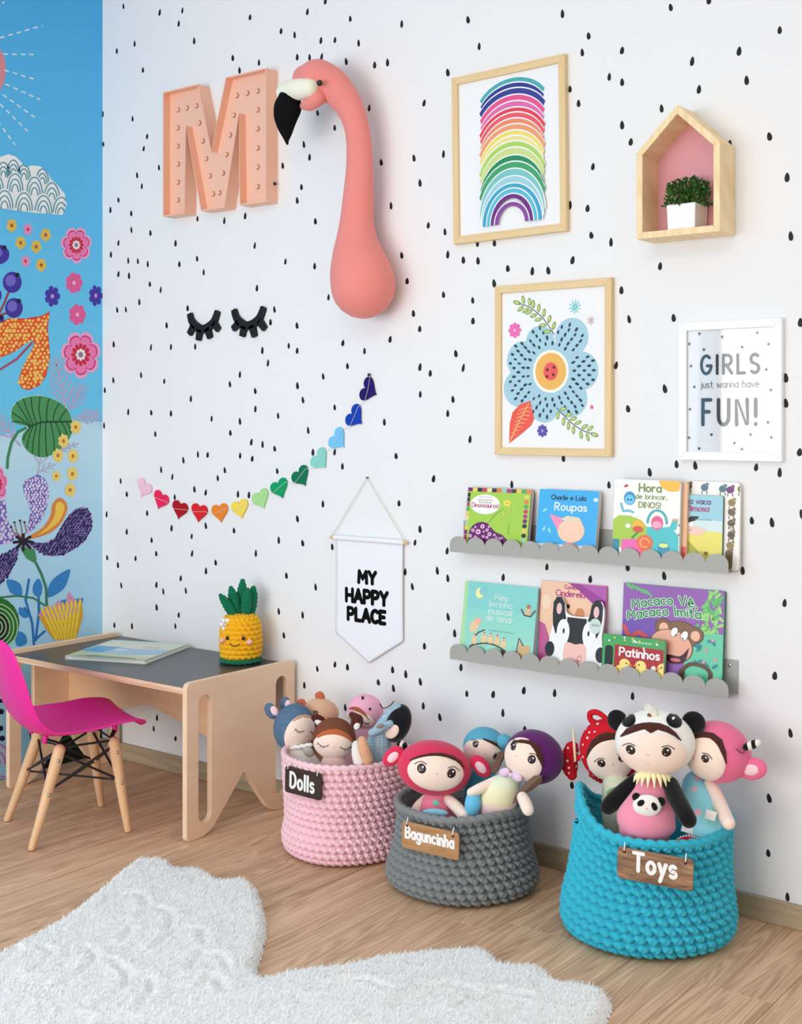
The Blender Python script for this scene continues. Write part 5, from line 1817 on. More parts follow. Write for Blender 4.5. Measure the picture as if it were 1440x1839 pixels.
def leafy(a0, tipx, tipz, depth, r):
    b = PC + cside * a0 + cdir * depth + Vector((0, 0, .147))
    tpt = PC + cside * tipx + cdir * depth * 1.3 + Vector((0, 0, tipz))
    m_ = b.lerp(tpt, .5) + cside * (tipx - a0) * .12 + Vector((0, 0, .012))
    q = MB()
    P_ = [tuple(b), tuple(b.lerp(m_, .5)), tuple(m_), tuple(m_.lerp(tpt, .5)), tuple(tpt)]
    V, F = tube(P_, [r * 1.0, r * 1.3, r * 1.25, r * 1.05, r * .6], 14, (tuple(cdir), .55), True, 6)
    # knitted ribs
    C0 = np.array(b); T = np.array(tpt) - C0; Ln = np.linalg.norm(T); T /= Ln
    out = []
    for v in V:
        v = np.array(v); s = np.dot(v - C0, T); cen = C0 + T * s
        out.append(tuple(cen + (v - cen) * (1 + .07 * math.sin(s / .0042 * 2))))
    mk('leaf', out, F, M_GY, pine, smooth=True)


leafy(-.022, -.062, .212, .012, .0115)
leafy(-.010, -.030, .232, .0, .0135)
leafy(.002, .006, .252, -.012, .0135)
leafy(.014, .022, .228, .012, .0125)
leafy(.028, .040, .230, -.006, .0145)
face_dir = (cdir * 1.0 - cside * .28).normalized()
fside = Vector((-face_dir.y, face_dir.x, 0))
if fside.dot(cside) < 0: fside = -fside


def on_body(u, z, off=.0):
    a = u / RP
    d = face_dir * math.cos(a) + fside * math.sin(a)
    return PC + d * (RP + .0035 + off) + Vector((0, 0, z)), d


M_EYE = mat('glossy_black', (10, 9, 9), .12, spec=.7)
for u in (-.0235, .026):
    p, d = on_body(u, .0855)
    q = MB(); q.ball(p, .0062, 14); q.build('eye', M_EYE, pine, smooth=True)
for u, z in ((-.044, .076), (.044, .073)):
    p, d = on_body(u, z)
    q = MB(); q.tube([tuple(p - d * .003), tuple(p + d * .0022)], .0088, 14)
    q.build('cheek', mat('pink_felt', (248, 190, 180), .9), pine, smooth=True)
q = MB(); q.tube([tuple(on_body(.015 * math.cos(math.radians(a)) , .074 + .013 * math.sin(math.radians(a)), .001)[0]) for a in range(195, 350, 18)], .0012, 6, None, True, 1)
q.build('smile', mat('black_thread', (18, 16, 16), .6), pine)
fp = PC - cside * .046 + cdir * .035 + Vector((0, 0, .124))
q = MB()
for k in range(6):
    w_ = 2 * math.pi * k / 6
    q.ball(fp + (cside * .55 + cdir * -.0).normalized() * (.012 * math.cos(w_)) + Vector((0, 0, .014 * math.sin(w_))), (.0078, .0078, .0078), 10)
q.build('flower', yarn('white_yarn', (244, 244, 240)), pine, smooth=True)
q = MB(); q.ball(fp + cdir * .006, .005, 10); q.build('flower_centre', yarn('pale_yarn', (236, 226, 206)), pine, smooth=True)

# ================================================================== CROCHET BASKETS
def basket(label, c, prof, top, cols, rows, amp, m, shift=(0, 0), hole=None, res=8, rim_r=.0125):
    """prof: (height fraction, radius) up the wall; top(a): rim height at angle a; shift: drift of the wall towards the rim"""
    t = thing('crochet_basket', label, 'basket', (c[0], c[1], 0))
    fr_ = np.array([p[0] for p in prof]); rs = np.array([p[1] for p in prof])
    nv, nu = rows * res, cols * res
    vs = np.linspace(0, 1, nv + 1)
    rr_ = np.interp(vs, fr_, rs)
    k_ = np.ones(7) / 7
    rr_[3:-3] = np.convolve(rr_, k_, 'same')[3:-3]
    ang = np.array([2 * math.pi * k / nu for k in range(nu)])
    tops = np.array([top(a) for a in ang])
    wob = np.array([1 + .012 * math.sin(3 * a + c[0] * 9) + .008 * math.sin(5 * a + 1) for a in ang])
    V = []
    for j in range(nv + 1):
        row = j / res; fv = row - math.floor(row)
        for k in range(nu):
            cu_ = k / res + (.5 if int(row) % 2 else 0) + .35 * fv + .15 * math.sin(row * 1.7)
            fu = cu_ - math.floor(cu_)
            du, dv = 2 * fu - 1, 2 * fv - 1
            b = math.sqrt(max(0.0, 1 - .92 * abs(du) ** 2.3 - .80 * abs(dv) ** 2.3))          # one plump stitch
            b -= .20 * math.exp(-((du - .75 * dv) / .20) ** 2) * (1 - dv * dv)                 # crease between its two strands
            rr = rr_[j] * wob[k] + (b - .7) * amp
            V.append((c[0] + shift[0] * vs[j] + rr * math.cos(ang[k]), c[1] + shift[1] * vs[j] + rr * math.sin(ang[k]), .003 + vs[j] * tops[k]))
    F = []
    hole_ = lambda j, k: hole is not None and hole(ang[k], V[j * nu + k][2])
    for j in range(nv):
        for k in range(nu):
            if hole_(j, k): continue
            F.append((j * nu + k, j * nu + (k + 1) % nu, (j + 1) * nu + (k + 1) % nu, (j + 1) * nu + k))
    F.append(tuple(range(nu - 1, -1, -1)))
    # lining
    base = len(V); n2 = 48; m2 = 10
    for j in range(m2 + 1):
        f = j / m2
        for k in range(n2):
            a = 2 * math.pi * k / n2
            r = float(np.interp(f, fr_, rs)) - .013
            V.append((c[0] + shift[0] * f + r * math.cos(a), c[1] + shift[1] * f + r * math.sin(a), .008 + f * (top(a) - .006)))
    for j in range(m2):
        for k in range(n2):
            p = V[base + j * n2 + k]
            if hole is not None and hole(2 * math.pi * (k + .5) / n2, p[2] + .012): continue
            F.append((base + j * n2 + k, base + (j + 1) * n2 + k, base + (j + 1) * n2 + (k + 1) % n2, base + j * n2 + (k + 1) % n2))
    F.append(tuple(base + k for k in range(n2)))
    mk('woven_wall', V, F, m, t, smooth=True)
    # plaited rim
    V, F = [], []
    N, n = cols * 6, 12
    for k in range(N):
        a = 2 * math.pi * k / N
        s = (k % 6) / 6
        r0 = rs[-1] * (1 + .012 * math.sin(3 * a + c[0] * 9) + .008 * math.sin(5 * a + 1)) - .004
        for q in range(n):
            w_ = 2 * math.pi * q / n
            tw = .5 + .5 * math.sin(2 * math.pi * k / 6 + w_ * 2)
            rad = rim_r * (.74 + .40 * tw)
            V.append((c[0] + shift[0] + (r0 + rad * .8 * math.cos(w_)) * math.cos(a), c[1] + shift[1] + (r0 + rad * .8 * math.cos(w_)) * math.sin(a), .003 + top(a) + rad * .85 * math.sin(w_)))
    for k in range(N):
        for q in range(n):
            F.append((k * n + q, k * n + (q + 1) % n, ((k + 1) % N) * n + (q + 1) % n, ((k + 1) % N) * n + q))
    mk('plaited_rim', V, F, m, t, smooth=True)
    return t


# angles: 0 = +x, -90 deg = into the room
def lobe(a, a0, w):
    d = (a - a0 + math.pi) % (2 * math.pi) - math.pi
    return math.exp(-(d / w) ** 2)


BP = (1.335, -.222); BG = (1.744, -.236); BB = (2.258, -.222)
basket('pale pink crochet basket beside the desk, farthest left of three baskets', BP,
       [(0, .162), (.06, .178), (.18, .181), (.34, .172), (.55, .174), (.8, .178), (1, .180)], lambda a: .268, 50, 14, .0165, yarn('pink_cotton_yarn', (250, 206, 214)), res=8, rim_r=.010)
basket('charcoal grey crochet basket between pink and blue baskets', BG,
       [(0, .178), (.08, .196), (.2, .196), (.42, .182), (.6, .174), (.85, .168), (1, .172)], lambda a: .206 + .010 * lobe(a, math.radians(-20), .6), 46, 11, .0195, yarn('grey_cotton_yarn', (132, 136, 136)), res=8, rim_r=.0125)
basket('turquoise blue crochet basket with handle slot, nearest on the right', BB,
       [(0, .176), (.07, .199), (.22, .201), (.45, .187), (.7, .180), (1, .178)], lambda a: .252 + .072 * lobe(a, math.radians(-150), .55) + .02 * lobe(a, math.radians(20), .5), 45, 13, .0205, yarn('turquoise_cotton_yarn', (56, 184, 208)),
       shift=(.012, .016), hole=lambda a, z: abs(((a - math.radians(-146) + math.pi) % (2 * math.pi)) - math.pi) < .21 and .246 < z < .268, res=8, rim_r=.0125)


# ================================================================== NAME SIGNS HANGING ON THE BASKETS
def sign(label, txt, pl, pr, hpx, base, yaw, m, fsz, wd, col=(246, 246, 244), drop=-.25):
    """pl, pr: upper left / right corners seen; base: basket axis (x, y) and wall radius it hangs against"""
    yaw = math.radians(yaw)
    ex = Vector((math.cos(yaw), math.sin(yaw), 0)); nrm = Vector((math.sin(yaw), -math.cos(yaw), 0))
    b0 = Vector((base[0], base[1], 0)) + nrm * base[2]

    def on(px, py):
        u = (px - 720) / FPX
        d = Vector((FW[0] + u * RT[0], FW[1] + u * RT[1], -(py - 755) / FPX)); C_ = Vector(CAM)
        return C_ + d * ((b0 - C_).dot(nrm) / d.dot(nrm))
    A, B = on(*pl), on(*pr)
    w = (B - A).dot(ex); rl = math.atan2((B - A).z, w)
    h = (A - on(pl[0], pl[1] + hpx)).z
    M = Matrix(((ex.x, 0, -nrm.x, A.x), (ex.y, 0, -nrm.y, A.y), (0, 1, 0, A.z), (0, 0, 0, 1))) @ Matrix.Rotation(rl, 4, 'Z') @ Matrix(((1, 0, 0, 0), (0, 0, 1, -h), (0, 1, 0, 0), (0, 0, 0, 1)))
    # local frame: x right, y inwards, z up; lower left corner at the origin
    t = thing('name_sign', label, 'sign', tuple(M @ Vector((w / 2, .003, 0))), 'wooden name signs on the baskets')
    q = MB(); q.prism(rounded([(0, 0), (w, 0), (w, h), (0, h)], .009, 4), 0, .0055, M)
    q.build('board', m, t, bevel=.001)
    tot = sum(GL[c][0] for c in txt) + .3 * (len(txt) - 1)
    sx = fsz[0] * w / tot; hh = fsz[1] * h
    art = Art(lambda u, v, e: M @ Vector((u, -.0002 - e, v)))
    for st in layout(txt, 0, 0, 1.0, .3):
        art.line([(w * fsz[2] + p[0] * sx, h * fsz[3] + p[1] * hh) for p in st], wd, col, 1)
    art.build('painted_letters', t)
    for x in (w * .09, w * .90):
        q = MB(); q.tube([tuple(M @ Vector((x, -.0008, h - .009))), tuple(M @ Vector((x, .001, h - .009)))], .0032, 10)
        q.build('hole', mat('dark_hole', (40, 30, 24), .8), t)
        q = MB(); q.tube([tuple(M @ Vector((x, -.001, h - .008))), tuple(M @ Vector((x + .001, -.003, h))), tuple(M @ Vector((x, .004, h + .010)))], .0014, 6, None, True, 3)
        q.build('tie_string', mat('white_string', (240, 238, 232), .8), t)
    return t


M_S1 = wood('walnut_sign', (72, 48, 36), (44, 30, 24), (5, 60, 60), .5, bump=.1)
M_S2 = wood('oak_sign', (196, 150, 104), (164, 116, 74), (5, 60, 60), .5, bump=.1)
M_S3 = wood('barnwood_sign', (176, 136, 100), (104, 70, 48), (6, 70, 90), .5, bump=.15, contrast=(.35, .65))
sign('small dark brown wooden sign lettered Dolls tied to the pink basket', 'Dolls', (512, 1375), (577, 1391), 47, (1.335, -.222, .188), 2, M_S1, (.64, .56, .16, .24), .0075)
sign('light brown wooden sign lettered Baguncinha tied to the grey basket', 'Baguncinha', (722, 1474), (824, 1497), 48, (1.744, -.236, .181), 5, M_S2, (.84, .40, .07, .42), .0062)
sign('weathered striped wooden sign lettered Toys tied to the turquoise basket', 'Toys', (1109, 1520), (1245, 1545), 56, (2.267, -.210, .192), 11, M_S3, (.56, .56, .22, .34), .0085)


# ================================================================== DOLLS
M_SKIN = mat('doll_skin_plush', (253, 230, 214), .9, bump=(420, .2, .001), sheen=.2, spec=.12)
M_BROWNH = plush('dark_brown_plush', (78, 40, 32))
M_IRIS = mat('eye_brown', (48, 28, 24), .3)
M_HILITE = mat('eye_white', (250, 250, 250), .4)
M_NOSE = mat('nose_pink', (236, 176, 160), .7)
M_LINE = mat('embroidery_dark', (60, 46, 44), .7)
M_BLKP = plush('black_plush', (18, 18, 20))


class Head:
    def __init__(s, doll, px, py, d, wpx, hpx, yaw, pitch=0, roll=0, m=None, deep=.82, n=34):
        c = bw(px, py, d)
        dep = (c.x - CAM[0]) * FW[0] + (c.y - CAM[1]) * FW[1]
        k = dep / FPX
        s.c, s.a, s.cz = c, wpx / 2 * k, hpx / 2 * k
        s.b = s.a * deep
        s.R = (Matrix.Rotation(math.radians(yaw), 3, 'Z') @ Matrix.Rotation(math.radians(pitch), 3, 'X') @ Matrix.Rotation(math.radians(roll), 3, 'Y'))
        V, F = ball(c, (s.a, s.b, s.cz), n, s.R)
        s.o = mk('head', V, F, m, doll, smooth=True)
        s.k = k

    def P(s, u, v, off=0.0):
        r2 = u * u + v * v
        if r2 > .995:
            f = math.sqrt(.995 / r2); u, v = u * f, v * f; r2 = .995
        w_ = math.sqrt(1 - r2)
        p = Vector((u * s.a, -s.b * w_, v * s.cz))
        n_ = Vector((u / s.a, -w_ / s.b, v / s.cz)).normalized()
        return s.c + s.R @ (p + n_ * off)

    def patch(s, name, outline, m, off, rings=6):
        cx = sum(p[0] for p in outline) / len(outline); cy = sum(p[1] for p in outline) / len(outline)
        V = [s.P(cx, cy, off)]; n = len(outline)
        for r in range(1, rings + 1):
            f = r / rings
            o_ = off if r < rings else -.0006
            for p in outline: V.append(s.P(cx + (p[0] - cx) * f, cy + (p[1] - cy) * f, o_ if r < rings else off * .3))
        F = [(0, 1 + k, 1 + (k + 1) % n) for k in range(n)]
        for r in range(rings - 1):
            for k in range(n):
                F.append((1 + r * n + k, 1 + (r + 1) * n + k, 1 + (r + 1) * n + (k + 1) % n, 1 + r * n + (k + 1) % n))
        return mk(name, V, F, m, s.o, smooth=True)

    def band(s, name, top, bot, m, off, rows=5):
        """a strip on the head between two equally long lines"""
        n = len(top); V = []
        for r in range(rows + 1):
            f = r / rows
            for a, b in zip(top, bot):
                o_ = off if 0 < r < rows else off * .3
                V.append(s.P(a[0] + (b[0] - a[0]) * f, a[1] + (b[1] - a[1]) * f, o_))
        F = [(r * n + k, r * n + k + 1, (r + 1) * n + k + 1, (r + 1) * n + k) for r in range(rows) for k in range(n - 1)]
        return mk(name, V, F, m, s.o, smooth=True)

    def stroke(s, name, pts, wd, m, off):
        q = MB(); q.tube([tuple(s.P(p[0], p[1], off)) for p in pts], wd, 6, None, True, 3)
        return q.build(name, m, s.o, smooth=True)

    def face(s, u, v, ru, rv, m=None):
        return s.patch('face', ellipse(u, v, ru, rv, 30), m or M_SKIN, .0035, 8)

    def eye(s, u, v, r, side, open_=True):
        asp = s.a / s.cz
        if open_:
            s.patch('eye', ellipse(u, v, r * 1.12, r * 1.12 * asp, 18), M_IRIS, .0052, 3)
            s.patch('eye_glint', ellipse(u + r * .25, v + r * asp * .35, r * .3, r * asp * .3, 10), M_HILITE, .0066, 2)
            s.patch('eye_glint', ellipse(u - r * .3, v - r * asp * .35, r * .17, r * asp * .17, 8), M_HILITE, .0066, 2)
            s.stroke('lash', [(u - side * r * .9, v + r * asp * .95), (u + side * r * .3, v + r * asp * 1.22), (u + side * r * 1.5, v + r * asp * .5)], .0009, M_LINE, .005)
        else:
            pts = [(u + r * t, v - r * asp * .45 * (1 - t * t)) for t in (-1, -.5, 0, .5, 1)]
            s.stroke('closed_eye', pts, .0010, M_LINE, .0042)
            for t in (-.2, .35, .9) if side > 0 else (.2, -.35, -.9):
                q = (u + r * t, v - r * asp * .45 * (1 - t * t))
                s.stroke('lash', [q, (q[0] + side * r * .18, q[1] - r * asp * .38)], .0006, M_LINE, .0042)

    def nose_mouth(s, u, v, dv, m=None):
        s.patch('nose', ellipse(u, v, .045, .03, 12), m or M_NOSE, .005, 2)
        s.patch('mouth', ellipse(u, v - dv, .028, .022, 10), M_NOSE, .0048, 2)

    def ear(s, u, v, ru, rv, rot, m, m_in=None, y=.1, th=.35, inner=.6, shift=(0, 0)):
        """flattened ear standing off the head; u, v in head radii"""
        RR = s.R @ Matrix.Rotation(math.radians(rot), 3, 'Y')
        c = s.c + s.R @ Vector((u * s.a, y * s.b, v * s.cz))
        V, F = ball(c, (ru * s.a, th * ru * s.a, rv * s.a), 18, RR)
        o = mk('ear', V, F, m, s.o, smooth=True)
        if m_in:
            c2 = c + RR @ Vector((shift[0] * s.a, -th * ru * s.a * .55, shift[1] * s.a))
            V, F = ball(c2, (ru * s.a * inner, th * ru * s.a * .62, rv * s.a * inner), 14, RR)
            mk('inner_ear', V, F, m_in, s.o, smooth=True)
        return o


def body(doll, pts, m, flat=.8, name='body', n=20):
    """pts: (px, py, distance from wall, radius px)"""
    P_, R_ = [], []
    for x, y, d, r in pts:
        c = bw(x, y, d)
        dep = (c.x - CAM[0]) * FW[0] + (c.y - CAM[1]) * FW[1]
        P_.append(tuple(c)); R_.append(r * dep / FPX)
    V, F = tube(P_, R_, n, ((-FW[0], -FW[1], 0), flat), True, 4)
    return mk(name, V, F, m, doll, smooth=True)


def spot(doll, name, px, py, d, rx, ry, m, th=.004, rot=0, par=None):
    """a flat oval of felt facing the camera side"""
    c = bw(px, py, d)
    k = ((c.x - CAM[0]) * FW[0] + (c.y - CAM[1]) * FW[1]) / FPX
    RR = Matrix.Rotation(math.radians(30), 3, 'Z') @ Matrix.Rotation(math.radians(rot), 3, 'Y')
    V, F = ball(c, (rx * k, th, ry * k), 16, RR)
    return mk(name, V, F, m, par or doll, smooth=True)


def doll(label, px, py, d, group):
    return thing('plush_doll', label, 'doll', tuple(bw(px, py, d)), group)


GP, GG, GBL = 'plush dolls in the pink basket', 'plush dolls in the grey basket', 'plush dolls in the turquoise basket'

# ---- turquoise basket: panda doll
t = doll('doll in a white panda hood and pink panda dress, centre of turquoise basket', 1165, 1515, .33, GBL)
Hd = Head(t, 1176, 1333, .275, 142, 117, 26, 2, 0, plush('white_plush', (246, 245, 238)), .72)
nrmz = lambda x, y: ((x - 672) / 243, (320 - y) / 200)
Hd.face(-.06, -.2, .84, .70)
Hd.band('fringe', [nrmz(*p) for p in ((470, 268), (500, 222), (545, 192), (600, 174), (645, 168), (700, 170), (750, 186), (795, 220), (824, 264))],
        [nrmz(*p) for p in ((472, 272), (520, 244), (565, 222), (610, 205), (648, 224), (688, 203), (740, 216), (785, 238), (822, 266))], M_BROWNH, .0045)
Hd.eye(*nrmz(532, 330), .125, -1); Hd.eye(*nrmz(738, 324), .125, 1)
Hd.nose_mouth(*nrmz(632, 346), .26)
for x, y, rot in ((512, 180, -38), (785, 166, 30)):
    u, v = nrmz(x, y)
    Hd.patch('panda_eye_patch', ellipse(u, v, .21, .135, 18, -rot), M_BLKP, .0042, 4)
    Hd.patch('panda_eye_glint', ellipse(u - .03, v + .05, .05, .04, 10), M_HILITE, .0062, 2)
Hd.patch('panda_nose', ellipse(*nrmz(640, 138), .06, .035, 12), mat('panda_nose_brown', (130, 84, 74), .8), .005, 2)
Hd.ear(-.93, .52, .26, .30, -30, M_BLKP, y=.35, th=.55); Hd.ear(.96, .60, .30, .28, 30, M_BLKP, y=.3, th=.55)
for k, (x, y) in enumerate(((615, 95), (632, 86), (652, 96))):
    q = MB(); a_ = Hd.P(-.1 + .06 * k, .93); b_ = bw(980 + x / 3.43, 1240 + y / 3.43, .27)
    q.tube([tuple(a_), tuple(a_.lerp(b_, .6)), tuple(b_)], [.006, .007, .004], 8, None, True, 3); q.build('hood_tuft', plush('cream_plush', (238, 232, 216)), Hd.o, smooth=True)
M_PDR = plush('pink_dress_plush', (246, 152, 176))
body(t, [(1171, 1398, .27, 28), (1171, 1420, .285, 32), (1166, 1450, .30, 46), (1160, 1475, .31, 54), (1157, 1490, .31, 46)], M_PDR, .7)
q = MB()
cc = bw(1171, 1392, .30)
for k in range(9):
    w_ = math.pi * (k + .5) / 9 + math.pi
    e = Vector((RT[0], RT[1], 0)) * math.cos(w_) * .038 - Vector((FW[0], FW[1], 0)) * (-math.sin(w_)) * .022
    tip = cc + e * 1.15 + Vector((0, 0, -.012 - .010 * (-math.sin(w_))))
    q.tube([tuple(cc + e * .5 + Vector((0, 0, .004))), tuple(cc + e * .95), tuple(tip)], [.006, .0055, .001], 8, None, True, 3)
q.build('leaf_collar', mat('pale_yellow_felt', (250, 244, 190), .9, sheen=.2, spec=.1), t, smooth=True)
body(t, [(1140, 1405, .275, 15), (1118, 1424, .30, 16), (1100, 1441, .325, 16), (1092, 1449, .33, 14)], M_BLKP, .9, 'arm', 14)
body(t, [(1204, 1410, .275, 15), (1216, 1436, .30, 16), (1230, 1462, .325, 16), (1236, 1472, .33, 15)], M_BLKP, .9, 'arm', 14)
pc0 = bw(1162, 1447, .343); pk = ((pc0.x - CAM[0]) * FW[0] + (pc0.y - CAM[1]) * FW[1]) / FPX
pex, pnr = Vector((math.cos(math.radians(28)), math.sin(math.radians(28)), 0)), Vector((math.sin(math.radians(28)), -math.cos(math.radians(28)), 0))


def on_dress(name, dx, dz, off, rx, rz, m, th, rot=0, par=None):
    c_ = pc0 + pex * (dx * pk) + Vector((0, 0, dz * pk)) + pnr * off
    V, F = ball(c_, (rx * pk, th, rz * pk), 16, Matrix.Rotation(math.radians(28), 3, 'Z') @ Matrix.Rotation(math.radians(rot), 3, 'Y'))
    return mk(name, V, F, m, par or t, smooth=True)


pf = on_dress('dress_panda_face', 0, 0, 0, 26, 20, plush('white_plush', (246, 245, 238)), .010)
on_dress('dress_panda_ear', -19, 14, -.002, 8, 8, M_BLKP, .006); on_dress('dress_panda_ear', 24, 8, -.002, 8.5, 8.5, M_BLKP, .006)
on_dress('dress_panda_eye', -11, 6, .0075, 7.5, 5.5, M_BLKP, .0035, -35, pf); on_dress('dress_panda_eye', 12, 1, .0075, 5.5, 8, M_BLKP, .0035, -25, pf)
on_dress('dress_panda_nose', -1, -3, .0095, 2, 1.6, M_NOSE, .0015, 0, pf)

# ---- turquoise basket: red polka dot doll
M_RDOT = dotted('red_polka_cotton', (206, 24, 40), (246, 240, 232), 62, .20)
t = doll('doll in a red polka dot hood with bow, left in turquoise basket', 1110, 1500, .2, GBL)
Hd = Head(t, 1092, 1348, .165, 102, 114, 24, 2, -12, M_RDOT, .72)
Hd.face(.06, -.18, .80, .68)
Hd.band('fringe', [(-.72, .02), (-.62, .28), (-.42, .52), (-.15, .66), (.15, .70), (.45, .62), (.7, .4)], [(-.71, -.02), (-.56, .14), (-.36, .30), (-.12, .42), (.15, .46), (.45, .44), (.7, .36)], M_BROWNH, .0045)
Hd.eye(-.22, -.17, .15, -1); Hd.eye(.5, -.12, .15, 1); Hd.nose_mouth(.15, -.25, .22)
for u, v in ((.42, -.55), (-.1, -.66), (.02, -.62)): Hd.patch('freckle', ellipse(u, v, .03, .025, 8), M_NOSE, .0048, 2)
pts = [Hd.P(.92 * math.cos(w_), -.18 + .82 * math.sin(w_), .002) for w_ in [math.radians(a) for a in range(215, 330, 8)]]
q = MB()
for p in pts: q.ball(p, .0055, 8)
q.build('ruffle', mat('red_trim', (176, 24, 34), .9), Hd.o, smooth=True)
q = MB(); q.tube([tuple(bw(x, y, .165)) for x, y in ((1080, 1302), (1062, 1294), (1060, 1281), (1074, 1280), (1090, 1292))], [.007, .0075, .0075, .007, .006], 10, None, True, 4)
q.build('ribbon_loop', M_RDOT, Hd.o, smooth=True)
body(t, [(1027, 1344, .15, 13), (1022, 1362, .15, 15.5), (1024, 1382, .15, 14), (1027, 1392, .15, 9)], M_RDOT, .7, 'hood_bow', 14)
q = MB(); q.tube([tuple(bw(1026, 1364, .155)), tuple(bw(1036, 1362, .165)), tuple(bw(1050, 1358, .172))], [.008, .007, .007], 10, None, True, 3); q.build('bow_knot', M_RDOT, t, smooth=True)
q = MB(); q.tube([tuple(bw(1029, 1310, .172)), tuple(bw(1031, 1335, .175)), tuple(bw(1033, 1366, .175))], [.0022, .0034, .003], 8)
q.build('bow_string', mat('cream_cord', (246, 234, 196), .8), t, smooth=True)
body(t, [(1106, 1405, .17, 24), (1110, 1430, .2, 30), (1116, 1460, .2, 36), (1120, 1490, .19, 36)], plush('cream_green_plush', (226, 226, 196)), .75)
spot(t, 'leaf_patch', 1100, 1422, .232, 12, 7, mat('green_felt', (138, 178, 112), .9), .003, -30)

# ---- turquoise basket: pink doll with bee
M_ROSE = plush('rose_plush', (240, 116, 156))
t = doll('doll in a rose pink eared hood with a striped bee, right in turquoise basket', 1265, 1500, .2, GBL)
Hd = Head(t, 1288, 1350, .165, 120, 108, 6, 4, 13, M_ROSE, .9)
Hd.face(-.18, -.06, .68, .80)
Hd.band('fringe', [(-.82, .22), (-.66, .50), (-.42, .72), (-.1, .80), (.2, .72), (.42, .42), (.5, .1)], [(-.8, .15), (-.64, .30), (-.42, .50), (-.12, .62), (.06, .56), (.28, .36), (.49, .06)], M_BROWNH, .005)
Hd.eye(-.08, .05, .125, 1); Hd.eye(-.6, .1, .11, -1); Hd.nose_mouth(-.42, -.12, .22)
c_ = bw(1352, 1379, .15)
Hd.ear(1.1, -.1, .34, .46, 60, M_ROSE, mat('pale_pink_plush', (252, 216, 222), .9), y=-.1, th=.4, inner=.58)
bc = bw(1350, 1338, .18)
for k in range(4):
    q = MB(); q.ball(bc + Vector((RT[0], RT[1], 0)) * (.0085 * (k - 1.5)) + Vector((0, 0, .003 * (k - 1.5))), (.0075, .0115, .0115 - .002 * abs(k - 1.5)), 12)
    q.build('bee_stripe', M_BLKP if k % 2 == 0 else plush('white_plush', (246, 245, 238)), t, smooth=True)
q = MB(); q.tube([tuple(Hd.P(.62, .55, .001)), tuple(Hd.P(.8, .42, .003)), tuple(bc + Vector((-.012, 0, .004)))], .0009, 6, None, True, 3)
q.build('bee_thread', M_LINE, t)
M_FLORAL = dotted('pale_blue_floral_plush', (150, 222, 234), (246, 190, 200), 30, .24, .9, 1.0)
body(t, [(1252, 1412, .17, 27), (1254, 1440, .20, 32), (1262, 1470, .22, 34), (1268, 1495, .22, 34)], M_FLORAL, .8)
body(t, [(1276, 1408, .18, 12), (1288, 1436, .20, 13), (1300, 1462, .23, 13), (1308, 1478, .255, 12)], M_SKIN, .9, 'arm', 14)
for x, y, w_, h_ in ((1276, 1464, 9, 8), (1236, 1490, 12, 6)):
    c_ = bw(x, y, .262); q = MB()
    M_ = Matrix.Translation(c_) @ Matrix.Rotation(math.radians(24), 4, 'Z') @ Matrix.Rotation(math.radians(14), 4, 'Y')
    q.box((-w_ * .0013, -.0006, -h_ * .0013), (w_ * .0013, .0006, h_ * .0013), M_); q.build('care_tag', mat('tag_white', (244, 244, 240), .6), t)
spot(t, 'rose_patch', 1240, 1456, .235, 8, 10, mat('rose_felt', (232, 110, 140), .9), .003)
spot(t, 'leaf_patch', 1230, 1434, .225, 8, 6, mat('green_felt_dark', (60, 120, 80), .9), .003, 30)

# ---- turquoise basket: red pouch peeping over the rim
t = thing('felt_pouch', 'red rounded felt pouch with white stitched edge tucked in turquoise basket rim', 'pouch', tuple(bw(1237, 1540, .27)))
c_ = bw(1237, 1512, .27)
V, F = ball(c_ + Vector((0, 0, -.022)), (.036, .014, .036), 20, Matrix.Rotation(math.radians(24), 3, 'Z'))
mk('pouch_body', V, F, mat('red_felt', (196, 26, 48), .9, sheen=.2, spec=.1), t, smooth=True)
q = MB()
for k in range(17):
    w_ = math.radians(12 + 156 * k / 16)
    q.ball(c_ + Vector((0, 0, -.022)) + Matrix.Rotation(math.radians(24), 3, 'Z') @ Vector((.0365 * math.cos(w_), -.002, .0365 * math.sin(w_))), .0026, 8)
q.build('stitched_edge', mat('white_string', (240, 238, 232), .8), t, smooth=True)

# ---- grey basket: red deer hood doll
M_RED = plush('raspberry_plush', (226, 54, 92))
t = doll('doll in a raspberry red hood with side ears, front of grey basket', 782, 1500, .33, GG)
Hd = Head(t, 780, 1379, .30, 134, 96, 36, 3, 7, M_RED, .78)
Hd.face(.02, .10, .74, .64)
Hd.band('fringe', [(-.68, .40), (-.45, .62), (-.15, .76), (.1, .80), (.4, .74), (.62, .58), (.76, .34)], [(-.66, .38), (-.44, .54), (-.15, .66), (.1, .70), (.4, .63), (.62, .50), (.75, .32)], M_BROWNH, .0045)
Hd.eye(-.35, .24, .125, -1); Hd.eye(.42, .20, .125, 1); Hd.nose_mouth(.06, .16, .24)
M_PALEP = mat('pale_pink_plush', (252, 216, 222), .9)
Hd.ear(-1.14, .24, .22, .34, 38, M_RED, M_PALEP, y=0, th=.5, inner=.6); Hd.ear(1.22, .28, .22, .36, -48, M_RED, M_PALEP, y=0, th=.5, inner=.6)
for k in range(3):
    q = MB(); c_ = bw(717 + 5 * k, 1337 + 1.5 * k, .30); q.ball(c_, (.006, .009, .0105), 10)
    q.build('bee_stripe', M_BLKP if k % 2 == 0 else plush('white_plush', (246, 245, 238)), t, smooth=True)
body(t, [(785, 1428, .30, 24), (786, 1445, .30, 31), (787, 1470, .30, 36), (787, 1500, .30, 36)], plush('watermelon_plush', (246, 132, 156)), .75)
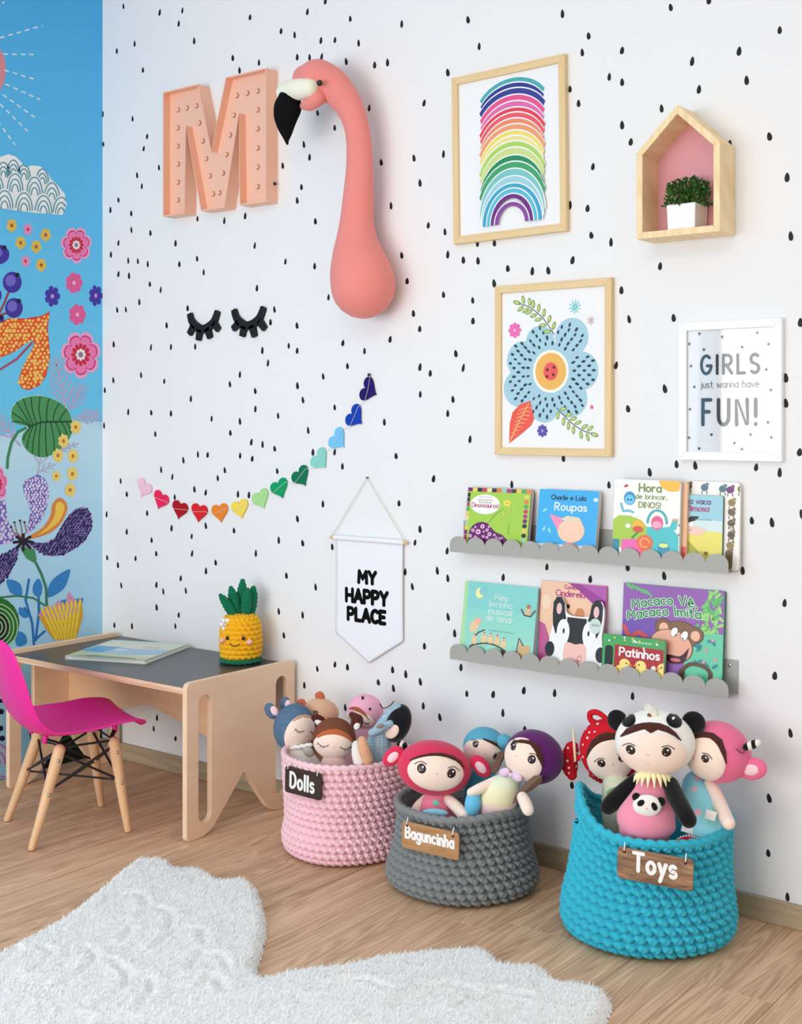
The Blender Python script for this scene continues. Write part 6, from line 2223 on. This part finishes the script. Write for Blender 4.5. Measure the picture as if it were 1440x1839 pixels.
body(t, [(764, 1437, .30, 10), (752, 1450, .32, 11), (745, 1462, .335, 11)], M_SKIN, .9, 'arm', 12)
body(t, [(806, 1437, .30, 10), (822, 1452, .32, 11), (832, 1464, .335, 11)], M_SKIN, .9, 'arm', 12)
spot(t, 'dress_hem', 781, 1460, .353, 24, 8, plush('sky_trim', (150, 206, 232)), .008)
spot(t, 'leaf_patch', 783, 1442, .346, 7, 5, mat('mint_felt', (120, 196, 160), .9), .003, 30)

# ---- grey basket: purple hood doll
M_PURP = plush('plum_plush', (96, 26, 106))
t = doll('doll in a plum purple hood with pastel rainbow dress, right in grey basket', 900, 1480, .28, GG)
Hd = Head(t, 959, 1359, .215, 108, 94, 16, 4, 16, M_PURP, .9)
Hd.face(-.22, -.0, .70, .80)
Hd.band('fringe', [(-.7, .5), (-.45, .70), (-.1, .82), (.2, .74), (.42, .45), (.5, .12)], [(-.68, .44), (-.42, .58), (-.1, .66), (.06, .56), (.26, .34), (.49, .08)], M_BROWNH, .005)
Hd.eye(-.62, .38, .12, -1); Hd.eye(.1, .28, .14, 1); Hd.nose_mouth(-.4, .18, .26)
pm, nt, b = newmat('pastel_rainbow_plush')
tcd = nt.nodes.new('ShaderNodeTexCoord'); sx_ = nt.nodes.new('ShaderNodeSeparateXYZ'); mr = nt.nodes.new('ShaderNodeMapRange'); cr = nt.nodes.new('ShaderNodeValToRGB')
nt.links.new(tcd.outputs['Generated'], sx_.inputs[0]); nt.links.new(sx_.outputs['Z'], cr.inputs['Fac'])
els = cr.color_ramp.elements
els[0].position, els[0].color = 0.30, (*lin((216, 196, 236)), 1)
els[1].position, els[1].color = .95, (*lin((206, 226, 206)), 1)
for p_, c_ in ((.48, (248, 200, 220)), (.62, (250, 236, 190)), (.8, (240, 240, 204))):
    e_ = els.new(p_); e_.color = (*lin(c_), 1)
nt.links.new(cr.outputs['Color'], b.inputs['Base Color']); b.inputs['Roughness'].default_value = .9
body(t, [(922, 1393, .25, 17), (908, 1412, .265, 26), (896, 1432, .268, 34), (886, 1456, .258, 35), (876, 1485, .245, 32)], pm, .8)
q = MB()
for s_ in (-1, 1):
    c_ = bw(917 + 11 * s_, 1391 + 4 * s_, .282); q.ball(c_, (.017, .008, .011), 12, Matrix.Rotation(math.radians(20 * s_), 3, 'Y'))
q.ball(bw(917, 1392, .288), .006, 10)
q.build('neck_bow', plush('lilac_plush', (236, 208, 230)), t, smooth=True)
body(t, [(893, 1401, .27, 9), (874, 1411, .295, 10), (858, 1418, .315, 9.5), (846, 1423, .325, 8)], M_SKIN, .9, 'arm', 12)
body(t, [(938, 1432, .33, 10), (944, 1444, .345, 11.5), (948, 1454, .352, 11)], M_SKIN, .9, 'arm', 12)
body(t, [(850, 1432, .318, 13), (849, 1445, .322, 15), (848, 1455, .322, 13)], plush('blue_shoe_plush', (110, 196, 232)), .8, 'foot', 14)
q = MB()
for k in range(16):
    o_ = (k % 4 - 1.5) * 3.6; u_ = (k // 4 - 1.5) * 3
    q.tube([tuple(bw(966 + o_, 1399 + u_, .27)), tuple(bw(950 + o_, 1412 + u_ * .8, .29)), tuple(bw(934 + o_ * .9, 1424 + abs(o_) * .4, .315)), tuple(bw(928 + o_ * 1.2, 1442, .325))], [.0030, .0034, .0032, .0016], 6, None, True, 3)
q.build('yarn_braid', yarn('brown_yarn', (122, 92, 76)), t, smooth=True)

# ---- grey basket: blue hat doll
M_SKYH = plush('teal_blue_plush', (92, 176, 204))
t = doll('doll in a teal blue hat with side bun, at the back of grey basket', 868, 1470, .16, GG)
Hd = Head(t, 871, 1342, .14, 80, 72, 34, 2, 20, M_SKYH, .8)
Hd.face(-.04, -.2, .88, .74)
Hd.band('fringe', [(-.3, .56), (-.05, .60), (.2, .60), (.42, .54), (.6, .42)], [(-.28, .52), (-.05, .5), (.2, .46), (.42, .42), (.58, .38)], M_BROWNH, .0045)
Hd.eye(-.5, .18, .13, -1); Hd.eye(.48, -.02, .13, 1); Hd.nose_mouth(0, -.02, .25)
V, F = ball(bw(906, 1331, .15), (.021, .018, .018), 16)
v2 = []
for v in V:
    d_ = v - bw(906, 1331, .15); v2.append(bw(906, 1331, .15) + d_ * (1 + .07 * math.sin(d_.z * 900 + d_.x * 500)))
mk('hat_bun', v2, F, M_SKYH, Hd.o, smooth=True)
body(t, [(866, 1380, .15, 22), (864, 1402, .17, 28), (862, 1432, .17, 30)], plush('teal_dress_plush', (64, 152, 176)), .75)
q = MB()
for k in range(9):
    o_ = (k % 3 - 1) * 4
    q.tube([tuple(bw(900 + o_, 1352, .19)), tuple(bw(894 + o_, 1368 + (k // 3) * 2, .21)), tuple(bw(886 + o_, 1386, .215))], .0034, 6, None, True, 3)
q.build('yarn_braid', yarn('brown_yarn', (122, 92, 76)), t, smooth=True)

# ---- pink basket: blue hood doll
M_SLATE = dotted('slate_blue_knit', (84, 112, 140), (150, 172, 190), 260, .22)
M_PALEPK = mat('pale_pink_plush', (252, 216, 222), .9)
t = doll('doll in a slate blue eared hood, eyes closed, leftmost in pink basket', 530, 1440, .26, GP)
Hd = Head(t, 528, 1306, .26, 74, 84, 72, 4, 14, M_SLATE, 1.0)
Hd.face(.0, -.1, .80, .80)
Hd.band('fringe', [(-.6, .42), (-.35, .62), (0, .72), (.35, .66), (.6, .5)], [(-.58, .34), (-.35, .48), (0, .56), (.35, .52), (.58, .44)], plush('tan_plush', (206, 160, 132)), .0042)
Hd.eye(-.28, .1, .2, -1, False); Hd.eye(.5, .1, .2, 1, False); Hd.patch('nose', ellipse(.12, -.1, .05, .04, 10), M_NOSE, .005, 2)
def free_ear(px, py, d, rx, rz, rot, m, m_in, hd, inner=.55, dx=(0, 0)):
    c_ = bw(px, py, d); RR = Matrix.Rotation(math.radians(38), 3, 'Z') @ Matrix.Rotation(math.radians(rot), 3, 'Y')
    V, F = ball(c_, (rx * hd.k, rx * hd.k * .45, rz * hd.k), 16, RR); mk('ear', V, F, m, hd.o, smooth=True)
    if m_in:
        c2 = bw(px + dx[0], py + dx[1], d) + RR @ Vector((0, -rx * hd.k * .26, 0))
        V, F = ball(c2, (rx * hd.k * inner, rx * hd.k * .25, rz * hd.k * inner), 12, RR); mk('inner_ear', V, F, m_in, hd.o, smooth=True)
free_ear(487, 1277, .27, 11, 16, -30, M_SLATE, M_PALEPK, Hd, .6, (6, -1)); free_ear(512, 1264, .22, 9, 13, 10, M_SLATE, M_PALEPK, Hd, .6, (5, 0))
M_CREAMD = dotted('cream_print_cotton', (240, 232, 222), (120, 112, 112), 40, .10, .9, 1.0)
body(t, [(533, 1342, .265, 19), (538, 1358, .275, 23), (560, 1390, .28, 24), (568, 1420, .27, 24)], M_CREAMD, .8)
q = MB()
for k in range(8): q.ball(bw(520 + 5.4 * k, 1344 - 1.0 * k + (k % 2), .298), (.008, .006, .006), 8)
q.build('lace_collar', plush('white_plush', (246, 245, 238)), t, smooth=True)
spot(t, 'satin_bow', 554, 1350, .318, 11, 9, mat('taupe_satin', (176, 164, 154), .4), .005, 35)

# ---- pink basket: fox doll
M_FOX = dotted('brown_rib_plush', (122, 70, 52), (150, 96, 74), 300, .25)
M_CHOC = plush('chocolate_plush', (84, 36, 30))
t = doll('doll in a brown fox hood with closed lashes, front centre of pink basket', 600, 1450, .3, GP)
Hd = Head(t, 600, 1326, .29, 78, 74, 40, 2, 6, M_FOX, .82)
Hd.face(-.02, -.22, .90, .68)
Hd.band('fringe', [(-.8, .2), (-.55, .46), (-.25, .60), (.05, .65), (.35, .58), (.62, .42), (.82, .12)], [(-.7, .12), (-.5, .26), (-.24, .36), (.05, .40), (.35, .33), (.6, .2), (.8, .04)], plush('ginger_plush', (196, 104, 62)), .0045)
Hd.eye(-.46, -.08, .24, -1, False); Hd.eye(.52, -.12, .24, 1, False); Hd.patch('nose', ellipse(.04, -.12, .05, .035, 10), M_NOSE, .005, 2)
free_ear(573, 1293, .28, 9, 16, -62, M_CHOC, plush('white_plush', (246, 245, 238)), Hd, .6, (1, 5)); free_ear(641, 1297, .28, 11, 15, 18, M_CHOC, plush('white_plush', (246, 245, 238)), Hd, .55, (0, 5))
body(t, [(632, 1284, .28, 6), (636, 1287, .28, 8), (643, 1291, .28, 8)], M_CHOC, .8, 'ear_bow', 10)
body(t, [(600, 1362, .29, 20), (600, 1378, .30, 27), (600, 1410, .28, 30)], dotted('rose_print_cotton', (226, 190, 182), (170, 110, 110), 70, .25, .9, 1.0), .8)

# ---- pink basket: giraffe doll
M_SAND = plush('sand_plush', (226, 178, 146)); M_TERRA = plush('terracotta_plush', (206, 106, 76))
t = doll('sand coloured doll hood with terracotta horns, behind at the back of pink basket', 580, 1420, .15, GP)
Hd = Head(t, 577, 1279, .17, 64, 50, 46, 4, 16, M_SAND, .9)
Hd.face(.30, -.42, .62, .5)
Hd.patch('fringe', [(.0, .05), (.3, .12), (.55, .02), (.62, -.2), (.45, -.1), (.2, -.06)], plush('ginger_light_plush', (216, 148, 110)), .0045, 4)
Hd.eye(-.42, .1, .1, -1)
for x, y in ((574, 1248), (541, 1261)):
    c_ = bw(x, y, .17); q = MB(); q.ball(c_, (.0135, .012, .0105), 12); q.ball(c_ + Vector((.010, 0, -.003)), .008, 10); q.ball(c_ + Vector((-.009, 0, -.003)), .008, 10)
    q.tube([tuple(c_), tuple(c_.lerp(Hd.c, .55))], .006, 8); q.build('horn', M_TERRA, Hd.o, smooth=True)
q = MB(); q.tube([tuple(bw(x, y, .17)) for x, y in ((592, 1262), (593, 1251), (598, 1255), (599, 1264))], .0009, 6, None, True, 4); q.build('hanging_loop', mat('cotton_string', (236, 232, 222), .9), Hd.o)
body(t, [(578, 1300, .17, 18), (578, 1330, .16, 24), (580, 1390, .16, 26)], M_SAND, .8)

# ---- pink basket: pink hood doll
M_CANDY = plush('candy_pink_plush', (244, 178, 200))
t = doll('doll in a candy pink hood with brown fringe, at the back of pink basket', 655, 1420, .15, GP)
Hd = Head(t, 656, 1276, .15, 66, 58, 42, 2, 14, M_CANDY, .9)
Hd.face(-.2, -.42, .74, .5)
Hd.band('fringe', [(-.88, .10), (-.7, .26), (-.45, .30), (-.2, .20), (.02, .02), (.2, -.2)], [(-.86, .0), (-.68, .06), (-.45, .04), (-.22, -.02), (0, -.1), (.18, -.24)], plush('chestnut_plush', (172, 92, 62)), .005)
for u, v in ((-.35, .82), (.12, .38)): Hd.patch('hood_eye', ellipse(u, v, .065, .075, 10), M_BLKP, .0045, 2)
Hd.eye(-.5, -.35, .13, -1, False); Hd.eye(.1, -.42, .13, 1, False)
body(t, [(655, 1300, .15, 18), (655, 1330, .15, 24), (655, 1390, .15, 26)], M_CANDY, .8)

# ---- pink basket: starry doll leaning to the right
M_STAR = dotted('pale_blue_star_cotton', (156, 188, 204), (238, 240, 240), 130, .22, .85, .3)
t = doll('black haired doll in a pale blue spotted dress leaning right in pink basket', 680, 1430, .27, GP)
Hd = Head(t, 714, 1299, .22, 46, 70, 66, 6, 20, plush('black_hair_plush', (20, 20, 24)), 1.1)
Hd.patch('face', ellipse(-.62, -.42, .34, .42, 20), M_SKIN, .003, 5)
body(t, [(714, 1270, .225, 7), (699, 1288, .235, 12), (688, 1310, .24, 17), (680, 1335, .245, 22), (674, 1362, .245, 24), (664, 1400, .24, 24)], M_STAR, .7)
body(t, [(700, 1300, .26, 7), (684, 1308, .278, 7.5), (668, 1316, .28, 7)], M_STAR, .8, 'sleeve', 12)
spot(t, 'button_bow', 682, 1304, .296, 7, 4, mat('mocha_felt', (150, 130, 116), .8), .004, -20)
q = MB(); q.tube([tuple(bw(x, y, .25)) for x, y in ((682, 1264), (688, 1272), (699, 1268), (707, 1260))], .0014, 6, None, True, 4); q.build('hood_antenna', M_BLKP, t)
body(t, [(650, 1330, .31, 8), (654, 1346, .315, 10), (660, 1364, .31, 10)], plush('apricot_plush', (226, 172, 138)), .8, 'yarn_hair', 12)
body(t, [(640, 1338, .305, 8), (641, 1352, .315, 10), (645, 1368, .315, 11)], M_CREAMD, .8, 'arm', 12)

# ================================================================== RUG
RUGPX = [(0, 1725), (60, 1690), (120, 1655), (170, 1615), (215, 1575), (236, 1560), (255, 1553), (285, 1553), (305, 1559), (320, 1571), (345, 1570), (368, 1575), (398, 1592), (430, 1588), (450, 1594), (465, 1615), (475, 1650), (478, 1680), (471, 1712), (463, 1742), (460, 1752), (473, 1768),
         (520, 1757), (620, 1744), (700, 1728), (800, 1718), (860, 1717), (885, 1727), (905, 1744), (960, 1746), (985, 1759), (1000, 1774), (1050, 1780), (1085, 1791), (1098, 1811), (1090, 1834), (1070, 1862), (1040, 1885), (1010, 1935), (960, 1960), (900, 2010), (800, 2040), (640, 2080), (420, 2090), (200, 2060), (60, 2000), (-120, 1950), (-220, 1880), (-160, 1800)]
poly = [(p.x, p.y) for p in (fl(*q_) for q_ in RUGPX)]
poly = [tuple(p) for p in catmull(poly + [poly[0]], 3)][:-1]
PA = np.array(poly)
lo, hi = PA.min(0), PA.max(0)
st = .0065
gx = np.arange(lo[0] - st, hi[0] + st, st); gy = np.arange(lo[1] - st, hi[1] + st, st)
X, Y = np.meshgrid(gx, gy, indexing='ij')


def pts_inside(X, Y):
    c = np.zeros(X.shape, bool); n = len(PA)
    for i in range(n):
        x1_, y1_ = PA[i]; x2_, y2_ = PA[(i + 1) % n]
        if y1_ == y2_: continue
        c ^= ((y1_ > Y) != (y2_ > Y)) & (X < (x2_ - x1_) * (Y - y1_) / (y2_ - y1_) + x1_)
    return c


def pts_dist(X, Y):
    d = np.full(X.shape, 9.0); n = len(PA)
    for i in range(n):
        a = PA[i]; b = PA[(i + 1) % n]; ab = b - a; L2 = (ab ** 2).sum() + 1e-12
        t_ = np.clip(((X - a[0]) * ab[0] + (Y - a[1]) * ab[1]) / L2, 0, 1)
        d = np.minimum(d, np.hypot(X - a[0] - t_ * ab[0], Y - a[1] - t_ * ab[1]))
    return d


GRO = []      # carved feather arcs in the pile
for arc in (((0, 1748), (20, 1735), (34, 1722)), ((60, 1765), (82, 1745), (90, 1730), (76, 1722)), ((110, 1790), (150, 1765), (168, 1740), (150, 1722)), ((170, 1835), (215, 1800), (226, 1770), (200, 1745)), ((245, 1835), (270, 1800), (262, 1775), (232, 1790)),
            ((170, 1650), (215, 1625), (250, 1625), (262, 1645)), ((250, 1665), (280, 1650), (306, 1662), (300, 1690)), ((220, 1710), (236, 1690)), ((275, 1722), (320, 1690), (358, 1690), (362, 1715)), ((340, 1760), (360, 1735), (395, 1738), (408, 1762)),
            ((360, 1790), (384, 1775), (400, 1800)), ((560, 1800), (640, 1780), (700, 1800)), ((700, 1830), (780, 1790), (850, 1800)), ((820, 1830), (880, 1800), (950, 1812))):
    P_ = catmull([(*fl(*p).xy, 0) for p in arc], 6)
    GRO.append(np.array([p[:2] for p in P_]))


def rug_h(X, Y, D):
    h = .026 * np.clip(D / .022, 0, 1) ** .5
    g = np.full(X.shape, 9.0)
    for G_ in GRO:
        for a, b in zip(G_[:-1], G_[1:]):
            ab = b - a; L2 = (ab ** 2).sum() + 1e-12
            t_ = np.clip(((X - a[0]) * ab[0] + (Y - a[1]) * ab[1]) / L2, 0, 1)
            g = np.minimum(g, np.hypot(X - a[0] - t_ * ab[0], Y - a[1] - t_ * ab[1]))
    h = h - .006 * np.exp(-(g / .007) ** 2) * (h > .006) + .003 * np.exp(-((g - .02) / .014) ** 2) * (h > .01)
    return h


IN = pts_inside(X, Y); D = pts_dist(X, Y)
keep = IN | (D < st * .75)
Hh = np.where(IN, rug_h(X, Y, D), .0005) + rng.normal(0, .0011, X.shape) * IN
Hh = np.maximum(Hh, .0006)
idx = -np.ones(X.shape, int)
cell = keep[:-1, :-1] & keep[1:, :-1] & keep[:-1, 1:] & keep[1:, 1:]
used = np.zeros(X.shape, bool)
used[:-1, :-1] |= cell; used[1:, :-1] |= cell; used[:-1, 1:] |= cell; used[1:, 1:] |= cell
idx[used] = np.arange(used.sum())
V = np.stack([X[used], Y[used], Hh[used]], 1)
ci, cj = np.nonzero(cell)
F = np.stack([idx[ci, cj], idx[ci + 1, cj], idx[ci + 1, cj + 1], idx[ci, cj + 1]], 1).tolist()
rc = fl(300, 1800)
rug = thing('shaggy_rug', 'thick white shaggy rug with scalloped cloud-like edge on the plank floor', 'rug', (rc.x, rc.y, 0))
M_RUG = mat('white_rug_pile', (244, 244, 242), .95, bump=(140, .5, .004), sheen=.3, spec=.05)
mk('rug_base', V, F, M_RUG, rug, smooth=True)
NT = 52000
bx = rng.uniform(lo[0], hi[0], NT * 2); by = rng.uniform(lo[1], hi[1], NT * 2)
vis = (bx * 0 == 0)
m_ = pts_inside(bx, by) & vis
bx, by = bx[m_][:NT], by[m_][:NT]
bd = pts_dist(bx, by); bz = rug_h(bx, by, bd) - .002
nb = len(bx)
an = rng.uniform(0, 2 * math.pi, nb); ln = rng.uniform(.007, .013, nb); wd_ = rng.uniform(.0010, .0018, nb)
lean = rng.uniform(.2, 1.1, nb); la = rng.normal(.9, 1.2, nb)
V = np.empty((nb * 3, 3))
V[0::3] = np.stack([bx + np.cos(an) * wd_, by + np.sin(an) * wd_, bz], 1)
V[1::3] = np.stack([bx - np.cos(an) * wd_, by - np.sin(an) * wd_, bz], 1)
V[2::3] = np.stack([bx + np.cos(la) * ln * np.sin(lean), by + np.sin(la) * ln * np.sin(lean), np.maximum(bz + ln * np.cos(lean), .001)], 1)
F = np.arange(nb * 3).reshape(-1, 3).tolist()
pile = mk('pile_tufts', V, F, M_RUG, rug)
tag(pile, None, None, None, 'stuff')
